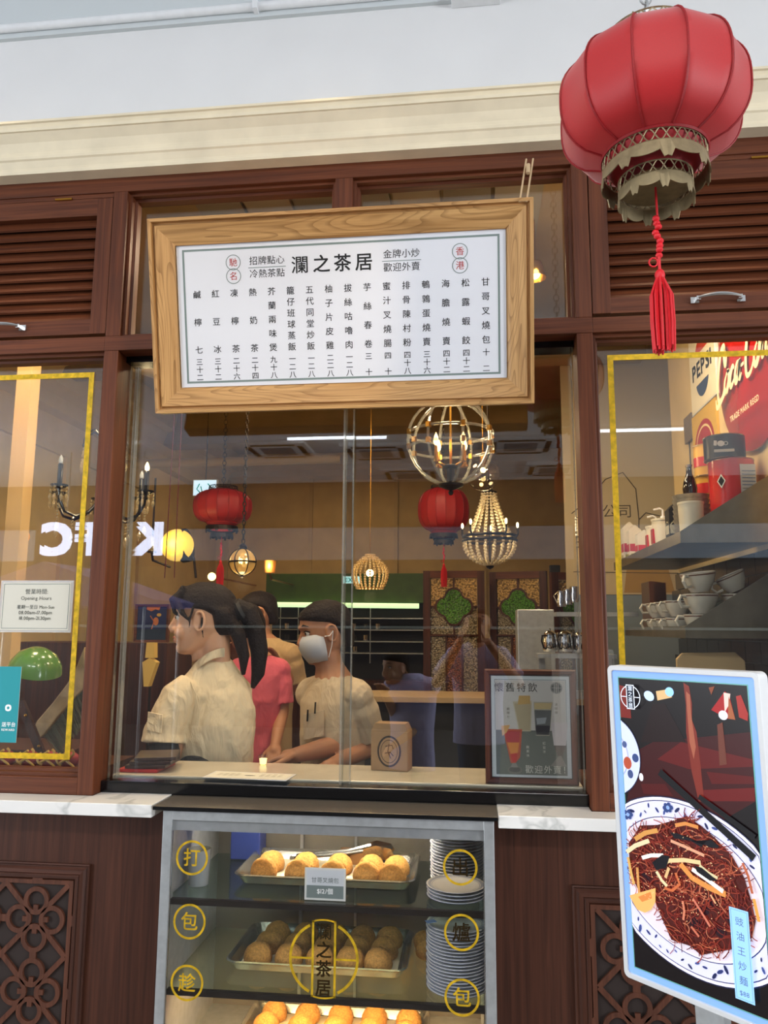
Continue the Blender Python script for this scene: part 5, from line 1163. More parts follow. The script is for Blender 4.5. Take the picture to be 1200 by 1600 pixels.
def screen(loc, rz, label, w_=0.40, z1=1.878):
    t = empty('glazed_screen', loc, (0, 0, rz), label, 'screen', 'glazed wooden screens')
    def b(n, m, mt): return m.build(n, mt, t)
    d = 0.018; fw2 = 0.046; x0, x1 = -w_/2, w_/2
    b('stile', MB().box(x0, x0+fw2, -d, d, 0, z1), DARKWOOD); b('stile', MB().box(x1-fw2, x1, -d, d, 0, z1), DARKWOOD)
    b('rail', MB().box(x0+fw2, x1-fw2, -d, d, z1-0.046, z1), WX); b('rail', MB().box(x0+fw2, x1-fw2, -d, d, 0, 0.10), WX); b('rail', MB().box(x0+fw2, x1-fw2, -d, d, 0.95, 1.01), WX)
    a0, a1 = x0+fw2, x1-fw2; zt_, zm, zb_ = z1-0.046, 1.644, 1.462
    b('glazing_bar', MB().box(-0.006, 0.006, -0.012, 0.012, zb_, zt_), DARKWOOD); b('glazing_bar', MB().box(a0, a1, -0.012, 0.012, zm-0.006, zm+0.006), DARKWOOD); b('glazing_bar', MB().box(a0, a1, -0.014, 0.014, zb_-0.008, zb_+0.004), DARKWOOD)
    for q2, (xa, xb, za, zc) in enumerate(((a0, 0, zm, zt_), (0, a1, zm, zt_), (a0, 0, zb_, zm), (0, a1, zb_, zm))): b('patterned_pane', MB().box(xa+.005, xb-.005, -0.003, 0.003, za+.005, zc-.005), PG if q2 < 2 else PCL)
    tw = (a1-a0)/3
    for q2 in range(3): b('patterned_pane', MB().box(a0+tw*q2+.005, a0+tw*(q2+1)-.005, -0.003, 0.003, 1.01, zb_-0.008), (PCL, PBR, PCL)[q2])
    for q2 in (1, 2): b('glazing_bar', MB().box(a0+tw*q2-.006, a0+tw*q2+.006, -0.012, 0.012, 1.01, zb_-0.008), DARKWOOD)
    for q2 in range(2): b('wood_panel', MB().box(a0+(a1-a0)/2*q2+.008, a0+(a1-a0)/2*(q2+1)-.008, -0.010, 0.010, 0.10, 0.95), DARKWOOD)
    Q = quatre(0.126); Qi = quatre(0.112)
    m = MB(); n = len(Q); V = [(p_[0], -0.016, zm+p_[1]) for p_ in Q]+[(p_[0], -0.016, zm+p_[1]) for p_ in Qi]+[(p_[0], 0.016, zm+p_[1]) for p_ in Q]+[(p_[0], 0.016, zm+p_[1]) for p_ in Qi]; F = []
    for i in range(n): j = (i+1) % n; F += [(i, j, n+j, n+i), (2*n+i, 3*n+i, 3*n+j, 2*n+j), (i, 2*n+i, 2*n+j, j), (n+i, n+j, 3*n+j, 3*n+i)]
    b('quatrefoil_frame', m.add(V, F), DARKWOOD); b('green_pane', MB().prism([(p_[0], zm+p_[1]) for p_ in Qi], -0.014, 0.006), PGR)
screen((-0.122, 2.80, 0), 0, 'glazed wooden screen with a whole green quatrefoil, behind the steel box')
screen((0.300, 2.88, 0), rad(-16), 'glazed wooden screen whose green quatrefoil is half hidden by the steel box', 0.38)
screen((0.665, 2.74, 0), rad(16), 'glazed wooden screen at the right post, behind the hanging pans', 0.36, 1.86)
# steel box and ware in front of the right screens
p0, p1 = at(808, 952, 1.75), at(867, 1000, 1.75)
thing1('steel_box', MB().box(p0.x, p1.x, 1.75, 1.95, 1.20, p0.z), STEEL, 'plain brushed steel box standing in front of the second glazed screen', 'box', bevel=0.004)
bc = empty('back_counter', (0.2, 1.9, 0), label='dark back counter with a pale wooden edge behind the workers', cat='counter')
MB().box(-0.60, 0.90, 1.70, 2.10, 1.130, 1.158).build('countertop', plain('pale_wood_edge', (168, 140, 100), 0.5), bc, world=True, bevel=0.002); MB().box(-0.58, 0.90, 1.74, 2.10, 0, 1.130).build('cabinet_body', BLACKM, bc, world=True)
thing1('steel_shelf', MB().box(p0.x+0.02, 0.95, 1.70, 1.74, 1.16, 1.20), STEEL, 'low steel ledge below the kettles on the back counter', 'shelf')
for k, (px, py, s_) in enumerate(((860, 1018, 1.0), (884, 1018, 0.95), (906, 1020, 0.75))):
    c = at(px, py, 1.50); t = empty('coffee_kettle', c, (0, 0, rad(50)), label=('chrome kettle nearest the plain steel box', 'chrome kettle in the middle of the three beside the post', 'chrome kettle closest to the right post')[k], cat='kettle', group='chrome kettles by the post')
    MB().lathe([(0.030*s_, 0), (0.036*s_, 0.01), (0.036*s_, 0.05), (0.028*s_, 0.075), (0.030*s_, 0.085), (0.020*s_, 0.095), (0.004, 0.10), (0.006, 0.108), (0, 0.112)], n=24).build('body', CHROME, t, smooth=True)
    MB().tube([(-0.034*s_, 0, 0.075), (-0.062*s_, 0, 0.075), (-0.068*s_, 0, 0.05), (-0.052*s_, 0, 0.018), (-0.034*s_, 0, 0.014)], 0.0045, 8).build('handle', DARKMETAL, t, smooth=True)
    MB().tube([(0.030*s_, 0, 0.03), (0.055*s_, 0, 0.06), (0.066*s_, 0, 0.09)], [0.009, 0.006, 0.0045], 8).build('spout', CHROME, t, smooth=True)
pz = at(880, 1021, 1.50).z; thing1('kettle_shelf', MB().box(0.30, 0.66, 1.42, 1.58, pz-0.02, pz-0.001), STEEL, 'steel shelf carrying the chrome kettles', 'shelf')
MB().box(0.31, 0.34, 1.5, 1.54, 0.0, pz-0.02).build('leg', STEEL, bpy.data.objects['kettle_shelf']); MB().box(0.62, 0.65, 1.5, 1.54, 0.0, pz-0.02).build('leg', STEEL, bpy.data.objects['kettle_shelf'])
for k, (px, py) in enumerate(((878, 948), (888, 945), (898, 941))):
    c = at(px, py, 1.35); t = empty('milk_jug', c, label=('small chrome jug on the wall shelf, farthest from the post', 'small chrome jug between its two neighbours on the wall shelf', 'small chrome jug on the wall shelf, against the post')[k], cat='jug', group='chrome jugs on the wall shelf')
    MB().lathe([(0.020, 0), (0.023, 0.02), (0.018, 0.05), (0.021, 0.072), (0.019, 0.072), (0.016, 0.05), (0.02, 0.01), (0, 0.005)], n=18).build('body', CHROME, t, smooth=True); MB().tube([(-0.018, 0, 0.065), (-0.036, 0, 0.05), (-0.022, 0, 0.02)], 0.003, 6).build('handle', CHROME, t)
q0 = at(872, 956, 1.30); thing1('jug_shelf', MB().box(q0.x-0.01, q0.x+0.35, 1.28, 1.42, q0.z-0.02, q0.z-0.001), STEEL, 'narrow steel shelf under the small chrome jugs', 'shelf')
o = MB().box(-0.035, 0.035, -0.015, 0.015, 0, 0.09).build('speaker_box', BLACKM, bevel=0.006); o.location = at(867, 902, 2.9)-Vector((0, 0, 0.01)); tag(o, 'small black box on top of the right glazed screens', 'box')

# back bar with a green pelmet and a tube light, deep in the room
bb = empty('back_bar', (-0.9, 4.4, 0), label='dark back bar with a green pelmet and a white tube light, deep in the room', cat='bar')
y = 4.4; L0, L1 = at(432, 945, y), at(655, 945, y)
zt_, zl = at(540, 905, y).z, at(540, 945, y).z
MB().box(L0.x-0.1, L1.x+0.1, y, y+0.30, zl+0.02, zt_+0.05).build('pelmet', plain('green_pelmet', (62, 92, 34), 0.5, noise=0.2, nscale=12), bb, world=True, bevel=0.004)
MB().tube([(L0.x, y-0.03, zl), (L1.x, y-0.03, zl-0.01)], 0.022, 12).build('tube_light', plain('tube_light', (206, 236, 176), 0.4, emit=1.6), bb, world=True, smooth=True)
MB().box(L0.x-0.1, L1.x+0.1, y+0.25, y+0.30, 0, zl+0.02).build('dark_back', BLACKM, bb, world=True)
for k in range(4): MB().box(L0.x-0.1, L1.x+0.1, y+0.02, y+0.25, zl-0.12-k*0.10, zl-0.112-k*0.10).build('shelf_board', STEEL, bb, world=True)
for k in range(6): MB().box(L0.x+0.03+k*0.16, L0.x+0.036+k*0.16, y+0.02, y+0.03, zl-0.5, zl).build('rack_upright', STEEL, bb, world=True)
MB().box(L0.x-0.1, L1.x+0.1, y-0.02, y+0.3, 1.02, 1.06).build('counter_top', DARKWOOD, bb, world=True); MB().box(L0.x-0.1, L1.x+0.1, y, y+0.24, 0, 1.02).build('counter_body', DARKWOOD, bb, world=True)
rb = random.Random(4)
for k in range(9):
    for sft in range(3):
        if rb.random() < 0.2: continue
        c = (L0.x+0.08+k*0.10+rb.uniform(-.01, .01), y+0.12, zl-0.112-(sft+1)*0.10+0.0005)
        o = MB().lathe([(0.018, 0), (0.022, 0.004), (0.024, 0.05), (0.022, 0.05), (0.018, 0.006), (0, 0.006)], n=10).build('bar_glass', CLEAR if (k+sft) % 2 else CHROME, smooth=True); o.location = c
        tag(o, 'small glass on the shelves of the back bar under the tube light', 'glass', 'glasses on the back bar shelves')
c = at(549, 906, 4.2); t = empty('exit_sign', c, label='small lit EXIT sign left of the beaded basket lamp', cat='exit sign'); MB().box(-0.075, 0.075, 0, 0.03, -0.032, 0.032).build('case', WHITE, t)
a = Art(); a.rect(-0.072, 0.072, -0.029, 0.029, (170, 226, 232)); a.text('EXIT', 0, -0.017, 0.048, (30, 120, 110), 0.02); a.build('face', printmat('exit_face', 1.2), t); MB().tube([(0, 0.015, 0.03), (0, 0.015, 3.3-c.z)], 0.004, 5).build('rod', DARKMETAL, t)
c = at(320, 762, 3.0); t = empty('lit_wall_sign', c, label='small lit blue-white sign behind the indoor red lantern', cat='sign'); MB().box(-0.09, 0.09, 0, 0.03, -0.06, 0.06).build('case', WHITE, t); a = Art(); a.rect(-0.085, 0.085, -0.055, 0.055, (196, 226, 246)); a.band([(-.04, .03), (-.06, -.01), (-.035, -.035)], .008, (40, 120, 100)); a.band([(-.03, .01), (-.02, -.03)], .008, (40, 120, 100)); a.band([(.02, .03), (.05, .0), (.03, -.035)], .008, (40, 120, 100)); a.build('face', printmat('sign_face', 1.3), t); MB().tube([(0, 0.015, 0.06), (0, 0.015, 3.3-c.z)], 0.004, 5).build('rod', DARKMETAL, t)
# picture and yellow paper lantern at the left
p0, p1 = at(212, 944, 1.4), at(262, 1004, 1.4); t = empty('framed_picture', ((p0.x+p1.x)/2, 1.4, p1.z), label='framed dark blue picture with orange figures, left of the woman', cat='picture')
W_, H_ = p1.x-p0.x, p0.z-p1.z
for sd in ('top', 'left', 'right', 'bottom'): moulding(-W_/2+.012, W_/2-.012, 0.012, H_-.012, [(0.012, -0.005), (0.012, 0.02), (0, 0.02), (0, 0.0)], sd).build('frame_rail', WX, t)
a = Art(); a.rect(-W_/2+.012, W_/2-.012, .012, H_-.012, (30, 40, 82)); a.rect(-W_/2+.012, W_/2-.012, .012, H_*.35, (34, 48, 66)); a.poly([(-.03, H_-.012), (.04, H_-.012), (.035, H_-.03), (.015, H_-.025), (-.005, H_-.035), (-.03, H_-.025)], (196, 110, 60)); a.ell(.02, H_*.55, .014, .02, (190, 112, 66)); a.band([(-.01, H_*.7), (.01, H_*.55), (.0, H_*.35)], .005, (170, 96, 60)); a.ell(.035, H_*.72, .012, .008, (206, 160, 80)); a.build('painting', PRINT, t, T(0, 0.004, 0))
thing1('dark_cabinet', MB().box(-2.3, p1.x, 1.39, 1.75, 0.0, p1.z-0.002), DARKWOOD, 'tall dark cabinet carrying the blue picture left of the woman', 'cabinet', bevel=0.004)
t = empty('paper_floor_lamp', at(236, 1038, 1.2), label='dim yellow paper lamp standing left of the woman below the blue picture', cat='lamp')
MB().prism([(-0.022, 0.03), (0.022, 0.03), (0.018, 0.10), (-0.018, 0.10)], -0.02, 0.02).build('upper_shade', plain('yellow_paper', (206, 168, 82), 0.6, emit=0.15), t); MB().prism([(-0.022, -0.10), (0.0, -0.10), (0.034, 0.01), (0.0, 0.03), (-0.034, 0.01)], -0.02, 0.02).build('lower_shade', MATS['yellow_paper'], t)
MB().tube([(0, 0, -0.1), (0, 0, -t.location.z+0.02)], 0.006, 6).build('stem', DARKMETAL, t); MB().lathe([(0.09, 0), (0.09, 0.012), (0.02, 0.022), (0, 0.022)], (0, 0, -t.location.z), 20).build('foot', DARKMETAL, t)

# ================================================================ LEFT WINDOW DISPLAY
hs = empty('opening_hours_sheet', (-1.398, GY-0.006, 1.482), label='white opening-hours sheet in a plastic sleeve stuck on the left window', cat='notice')
MB().box(-0.132, 0.118, 0, 0.0035, 0, 0.167).build('plastic_sleeve', glass('plastic_sleeve', (250, 252, 252), 0.08, 0.05, 0.35, (240, 244, 246)), hs)
a = Art(); a.rect(-0.124, 0.110, 0.007, 0.160, (206, 204, 192)); e_ = (96, 112, 112)
for r in ((-.120, .106, .012, .0135), (-.120, .106, .1545, .156), (-.120, -.1185, .012, .156), (.1045, .106, .012, .156)): a.rect(*r, e_)
TX = (70, 76, 70)
a.text('營業時間:', -0.006, 0.124, 0.0185, TX); a.text('Opening Hours', -0.006, 0.104, 0.0165, TX); a.text('星期一至日 Mon-Sun', -0.006, 0.076, 0.0142, TX, 0.006); a.text('08.00am-17.00pm', -0.006, 0.058, 0.0155, TX, 0.006); a.text('18.00pm-21.30pm', -0.006, 0.040, 0.0155, TX, 0.006)
a.build('hours_print', PRINT, hs, T(0, -0.0004, 0))
ts = empty('teal_sticker', (-1.54, GY-0.003, 1.137), label='teal advertising sticker on the left window at the photo edge', cat='sticker')
a = Art(0.0004); a.rect(-0.11, 0.10, 0.0, 0.236, (38, 148, 158)); a.text('o', 0.078, 0.098, 0.040, (236, 244, 246), 0.03, align='r'); a.text('送平台', 0.095, 0.050, 0.0155, (226, 240, 242), 0.02, align='r'); a.text('REWARD', 0.093, 0.036, 0.0095, (226, 240, 242), 0.03, align='r'); a.build('sticker_face', PRINT, ts, T(0, 0.001, 0)); MB().box(-0.11, 0.10, 0.001, 0.0022, 0, 0.236).build('backing', WHITE, ts)
# green desk lamp
c = at(56, 1040, 0.215); t = empty('desk_lamp', (c.x, c.y, 1.0525), label='desk lamp with a glossy green enamel shade in the left window', cat='desk lamp'); cz2 = c.z-1.05
MB().lathe([(0, 0.058), (0.03, 0.055), (0.062, 0.036), (0.082, 0.006), (0.088, -0.022), (0.085, -0.022), (0.078, 0.004), (0.058, 0.032), (0, 0.05)], n=32, M=T(0, 0, cz2) @ RY(rad(14)) @ RX(rad(12))).build('shade', plain('green_enamel', (92, 140, 52), 0.2, coat=0.5), t, smooth=True)
MB().sphere((-0.085, 0.0, cz2-0.012), 0.016, 12, 8).build('knuckle', MATS['green_enamel'], t, smooth=True)
m = MB(); m.tube([(-0.088, 0, cz2-0.015), (-0.13, 0.03, cz2-0.08), (-0.07, 0.03, 0.18)], 0.009, 8); m.build('upper_arm', DARKMETAL, t)
m = MB(); m.prism([(-0.075, 0.19), (-0.050, 0.20), (0.045, 0.018), (0.020, 0.01)], 0.02, 0.035); m.build('lower_arm', DARKWOOD, t); MB().lathe([(0.07, 0), (0.07, 0.012), (0.05, 0.02), (0, 0.02)], (0.03, 0.03, 0), 24).build('base', DARKMETAL, t, smooth=True)
for x, z in ((-0.035, 0.150), (0.02, 0.05)): MB().sphere((x, 0.018, z), (0.006, 0.003, 0.006), 10, 6).build('brass_screw', BRASS, t, smooth=True)
# big wooden-backed brush
YB = 0.34
def W2(px, py): p_ = at(px, py, YB); return (p_.x, p_.z)
t = empty('wooden_brush', at(95, 1100, YB), label='big wooden-backed bristle brush leaning in the left window behind the gold band', cat='brush')
m = MB(); m.prism([W2(*p_) for p_ in ((134, 1010), (137, 1072), (118, 1090), (90, 1122), (72, 1146), (64, 1153), (57, 1148), (55, 1138), (60, 1126), (84, 1098), (107, 1068), (120, 1045))], YB-0.012, YB+0.012); m.build('wooden_back', plain('ash_wood', (186, 150, 100), 0.5, noise=0.3, nscale=25), t, world=True, bevel=0.004)
m = MB(); rb = random.Random(2)
for k in range(60):
    u = k/59; a0 = (70+60*u, 1150-75*u); b0 = (92+52*u+rb.uniform(-3, 3), 1176-62*u+rb.uniform(-4, 4)); A_ = W2(*a0); B_ = W2(*b0)
    for q2 in range(3): dy = rb.uniform(-0.012, 0.012); m.tube([(A_[0], YB+dy*0.5, A_[1]), (B_[0]+rb.uniform(-.004, .004), YB+dy*1.5, B_[1])], 0.0016, 3)
tag(m.build('bristles', plain('olive_bristle', (92, 88, 62), 0.7), t, world=True), kind='stuff')
# festive red-and-gold ornaments on the inner sill
structure('inner_sill', MB().box(-2.48, -1.19, 0.085, 0.40, 1.0, 1.052), DARKWOOD)
for k, px in enumerate((8, 46, 78, 108)):
    c = at(px, 1197, 0.135); c.z = 1.078; t = empty('festive_knot', c, label=('red and gold festive knot at the photo edge in the left window', 'red and gold festive knot second along the inner sill', 'red and gold festive knot third along, under the brush', 'red and gold festive knot beside the left post')[k], cat='ornament', group='red and gold knots in the left window')
    MB().sphere((0, 0, 0), (0.034, 0.026, 0.026), 14, 10).build('red_ball', plain('crimson_velvet', (150, 16, 28), 0.6) if 'crimson_velvet' not in MATS else MATS['crimson_velvet'], t, smooth=True)
    for s_ in (0, 1, 2): MB().tube([(0.030*math.cos(u*0.5+s_*2)*(1-u*0.04), -0.026-0.004*math.sin(u), -0.018+0.007*u+s_*0.006) for u in range(7)], 0.0042, 6).build('gold_ribbon', plain('ochre_ribbon', (196, 156, 72), 0.5) if 'ochre_ribbon' not in MATS else MATS['ochre_ribbon'], t, smooth=True)

# ================================================================ RIGHT WINDOW: SIGNS AND SHELVES
MR = lambda Yc, Zc: T(1.0, Yc, Zc) @ RZ(-PI/2)
t = empty('cola_sign_square', (0.996, 0.995, 2.44), label='white square enamel sign reading PEPSI on the kitchen wall', cat='sign')
MB().box(-0.012, 0.003, -0.18, 0.18, 0, 0.36).build('enamel_plate', WHITE, t, bevel=0.002)
a = Art(0.0004); a.rect(-0.175, 0.175, 0.005, 0.355, (226, 214, 186)); 
a.poly([(0.093*math.cos(u), 0.215+0.093*math.sin(u)) for u in [rad(18)+i*rad(144)/14 for i in range(15)]], (186, 66, 52)); a.poly([(0.093*math.cos(u), 0.14+0.093*math.sin(u)) for u in [rad(198)+i*rad(144)/14 for i in range(15)]], (44, 62, 96))
a.text('PEPSI', 0, 0.145, 0.094, (26, 28, 34), 0.03, sx=1.18); a.build('sign_face', PRINT, t, T(-0.0125, 0, 0) @ RZ(-PI/2))
t = empty('cola_disc_sign', (0.996, 0.450, 2.49), label='round red enamel sign with cream script lettering on the kitchen wall', cat='sign')
REDE = plain('red_enamel', (176, 26, 26), 0.2, noise=0.15, nscale=7, coat=0.5)
MB().lathe([(0.365, 0), (0.363, 0.006), (0.31, 0.016), (0.0, 0.030)], n=64, M=RY(-PI/2)).build('enamel_disc', REDE, t, smooth=True)
a = Art(0.0004); CW = (238, 224, 184)
def scr_(pts, w_, ox, oz, s_=1.0, sh=0.25):
    n = len(pts); P = []
    for i in range(n-1):          # Catmull-Rom through the points
        p0_, p1_, p2_, p3_ = pts[max(i-1, 0)], pts[i], pts[i+1], pts[min(i+2, n-1)]
        for k in range(6):
            u = k/6; P.append(tuple(0.5*((2*p1_[j])+(-p0_[j]+p2_[j])*u+(2*p0_[j]-5*p1_[j]+4*p2_[j]-p3_[j])*u*u+(-p0_[j]+3*p1_[j]-3*p2_[j]+p3_[j])*u**3) for j in (0, 1)))
    P.append(pts[-1]); P = [((x+z*sh)*s_+ox, z*s_+oz) for x, z in P]
    a.band(P, [w_*(0.45+0.75*math.sin(PI*i/(len(P)-1))) for i in range(len(P))], CW)
Cc = [(0.55, 1.25), (0.75, 1.0), (0.68, 0.75), (0.55, 1.0), (0.5, 1.35), (0.2, 1.2), (0.0, 0.5), (0.1, -0.1), (0.45, -0.1), (0.7, 0.25)]; oo = [(0.2, 0.5), (0.0, 0.25), (0.05, 0.0), (0.2, -0.05), (0.38, 0.2), (0.33, 0.48), (0.2, 0.5), (0.45, 0.5)]; cc_ = [(0.35, 0.42), (0.2, 0.5), (0.0, 0.25), (0.1, -0.03), (0.4, 0.12)]; aa = [(0.35, 0.45), (0.15, 0.48), (0.0, 0.2), (0.1, -0.03), (0.28, 0.15), (0.38, 0.5), (0.33, 0.1), (0.42, -0.03), (0.55, 0.1)]; ll = [(0.0, 0.1), (0.3, 0.9), (0.32, 1.3), (0.2, 1.25), (0.1, 0.6), (0.1, 0.0), (0.3, 0.05)]
x = -0.305; s_ = 0.128
for g_, adv in ((Cc, 0.66), (oo, 0.5), (cc_, 0.44), (aa, 0.60)): scr_(g_, 0.022, x, -0.02, s_); x += adv*s_*1.0
a.rect(x-0.002, x+0.028, 0.012, 0.024, CW); x += 0.038
for g_, adv in ((Cc, 0.66), (oo, 0.5), (ll, 0.36), (aa, 0.6)): scr_(g_, 0.022, x, -0.02, s_); x += adv*s_*1.0
scr_([(-0.02, -0.35), (0.1, -0.62), (0.5, -0.5), (0.9, -0.35), (1.1, -0.45)], 0.020, -0.30, 0.02, s_)
a.text('TRADE MARK REGD', -0.02, -0.155, 0.030, CW, 0.02); a.text('DRINK', -0.06, 0.235, 0.09, CW, 0.01, sx=0.8); a.build('sign_lettering', PRINT, t, T(-0.031, 0, -0.07) @ RZ(-PI/2))
t = empty('yellow_oval_sign', (0.996, 1.03, 2.10), label='yellow enamel sign with a red oval ring, behind the stacked tins', cat='sign')
MB().box(-0.008, 0.003, -0.17, 0.17, 0, 0.34).build('enamel_plate', plain('yellow_enamel', (214, 170, 58), 0.3), t)
a = Art(0.0004); a.h = 0.001; a.ell(0, 0.17, 0.14, 0.12, (160, 30, 28)); a.ell(0, 0.17, 0.118, 0.098, (226, 200, 140)); a.ell(0, 0.17, 0.108, 0.088, (160, 30, 28)); a.build('sign_face', PRINT, t, T(-0.008, 0, 0) @ RZ(-PI/2))
# dark tiled splashback: tiles one by one
tl = empty('tiled_splashback', (0.99, 0.9, 1.0), label='dark glazed tile splashback on the kitchen wall under the shelves', cat='tiles')
MB().box(0.990, 0.999, 0.14, 1.595, 1.0, 1.772).build('grout', plain('grout', (92, 90, 84), 0.8), tl, world=True)
TILE = plain('black_tile', (26, 25, 26), 0.15, noise=0.3, nscale=6); m0 = None
for r in range(10):
    for c_i in range(10):
        y0 = 0.142+c_i*0.1545-(0.077 if r % 2 else 0); 
        if y0 < 0.135: y0 = 0.142
        if m0 is None: o = MB().box(-0.006, 0.0, 0.0, 0.150, 0, 0.073).build('tile', TILE, tl); m0 = o.data
        else: o = bpy.data.objects.new('tile', m0); COL.objects.link(o); o.parent = tl
        o.location = (0.990-0.99, y0-0.9, 1.002+r*0.077-1.0)
def wshelf(z0, y0, y1, label):
    t = empty('steel_wall_shelf', (0.99, y0, z0), label=label, cat='shelf', group='steel wall shelves')
    MB().box(0.70, 0.988, y0+.004, y1, z0+0.002, z0+0.012).build('board', KSTEEL, t, world=True)
    MB().box(0.690, 0.700, y0, y1, z0, z0+0.038).build('front_lip', KSTEEL, t, world=True)
    MB().prism([(0.690, z0), (0.690, z0+0.038), (0.984, z0+0.224), (0.984, z0)], y0-0.003, y0, plane='xz').build('end_plate', KSTEEL, t, world=True)
    return t
wshelf(1.788, 0.35, 1.58, 'upper steel wall shelf carrying the tins and cartons'); wshelf(1.4745, 0.35, 1.36, 'lower steel wall shelf carrying the stacked cups')
zs, zl_ = 1.8005, 1.487
def can(px, py_top, r, h, Y, base, mats, label, cat='tin', name='food_tin', band=None):
    t = empty(name, (px, Y, base), label=label, cat=cat)
    MB().lathe([(r, 0), (r, h), (r*0.97, h), (r*0.97, h-0.003), (0, h-0.003)], n=32).build('body', mats[0], t, smooth=True)
    for z in (0.001, h-0.004): MB().lathe([(r+0.0005, z), (r+0.003, z+0.0015), (r+0.0005, z+0.003)], n=32).build('rim', mats[1], t)
    if band: MB().lathe([(r+0.0006, h*band[0]), (r+0.0012, h*band[0]+.0005), (r+0.0012, h*band[1]-.0005), (r+0.0006, h*band[1])], n=32).build('paper_band', band[2], t)
    return t
RT = plain('red_tin', (196, 34, 30), 0.25, coat=0.5); YT = plain('yellow_label', (214, 160, 52), 0.4); BT = plain('black_tin', (26, 24, 26), 0.3); WL = plain('white_label', (206, 206, 200), 0.5)
t = can(0.903, 770, 0.075, 0.285, 0.465, zs, (RT, CHROME), 'big red tin with a white printed label on the upper shelf')
a = Art(0.0005); a.rect(0, 0.055, 0.13, 0.26, (208, 212, 214))
for i in range(9): a.rect(0.004, 0.051, 0.138+i*0.012, 0.1415+i*0.012, (120, 140, 168) if i > 3 else (150, 150, 150))
a.build('white_label', PRINT, t, T(0.004, -0.0765, 0) @ RZ(rad(10))); a = Art(0.0004); a.poly([(-0.015, 0.205), (0.0, 0.230), (0.015, 0.205), (0.0, 0.180)], (240, 236, 226)); a.poly([(-0.011, 0.205), (0.0, 0.223), (0.011, 0.205), (0.0, 0.187)], (24, 24, 24)); a.build('diamond_badge', PRINT, t, T(-0.052, -0.0565, 0) @ RZ(rad(-43)))
t = can(0.885, 720, 0.068, 0.085, 0.465, zs+0.2865, (BT, CHROME), 'black-banded tin with a cup emblem standing on the red tin')
a = Art(0.0004); a.rect(-0.035, 0.03, 0.006, 0.016, (206, 200, 186)); a.ell(-0.012, 0.036, 0.012, 0.010, (226, 222, 210)); a.ring(0.004, 0.036, 0.006, 0.002, (226, 222, 210)); a.poly([(-0.036, 0.03), (-0.026, 0.028), (-0.024, 0.046), (-0.034, 0.048)], (226, 222, 210)); a.build('cup_emblem', PRINT, t, T(-0.02, -0.0690, 0.012) @ RZ(rad(-8)))
t = can(0.880, 700, 0.050, 0.130, 0.64, zs, (YT, CHROME), 'yellow and red tin, bottom of the pile behind the bottle', band=(.2, .5, RT)); t = can(0.880, 700, 0.050, 0.130, 0.64, zs+0.1315, (YT, CHROME), 'yellow and red tin in the middle of the pile behind the bottle', band=(.5, .8, RT)); t = can(0.880, 700, 0.050, 0.120, 0.64, zs+0.263, (YT, CHROME), 'yellow and red tin on top of the pile behind the bottle', band=(.3, .6, RT))
t = empty('cola_bottle', (0.788, 0.560, zs+0.1370), label='dark cola bottle with a chrome neck standing in the grey bowls', cat='bottle')
MB().lathe([(0.022, 0), (0.026, 0.01), (0.023, 0.04), (0.026, 0.07), (0.020, 0.10), (0.011, 0.125), (0.010, 0.150), (0, 0.150)], n=20).build('body', plain('cola_glass', (26, 14, 10), 0.1, coat=0.8), t, smooth=True); MB().lathe([(0.012, 0.149), (0.013, 0.158), (0, 0.160)], n=14).build('cap', CHROME, t)
t['label'] = 'dark cola bottle with a silver cap standing on the grey bowls'
for k in range(8):
    o = MB().lathe([(0.03, 0), (0.05, 0.016), (0.064, 0.058), (0.0615, 0.0585), (0.047, 0.020), (0, 0.008)], n=28).build('rice_bowl', plain('grey_stoneware', (150, 140, 120), 0.4, noise=0.3, nscale=60) if 'grey_stoneware' not in MATS else MATS['grey_stoneware'], smooth=True); o.location = (0.788, 0.560, zs+k*0.0175)
    tag(o, 'grey stoneware bowl, %s of the nest of bowls under the cola bottle' % ('lowest', 'second', 'third', 'fourth', 'fifth', 'sixth', 'seventh', 'topmost')[k], 'bowl', 'grey bowls on the upper shelf')
items = ((0.735, 1.42, 0.060, 0.060, 0.20, (222, 214, 196), (190, 40, 60), 'white milk carton with a red band at the far end of the upper shelf'), (0.735, 1.30, 0.055, 0.055, 0.17, (226, 218, 200), (196, 50, 70), 'white and red carton second from the far end of the upper shelf'), (0.745, 1.16, 0.06, 0.05, 0.13, (228, 222, 206), (200, 48, 64), 'short white and red carton beside the syrup tub'), (0.742, 0.62, 0.05, 0.06, 0.16, (24, 22, 24), (200, 190, 160), 'black carton with a cream letter near the shelf corner'))
for x, y, w_, d_, h_, c1, c2, lb in items:
    t = empty('carton', (x, y, zs), label=lb, cat='carton'); nm = 'carton_%d_%d' % (c1[0], int(h_*100))
    m = MB(); m.box(-w_/2, w_/2, -d_/2, d_/2, 0, h_*0.86); m.prism([(-w_/2, h_*.86), (w_/2, h_*.86), (0.003, h_), (-0.003, h_)], -d_/2, d_/2); m.build('box_body', plain(nm, c1, 0.5), t)
    a = Art(0.0005); a.rect(-w_/2+.002, w_/2-.002, h_*.3, h_*.5, c2); 
    if c1[0] < 50: a.ring(0, h_*.45, 0.022, 0.004, (214, 204, 170), a0=0.7, a1=5.6)
    else: a.rect(-w_/2+.006, w_/2-.02, h_*.08, h_*.24, (170, 160, 70))
    a.build('front_print', PRINT, t, T(0, -d_/2, 0)); a.build('side_print', PRINT, t, T(-w_/2, 0, 0) @ RZ(-PI/2))
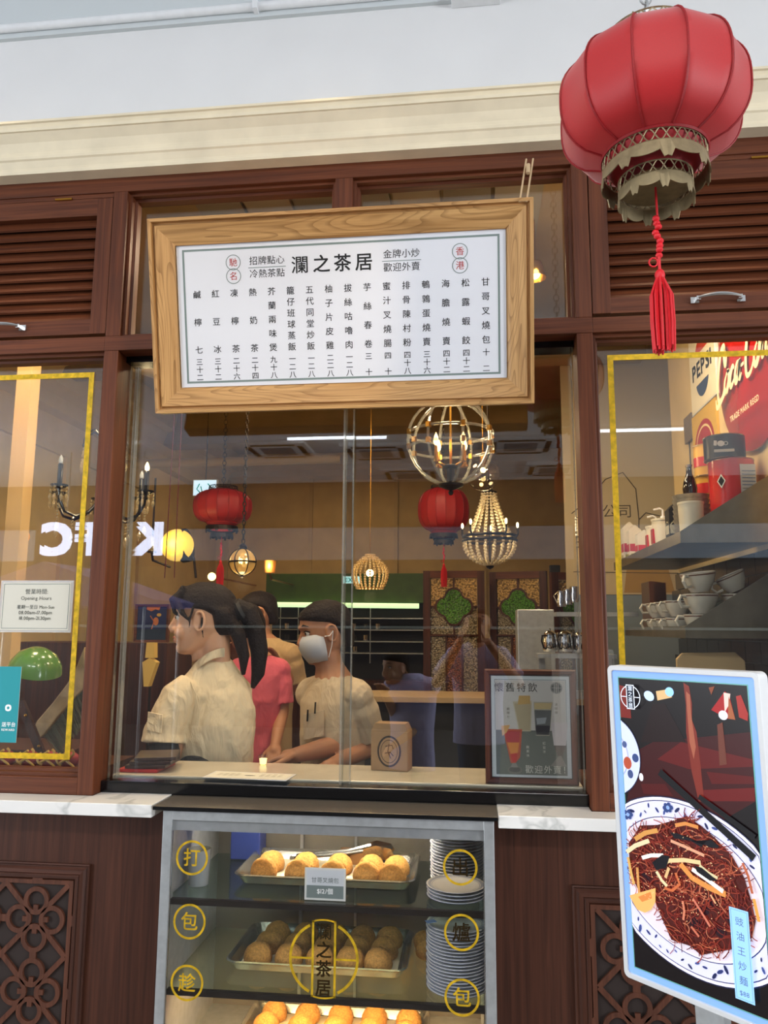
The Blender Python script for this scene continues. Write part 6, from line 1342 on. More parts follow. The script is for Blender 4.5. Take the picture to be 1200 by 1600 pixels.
for k, (x, y, r, h_, lb) in enumerate(((0.765, 1.00, 0.042, 0.12, 'white pump dispenser tub with a red label on the upper shelf'), (0.76, 0.86, 0.045, 0.13, 'white pump tub nearest the black carton'), (0.755, 0.445, 0.042, 0.13, 'tall cream paper-cup sleeve at the shelf corner'))):
    t = empty('dispenser_tub', (x, y, zs), label=lb, cat='tub'); MB().lathe([(r*.9, 0), (r, h_), (r*1.04, h_), (r*1.04, h_+.008), (0, h_+.010)], n=24).build('tub', plain('tub_white_%d' % k, (226, 214, 186), 0.4), t, smooth=True)
    if k < 2:
        m = MB(); m.tube([(0, 0, h_), (0, 0, h_+0.045), (-0.012, 0, h_+0.052), (-0.035, 0, h_+0.046)], 0.004, 7); m.lathe([(0.010, h_+.008), (0.010, h_+.02), (0, h_+.02)], n=12); m.build('pump', WHITE, t, smooth=True); MB().box(-r-0.001, -r*0.8, -r*.4, r*.4, h_*.3, h_*.75).build('label', RT, t)
# cups
CUPM = plain('grey_china', (198, 192, 176), 0.2, coat=0.4)
def cup0(s_):
    t = empty('coffee_cup'); m = MB().lathe([(0.026, 0), (0.028, 0.004), (0.042, 0.026), (0.050, 0.050), (0.0515, 0.058), (0.049, 0.058), (0.047, 0.050), (0.038, 0.026), (0.02, 0.008), (0, 0.007)], n=28); m.build('bowl', CUPM, t, smooth=True)
    MB().tube([(-0.046, 0, 0.050), (-0.066, 0, 0.052), (-0.074, 0, 0.038), (-0.064, 0, 0.020), (-0.042, 0, 0.020)], 0.005, 8).build('handle', CUPM, t, smooth=True)
    MB().lathe([(0.0507, 0.0505), (0.0512, 0.0515), (0.0512, 0.0535), (0.0514, 0.0545)], n=28).build('brown_line', plain('brown_glaze', (96, 60, 40), 0.3), t); return t
cp = cup0(1); first_c = True
def cup(x, y, z, s_, rz, label, tilt_=0, group='coffee cups on the lower shelf'):
    global first_c
    t = cp if first_c else dup(cp); first_c = False
    t.location = (x, y, z); t.scale = (s_, s_, s_); t.rotation_euler = (0, tilt_, rz); t['label'] = label; t['category'] = 'cup'; t['group'] = group
XA = lambda px, Y: at(px, 900, Y).x
for k in range(3): cup(0.775, 0.46, zl_+k*0.069+(0.006 if k == 2 else 0), 1.15, rad(180-15*k) if 0 else rad(20*k), ('bottom cup of the near stack on the lower shelf', 'middle cup of the near stack on the lower shelf', 'top cup of the near stack, tilted, on the lower shelf')[k], rad(-8) if k == 2 else 0)
for j, y in enumerate((0.66, 0.82, 0.98)):
    for k in range(2): cup(0.752, y, zl_+k*0.062, 1.0, rad(10), ('%s cup of the %s pair behind the near stack' % (('lower', 'upper')[k], ('first', 'second', 'third')[j])))
for k in range(2): cup(0.905, 0.46, zl_+k*0.069, 1.15, rad(60), ('lower', 'upper')[k]+' cup against the wall beside the near stack')
cup(0.900, 0.47, zl_+0.150, 1.0, rad(0), 'cup lying highest, beside the wall on the lower shelf', rad(-25))
for k in range(4): 
    t = empty('menu_board', (0.745+0.024*k, 1.12+0.035*k, zl_), label=('dark upright menu board nearest the glass, left of the cups', 'second upright menu board left of the cups', 'third upright menu board left of the cups', 'upright menu board deepest in the row left of the cups')[k], cat='menu board', group='upright menu boards on the lower shelf')
    MB().box(-0.010, 0.010, -0.075, 0.075, 0, 0.215).build('cover', plain('menu_brown', (92, 70, 54), 0.4) if 'menu_brown' not in MATS else MATS['menu_brown'], t, bevel=0.001); MB().box(-0.0105, 0.0105, -0.078, -0.074, 0, 0.215).build('copper_edge', plain('copper', (176, 110, 78), 0.3, 0.8) if 'copper' not in MATS else MATS['copper'], t)
    for z in (0.045, 0.07): MB().lathe([(0.004, 0), (0.0045, 0.001), (0, 0.002)], (0, 0, 0), 8, M=T(0, -0.078, z) @ RX(PI/2)).build('ring', CHROME, t)
# chair, cream trays and kitchen mural
p0, p1 = at(1057, 1040, 0.46), at(1163, 1021, 0.46); t = empty('bentwood_chair', ((p0.x+p1.x)/2, 0.555, 0), label='beige chair back showing above the backlit screen', cat='chair'); w_ = (p1.x-p0.x)
zt2 = p1.z; MB().prism([(-w_/2, zt2-0.30), (-w_/2, zt2-0.02), (-w_/2+0.02, zt2), (w_/2-0.03, zt2+0.004), (w_/2, zt2-0.025), (w_/2, zt2-0.30)], -0.10, -0.085).build('backrest', plain('beige_seat', (198, 168, 120), 0.5), t, bevel=0.003)
MB().box(-0.13, 0.13, -0.10, 0.28, 0.86, 0.89).build('seat', MATS['beige_seat'], t, bevel=0.004)
for x, y in ((-0.12, -0.09), (0.12, -0.09), (-0.12, 0.25), (0.12, 0.25)): MB().tube([(x, y, 0), (x*0.95, y, 0.88)], 0.012, 8).build('leg', STEEL, t)
for x in (-0.10, 0.10): MB().tube([(x, -0.08, 0.88), (x, -0.083, zt2-0.1)], 0.010, 8).build('back_post', STEEL, t)
for k in range(9):
    o = MB().box(-0.05, 0.05, -0.07, 0.07, 0, 0.022).build('cream_tray', plain('cream_melamine', (214, 194, 150), 0.4) if 'cream_melamine' not in MATS else MATS['cream_melamine'], bevel=0.003); o.location = (0.475, 0.20, 1.060+k*0.0235)
    tag(o, 'cream melamine tray in the stack between the right post and the screen', 'tray', 'cream trays behind the screen')
structure('inner_sill_right', MB().box(0.33, 0.989, 0.085, 0.32, 1.0, 1.058), DARKWOOD)
t = empty('kitchen_mural', (0.98, 2.25, 1.95), label='cream mural panel with dark line drawings and characters behind the right post', cat='mural')
MB().box(-0.02-0.42, 0.30, 0, 0.02, -0.25, 0.62).build('panel', plain('mural_cream', (196, 176, 138), 0.6), t)
a = Art(0.0004); LN = (84, 74, 62)
a.text('公司', -0.14, 0.20, 0.085, LN); a.band([(-.38, .20), (-.34, .19), (-.36, .15)], .006, LN); a.band([(-.31, .21), (-.27, .17)], .006, LN)
a.band([(-0.40, 0.22), (-0.30, 0.30), (-0.20, 0.42), (-0.10, 0.46), (-0.03, 0.36), (-0.02, 0.18), (-0.03, -0.02)], 0.006, LN); a.band([(-0.02, 0.18), (0.02, 0.22), (0.10, 0.20), (0.12, 0.05), (0.12, -0.06), (-0.03, -0.02)], 0.006, LN); a.poly([(-0.12, -0.24), (-0.10, -0.10), (0.0, -0.04), (0.12, -0.06), (0.16, -0.24)], (170, 134, 80)); a.band([(-0.4, -0.12), (0.2, -0.13)], 0.004, LN)
for i in range(3): a.rect(-0.38, -0.30, 0.08-i*0.03, 0.086-i*0.03, LN)
a.build('mural_print', PRINT, t); MB().box(-0.44, 0.30, 0, 0.02, 0.62, 1.34).build('upper_panel', MATS['mural_cream'], t)
MB().box(-0.4, 0.28, 0.005, 0.018, -1.95, -0.25).build('lower_panel', plain('blue_grey_panel', (120, 134, 146), 0.5), t)
thing1('wall_cable_box', MB().box(0.985, 1.0, 1.2, 1.32, 2.35, 2.47), plain('brown_box', (110, 92, 70), 0.5), 'small brown box on the kitchen wall with a cable hanging down', 'box')
MB().tube([(0.992, 1.27, 2.36), (0.992, 1.28, 1.80)], 0.003, 5).build('cable', BLACKM, bpy.data.objects['wall_cable_box'])

# ================================================================ THE ARCADE BEHIND THE CAMERA (seen in the glass)
for k, lx in enumerate((-1.25, 0.45)):
    t = empty('added_fill_panel', (lx, -3.55, 3.80), label=('added fill-light panel on the arcade ceiling above the photographer', 'added fill-light panel on the arcade ceiling towards the red lantern')[k], cat='fill panel', group='added arcade fill panels'); MB().box(-0.6, 0.6, -0.3, 0.3, -0.022, 0.0).build('frame', WHITE, t); MB().box(-0.575, 0.575, -0.275, 0.275, -0.0235, -0.022).build('diffuser', plain('fill_diffuser_%d' % k, (250, 248, 242), 0.4, emit=6), t)  # glowing panels added to go with the frontal fill lamps
structure('wall_opposite', MB().box(-11, 11, -9.5, -9.4, 0, 3.95), plain('dark_shopfront', (62, 58, 60), 0.5))
fs = empty('opposite_shop_fascia', (0, -9.39, 2.2), label='green and white shop fascia across the arcade, mirrored in the glass', cat='shop fascia')
MB().box(-8, 8, -9.398, -9.25, 2.55, 3.05).build('upper_fascia', plain('grey_blue_fascia', (150, 164, 180), 0.4), fs, world=True)
MB().box(-8, 8, -9.398, -9.20, 1.50, 1.54).build('lit_strip', plain('lit_strip', (150, 156, 150), 0.5, emit=0.12), fs, world=True)
t = empty('fried_chicken_sign', (-4.78, -7.0, 2.63), (0, 0, PI), label='white KFC lettering on a dark board across the arcade, mirrored in the left glass', cat='sign')
MB().box(-0.9, 0.9, 0.0, 0.08, -0.35, 0.35).build('board', plain('navy_board', (36, 38, 66), 0.5), t)
a = Art(0.004); a.text('K', -0.62, -0.19, 0.56, (214, 226, 255), 0.05, sx=1.1); a.text('F', 0.21, -0.19, 0.56, (214, 226, 255), 0.05, sx=1.1); a.text('C', 0.60, -0.19, 0.56, (214, 226, 255), 0.05, sx=1.1); a.build('lettering', printmat('lit_letters', 7.0), t)
MB().tube([(-0.5, 0.04, 0.35), (-0.5, 0.04, 1.49)], 0.01, 6).build('hanger', STEEL, t); MB().tube([(0.5, 0.04, 0.35), (0.5, 0.04, 1.49)], 0.01, 6).build('hanger', STEEL, t)
t = empty('lilac_canopy', (-4.6, -6.0, 0), label='lilac market canopy across the arcade, mirrored in the left glass', cat='canopy')
MB().prism([(-1.2, 1.72), (1.2, 1.72), (1.25, 1.79), (0, 2.20), (-1.25, 1.79)], -0.6, 0.6).build('cloth', plain('lilac_cloth', (150, 146, 214), 0.7), t)
for x in (-1.1, 1.1):
    for y in (-0.5, 0.5): MB().tube([(x, y, 0), (x, y, 1.73)], 0.015, 8).build('pole', STEEL, t)
cs = None
for k, (px, Y) in enumerate(((430, 7.0), (585, 7.2), (815, 7.0), (640, 8.7), (868, 8.5))):
    p_ = at(px, 700, Y)
    if cs is None:
        cs = empty('ceiling_cassette', label='white ceiling air-conditioning cassette of the arcade, mirrored in the glass', cat='air conditioner', group='arcade ceiling cassettes')
        MB().box(-0.42, 0.42, -0.42, 0.42, -0.05, 0.0).build('panel', WHITE, cs, bevel=0.01); MB().box(-0.20, 0.20, -0.20, 0.20, -0.058, -0.050).build('grille', plain('grey_grille', (120, 124, 128), 0.5), cs)
        for q2 in range(4): MB().box(-0.28, 0.28, 0.30, 0.36, -0.056, -0.050, RZ(PI/2*q2)).build('louvre', DARKMETAL, cs)
        o = cs
    else: o = dup(cs)
    o.location = (p_.x, -Y, 3.799)
for k, (x, y) in enumerate(((-3, -3.5), (0.3, -3.2), (3.2, -3.5), (-1.6, -6.4), (1.8, -6.4))):
    t = empty('arcade_tube_light', (x, y, 3.78), label='white tube light on the arcade ceiling, mirrored in the glass', cat='tube light', group='arcade tube lights'); MB().tube([(-0.6, 0, -0.02), (0.6, 0, -0.02)], 0.018, 10).build('tube', plain('arcade_tube', (240, 246, 255), 0.4, emit=8) if 'arcade_tube' not in MATS else MATS['arcade_tube'], t); MB().box(-0.62, 0.62, -0.03, 0.03, -0.005, 0.018).build('batten', WHITE, t)
# ================================================================ PEOPLE
SKIN = plain('skin', (214, 162, 126), 0.5, sub=0.12); SKIN2 = plain('skin_tan', (176, 124, 92), 0.55, sub=0.1)
HAIR = plain('dark_brown_hair', (28, 19, 16), 0.62, bump=0.6, nscale=120, spec=0.2); LIPS = plain('lips', (176, 92, 82), 0.4); EYEW = plain('eye_white', (226, 220, 212), 0.3); EYEB = plain('iris_dark', (24, 16, 14), 0.2)
def cloth(name, col, bump=0.35, sc=13, rough=0.8):
    m = plain(name, col, rough, noise=0.05, nscale=6); nt = m.node_tree; N, L = nt.nodes, nt.links; b = N['Principled BSDF']
    tc = N.new('ShaderNodeTexCoord'); mp = N.new('ShaderNodeMapping'); mp.inputs['Scale'].default_value = (1, 1, 0.45); L.new(tc.outputs['Object'], mp.inputs[0])
    nz = N.new('ShaderNodeTexNoise'); nz.inputs['Scale'].default_value = sc; nz.inputs['Detail'].default_value = 3; nz.inputs['Distortion'].default_value = 0.8; L.new(mp.outputs[0], nz.inputs['Vector'])
    bp = N.new('ShaderNodeBump'); bp.inputs['Strength'].default_value = bump; bp.inputs['Distance'].default_value = 0.06; L.new(nz.outputs[0], bp.inputs['Height']); L.new(bp.outputs[0], b.inputs['Normal'])
    b.inputs['Sheen Weight'].default_value = 0.1
    return m
def cap(m, a, b, ra, rb, n=14, e=1.0):
    """tapered limb with rounded ends"""
    a, b = Vector(a), Vector(b); d = b-a; L_ = d.length; d.normalize(); P = []; R_ = []
    for i in range(5): t_ = PI/2*(1-i/4); P.append(a-d*ra*math.sin(t_)); R_.append(max(0.0006, ra*math.cos(t_)))
    for i in range(1, 4): u = i/4; P.append(a+d*L_*u); R_.append(ra+(rb-ra)*u)
    for i in range(5): t_ = PI/2*i/4; P.append(b+d*rb*math.sin(t_)); R_.append(max(0.0006, rb*math.cos(t_)))
    m.tube(P, R_, n)
def loft(m, secs, n=24, ang=0.0):
    """secs: (z, cx, cy, rx, ry)"""
    V = []; ca, sa = math.cos(ang), math.sin(ang)
    for z, cx, cy, rx, ry in secs:
        for j in range(n): t_ = 2*PI*j/n; x, y = rx*math.cos(t_), ry*math.sin(t_); V.append((cx+x*ca-y*sa, cy+x*sa+y*ca, z))
    k = len(secs); F = [(i*n+j, i*n+(j+1) % n, (i+1)*n+(j+1) % n, (i+1)*n+j) for i in range(k-1) for j in range(n)] + [tuple(range(n-1, -1, -1)), tuple(range((k-1)*n, k*n))]
    m.add(V, F)
def skinned(name, m, mat, parent, voxel=0.006, smooth=6, world=True, kind=None, disp=0.0):
    o = m.build(name, mat, parent, world=world)
    r = o.modifiers.new('r', 'REMESH'); r.mode = 'VOXEL'; r.voxel_size = voxel; r.use_smooth_shade = True
    s_ = o.modifiers.new('s', 'SMOOTH'); s_.iterations = smooth; s_.factor = 0.5
    dg = bpy.context.evaluated_depsgraph_get(); me = bpy.data.meshes.new_from_object(o.evaluated_get(dg)); me.name = name
    o.modifiers.clear(); old = o.data; o.data = me; bpy.data.meshes.remove(old)
    me.materials.clear(); me.materials.append(mat); me.polygons.foreach_set('use_smooth', [True]*len(me.polygons))
    return o
HS = [(-.118, .028, .064, .028), (-.105, 0.0, .078, .046), (-.085, -.035, .080, .055), (-.062, -.062, .084, .064), (-.040, -.080, .086, .070), (-.018, -.088, .086, .074), (0.005, -.094, .089, .076), (.030, -.097, .090, .077), (.055, -.094, .086, .074), (.078, -.082, .072, .064), (.094, -.060, .050, .048), (.104, -.030, .022, .026)]
def head(m, c, F, s_=1.0, nose=True):
    """head slices along the up axis; F = unit vector the face points to"""
    F = Vector(F).normalized(); U_ = Vector((0, 0, 1)); U_ = (U_-F*U_.dot(F)).normalized(); S_ = F.cross(U_)
    def W_(f, s2, u): return tuple(Vector(c)+(F*f+S_*s2+U_*u)*s_)
    n = 24; V = []
    for u, b_, f_, w_ in HS:
        for j in range(n):
            t_ = 2*PI*j/n; cf = math.cos(t_); x = (f_+b_)/2+(f_-b_)/2*cf; y = w_*math.sin(t_)*(1-0.10*max(0, cf)) ; V.append(W_(x, y, u))
    k = len(HS); Fc = [(i*n+j, i*n+(j+1) % n, (i+1)*n+(j+1) % n, (i+1)*n+j) for i in range(k-1) for j in range(n)] + [tuple(range(n-1, -1, -1)), tuple(range((k-1)*n, k*n))]
    m.add(V, Fc)
    if nose:
        m.tube([W_(.083, 0, .012), W_(.093, 0, -.010), W_(.1035, 0, -.030), W_(.100, 0, -.037), W_(.085, 0, -.040)], [0.008*s_, 0.010*s_, 0.0125*s_, 0.012*s_, 0.010*s_], 10)
        for q2 in (-1, 1): m.sphere(W_(.090, q2*.011, -.036), 0.0088*s_, 10, 6); m.sphere(W_(.062, q2*.038, -.045), (.024*s_,)*3, 12, 8)
        for u, f_, r in ((-.061, .088, .0085), (-.071, .086, .0090)): m.tube([W_(f_-.012, -.022, u), W_(f_, -.008, u), W_(f_, .008, u), W_(f_-.012, .022, u)], [0.004*s_, r*s_, r*s_, 0.004*s_], 8)
        m.sphere(W_(.068, 0, -.096), .021*s_, 12, 8)
        m.tube([W_(.070, -.045, .026), W_(.086, -.018, .028), W_(.088, 0, .024), W_(.086, .018, .028), W_(.070, .045, .026)], [0.006*s_]+[0.009*s_]*3+[0.006*s_], 8)
    for q2 in (-1, 1):       # ears
        P = [W_(-.008+.018*math.cos(t_), q2*(.085-.006*math.cos(t_)), -.012+.031*math.sin(t_)) for t_ in [2*PI*i/14 for i in range(14)]]
        m.tube(P, 0.0058*s_, 6, closed=True); m.sphere(W_(-.002, q2*.076, -.014), (.014*s_, .009*s_, .022*s_), 10, 6)
    return W_
def eyes(W_, parent, s_=1.0, mouth=True):
    for q2 in (-1, 1):
        c = W_(.0690, q2*.031, .004); m = MB(); m.sphere(c, 0.0125*s_, 14, 10); m.build('eye', EYEW, parent, smooth=True, world=True)
        c = W_(.0785, q2*.033, .003); m = MB(); m.sphere(c, 0.0055*s_, 10, 8); m.build('iris', EYEB, parent, smooth=True, world=True)
        MB().tube([W_(.066, q2*.048, .006), W_(.080, q2*.036, .014), W_(.083, q2*.022, .011), W_(.080, q2*.014, .004)], 0.0022*s_, 5).build('eyelash', EYEB, parent, world=True)
        MB().tube([W_(.068, q2*.052, .028), W_(.084, q2*.034, .036), W_(.089, q2*.014, .030)], [0.0012*s_, 0.0034*s_, 0.0024*s_], 6).build('eyebrow', HAIR, parent, world=True)
    if mouth:
        m = MB(); m.tube([W_(.073, -.024, -.064), W_(.0915, -.010, -.0615), W_(.094, 0, -.0630), W_(.0915, .010, -.0615), W_(.073, .024, -.064)], [0.001*s_, 0.0042*s_, 0.004*s_, 0.0042*s_, 0.001*s_], 8)
        m.tube([W_(.073, -.022, -.067), W_(.090, -.009, -.0715), W_(.092, 0, -.0725), W_(.090, .009, -.0715), W_(.073, .022, -.067)], [0.001*s_, 0.0045*s_, 0.0055*s_, 0.0045*s_, 0.001*s_], 8); m.build('lips', LIPS, parent, smooth=True, world=True)
def hand(m, wrist, D, N_, s_=1.0, side=1, curl=0.6, thumb_out=1.0):
    """palm with five separate bent fingers; D pointing direction, N_ normal of the palm's back"""
    D = Vector(D).normalized(); N_ = Vector(N_); N_ = (N_-D*N_.dot(D)).normalized(); S_ = D.cross(N_)*side; w_ = Vector(wrist)
    cap(m, w_, w_+D*0.03*s_, 0.024*s_, 0.027*s_)
    for q2 in range(4):
        k = (q2-1.5)*0.0195*s_; root = w_+D*0.055*s_+S_*k; cap(m, w_+D*0.02*s_+S_*k*0.7, root, 0.016*s_, 0.0125*s_, 8)
        ln = (0.070, 0.078, 0.073, 0.058)[q2]*s_; d = D.copy(); p0 = root+D*0.024*s_; cap(m, root, p0, 0.0105*s_, 0.0092*s_, 8)
        for j in range(3):
            an = curl*(0.5+0.35*j)*0.62; d = (d*math.cos(an)-N_*math.sin(an)).normalized(); N2 = N_; p1 = p0+d*ln*(0.42, 0.32, 0.26)[j]; cap(m, p0, p1, (0.0090-0.0007*j)*s_, (0.0084-0.0008*j)*s_, 8); p0 = p1
    b0 = w_+D*0.015*s_-S_*0.020*s_; t1 = b0+(D*0.65-S_*0.75*thumb_out-N_*0.25).normalized()*0.040*s_; t2 = t1+(D*0.95-S_*0.35*thumb_out-N_*0.2).normalized()*0.032*s_; t3 = t2+(D-N_*0.35).normalized()*0.024*s_
    cap(m, b0, t1, 0.0145*s_, 0.0110*s_, 8); cap(m, t1, t2, 0.0108*s_, 0.0098*s_, 8); cap(m, t2, t3, 0.0098*s_, 0.0080*s_, 8)
def legs(name, mat, parent, hipc, s_, z0, shoe, ang=0.0, stance=0.10):
    m = MB(); ca, sa = math.cos(ang), math.sin(ang)
    loft(m, [(z0+.86*s_, hipc[0], hipc[1], .135*s_, .10*s_), (z0+.98*s_, hipc[0], hipc[1], .15*s_, .11*s_), (z0+1.02*s_, hipc[0], hipc[1], .13*s_, .10*s_)], ang=ang)
    for q2 in (-1, 1):
        x, y = hipc[0]+q2*.075*s_*ca, hipc[1]+q2*.075*s_*sa; cap(m, (x, y, z0+.86*s_), (x, y, z0+.47*s_), .085*s_, .062*s_); cap(m, (x, y, z0+.47*s_), (x, y, z0+.12*s_), .060*s_, .048*s_)
    skinned(name, m, mat, parent, 0.012, 4)
    for q2 in (-1, 1):
        x, y = hipc[0]+q2*.075*s_*ca, hipc[1]+q2*.075*s_*sa; fx, fy = sa, -ca; m = MB(); cap(m, (x-fx*.04, y-fy*.04, z0+.046), (x+fx*.12, y+fy*.12, z0+.036), .042, .034, 12); skinned('shoe', m, shoe, parent, 0.008, 3)
JEANS = cloth('blue_denim', (58, 76, 110)); DTROU = cloth('dark_trousers', (34, 34, 38)); SHOE = plain('dark_shoes', (30, 28, 28), 0.5)

# ---- the woman in the white work shirt, just inside the glass -------
Y0 = 0.635
def Wm(px, py, dy=0.0): return at(px, py, Y0+dy)
def q3(px, py, dy=0.0): return tuple(Wm(px, py, dy))
SHIRT = cloth('cream_work_shirt', (230, 210, 174), 0.42, 16)
wm = empty('person', (Wm(335, 1200).x, Y0, 0.0), label='woman with tied dark hair in a cream work shirt, facing left inside the window', cat='person')
hc = Wm(317, 965); s_ = 1.18
m = MB(); WH = head(m, hc, (-1.0, -0.12, -0.04), s_)
m.tube([q3(338, 985, 0.0), q3(338, 1010, 0.0), q3(336, 1040, 0.005), q3(334, 1070, 0.01)], [0.052, 0.053, 0.060, 0.075], 18)
m.tube([q3(312, 1005, -0.0), q3(318, 1030, 0.0)], [0.035, 0.045], 12)
el, wr = Wm(262, 1192, -0.085), Wm(252, 1262, -0.09)
cap(m, Wm(296, 1092, -0.06), el, 0.046, 0.040); cap(m, el, wr, 0.041, 0.028); hand(m, wr, (-0.35, 0.1, -0.8), (-1, 0, 0.2), 0.95, 1, 0.5)
er, wr2 = Wm(345, 1190, 0.13), Wm(290, 1262, 0.10)
cap(m, Wm(366, 1095, 0.08), er, 0.045, 0.038); cap(m, er, wr2, 0.040, 0.028); hand(m, wr2, (-0.8, 0, -0.4), (0, 0, 1), 0.95, -1, 0.5)
loft(m, [(0.95, Wm(335, 1200).x, Y0, .11, .09), (1.15, Wm(335, 1150).x, Y0, .11, .085), (1.30, Wm(335, 1080).x, Y0, .08, .065)])
skinned('body', m, SKIN, wm, 0.0042, 5)
eyes(WH, wm, s_)
# shirt: torso sections measured from the photo
m = MB(); S_ = []
for py, xl, xr, ry in ((1300, 282, 386, .115), (1250, 282, 388, .120), (1215, 281, 391, .122), (1180, 277, 394, .124), (1140, 273, 397, .126), (1105, 271, 396, .124), (1082, 274, 390, .118), (1062, 284, 380, .105), (1046, 298, 369, .088), (1033, 309, 360, .075)):
    a_, b_ = Wm(xl, py), Wm(xr, py); S_.append(((a_.z+b_.z)/2, (a_.x+b_.x)/2, Y0+0.01, (b_.x-a_.x)/2, ry))
loft(m, S_, 32)
m.tube([q3(300, 1072, -0.055), q3(281, 1090, -0.085), q3(266, 1120, -0.10), q3(257, 1142, -0.105), q3(255, 1160, -0.11)], [0.062, 0.072, 0.074, 0.074, 0.082], 20)
m.tube([q3(368, 1078, 0.065), q3(372, 1110, 0.09), q3(364, 1160, 0.12), q3(356, 1180, 0.13)], [0.06, 0.066, 0.068, 0.070], 18)
cap(m, Wm(330, 1040, -0.01), Wm(298, 1080, -0.055), 0.050, 0.062, 16); cap(m, Wm(340, 1038, 0.01), Wm(370, 1082, 0.06), 0.050, 0.060, 16)
sh = skinned('shirt', m, SHIRT, wm, 0.0050, 5)
tx_ = bpy.data.textures.new('folds', 'CLOUDS'); tx_.noise_scale = 0.075; tx_.noise_depth = 2
dm = sh.modifiers.new('folds', 'DISPLACE'); dm.texture = tx_; dm.strength = 0.013; dm.mid_level = 0.5; dm.texture_coords = 'LOCAL'
m = MB()          # standing and folded collar
cpts = [(302, 1042, -0.055), (314, 1024, -0.075), (334, 1013, -0.072), (350, 1010, -0.045), (357, 1012, 0.01), (350, 1016, 0.06), (330, 1022, 0.075), (310, 1034, 0.055)]
V = []; 
for px, py, dy in cpts: a_ = Wm(px, py, dy); b_ = Wm(px-1.5, py+17, dy*1.22); c_ = Wm(px-1, py+16, dy*1.14); d_ = Wm(px+0.5, py+2, dy*0.93); V += [tuple(a_), tuple(b_), tuple(c_), tuple(d_)]
F = [(4*i+q2, 4*(i+1)+q2, 4*(i+1)+(q2+1) % 4, 4*i+(q2+1) % 4) for i in range(len(cpts)-1) for q2 in range(4)] + [(0, 1, 2, 3), tuple(4*(len(cpts)-1)+q2 for q2 in (3, 2, 1, 0))]
o = m.add(V, F).build('collar', SHIRT, wm, smooth=True, world=True); sb = o.modifiers.new('s', 'SUBSURF'); sb.levels = 2; sb.render_levels = 2
m = MB(); m.tube([q3(256, 1158, -0.108), q3(258, 1176, -0.110), q3(259, 1200, -0.115)], [0.056, 0.054, 0.050], 18); m.build('dark_undersleeve', cloth('charcoal_jersey', (40, 38, 38), 0.2), wm, smooth=True, world=True)
m = MB(); P = [Wm(231, 1112, -0.165), Wm(254, 1117, -0.178), Wm(252, 1146, -0.186), Wm(229, 1141, -0.174)]; V = [tuple(p_) for p_ in P]+[tuple(p_+Vector((0, 0.006, 0))) for p_ in P]; m.add(V, [(0, 1, 2, 3), (7, 6, 5, 4), (0, 4, 5, 1), (1, 5, 6, 2), (2, 6, 7, 3), (3, 7, 4, 0)]); m.build('sleeve_pocket', SHIRT, wm, world=True, bevel=0.001)
m = MB(); m.tube([q3(298, 1066, -0.116), q3(306, 1085, -0.128), q3(311, 1110, -0.128), q3(310, 1135, -0.124)], 0.0022, 6); m.build('armhole_seam', SHIRT, wm, world=True, smooth=True)
# hair: cap, fringe, tail
m = MB(); S_ = []
for u, b_, f_, w_ in ((-.060, -.100, -.050, .050), (-.035, -.112, -.036, .070), (-.012, -.116, -.034, .082), (.008, -.118, -.028, .086), (.022, -.118, .010, .088), (.034, -.116, .078, .090), (.048, -.114, .098, .088), (.068, -.106, .094, .082), (.088, -.090, .076, .070), (.106, -.064, .050, .050), (.116, -.030, .020, .026)): S_.append((u, b_, f_, w_))
n = 28; V = []
for u, b_, f_, w_ in S_:
    for j in range(n): t_ = 2*PI*j/n; V.append(WH((f_+b_)/2+(f_-b_)/2*math.cos(t_), w_*math.sin(t_), u))
m.add(V, [(i*n+j, i*n+(j+1) % n, (i+1)*n+(j+1) % n, (i+1)*n+j) for i in range(len(S_)-1) for j in range(n)] + [tuple(range(n-1, -1, -1)), tuple(range((len(S_)-1)*n, len(S_)*n))])
rh = random.Random(5)
for i in range(15):         # fringe swept down over the brow and temple
    s2 = -0.088+i*0.0125; f0 = 0.094 if abs(s2) < 0.045 else 0.072
    m.tube([WH(.05, s2*.6, .100), WH(f0, s2*.85, .060), WH(f0-0.004-abs(s2)*.25, s2*1.0, .028-abs(s2)*.10-rh.random()*.006), WH(f0-.02-abs(s2)*.35, s2*1.03, .006-abs(s2)*.22)], [0.012, 0.014, 0.011, 0.003], 8)
m.tube([WH(.012, -.086, .03), WH(.020, -.088, 0.0), WH(.024, -.086, -.03), WH(.018, -.083, -.062)], [0.006, 0.005, 0.003, 0.001], 6)
m.tube([WH(-.02, -.086, .0), WH(-.016, -.086, -.03), WH(-.020, -.080, -.07)], [0.008, 0.006, 0.002], 6)
m.tube([WH(-.105, 0.0, .030), WH(-.150, 0.0, .010), WH(-.175, 0.0, -.05), WH(-.185, 0.005, -.12), WH(-.178, 0.01, -.19), WH(-.16, 0.01, -.235)], [0.040, 0.040, 0.038, 0.034, 0.026, 0.008], 14)
m.tube([WH(-.09, -0.04, -.01), WH(-.125, -0.045, -.06), WH(-.14, -0.03, -.13), WH(-.135, -0.02, -.19)], [0.030, 0.028, 0.022, 0.008], 12)
skinned('hair', m, HAIR, wm, 0.0042, 3)
m = MB(); m.lathe([(0.045, -.012), (0.050, 0), (0.045, .012)], n=20, M=T(*WH(-.130, 0, .018)) @ RY(rad(60)), closed=True); m.build('hair_tie', BLACKM, wm, world=True, smooth=True)
legs('trousers', DTROU, wm, (Wm(335, 1215).x, Y0+0.01), 1.02, 0.0, SHOE, rad(60))

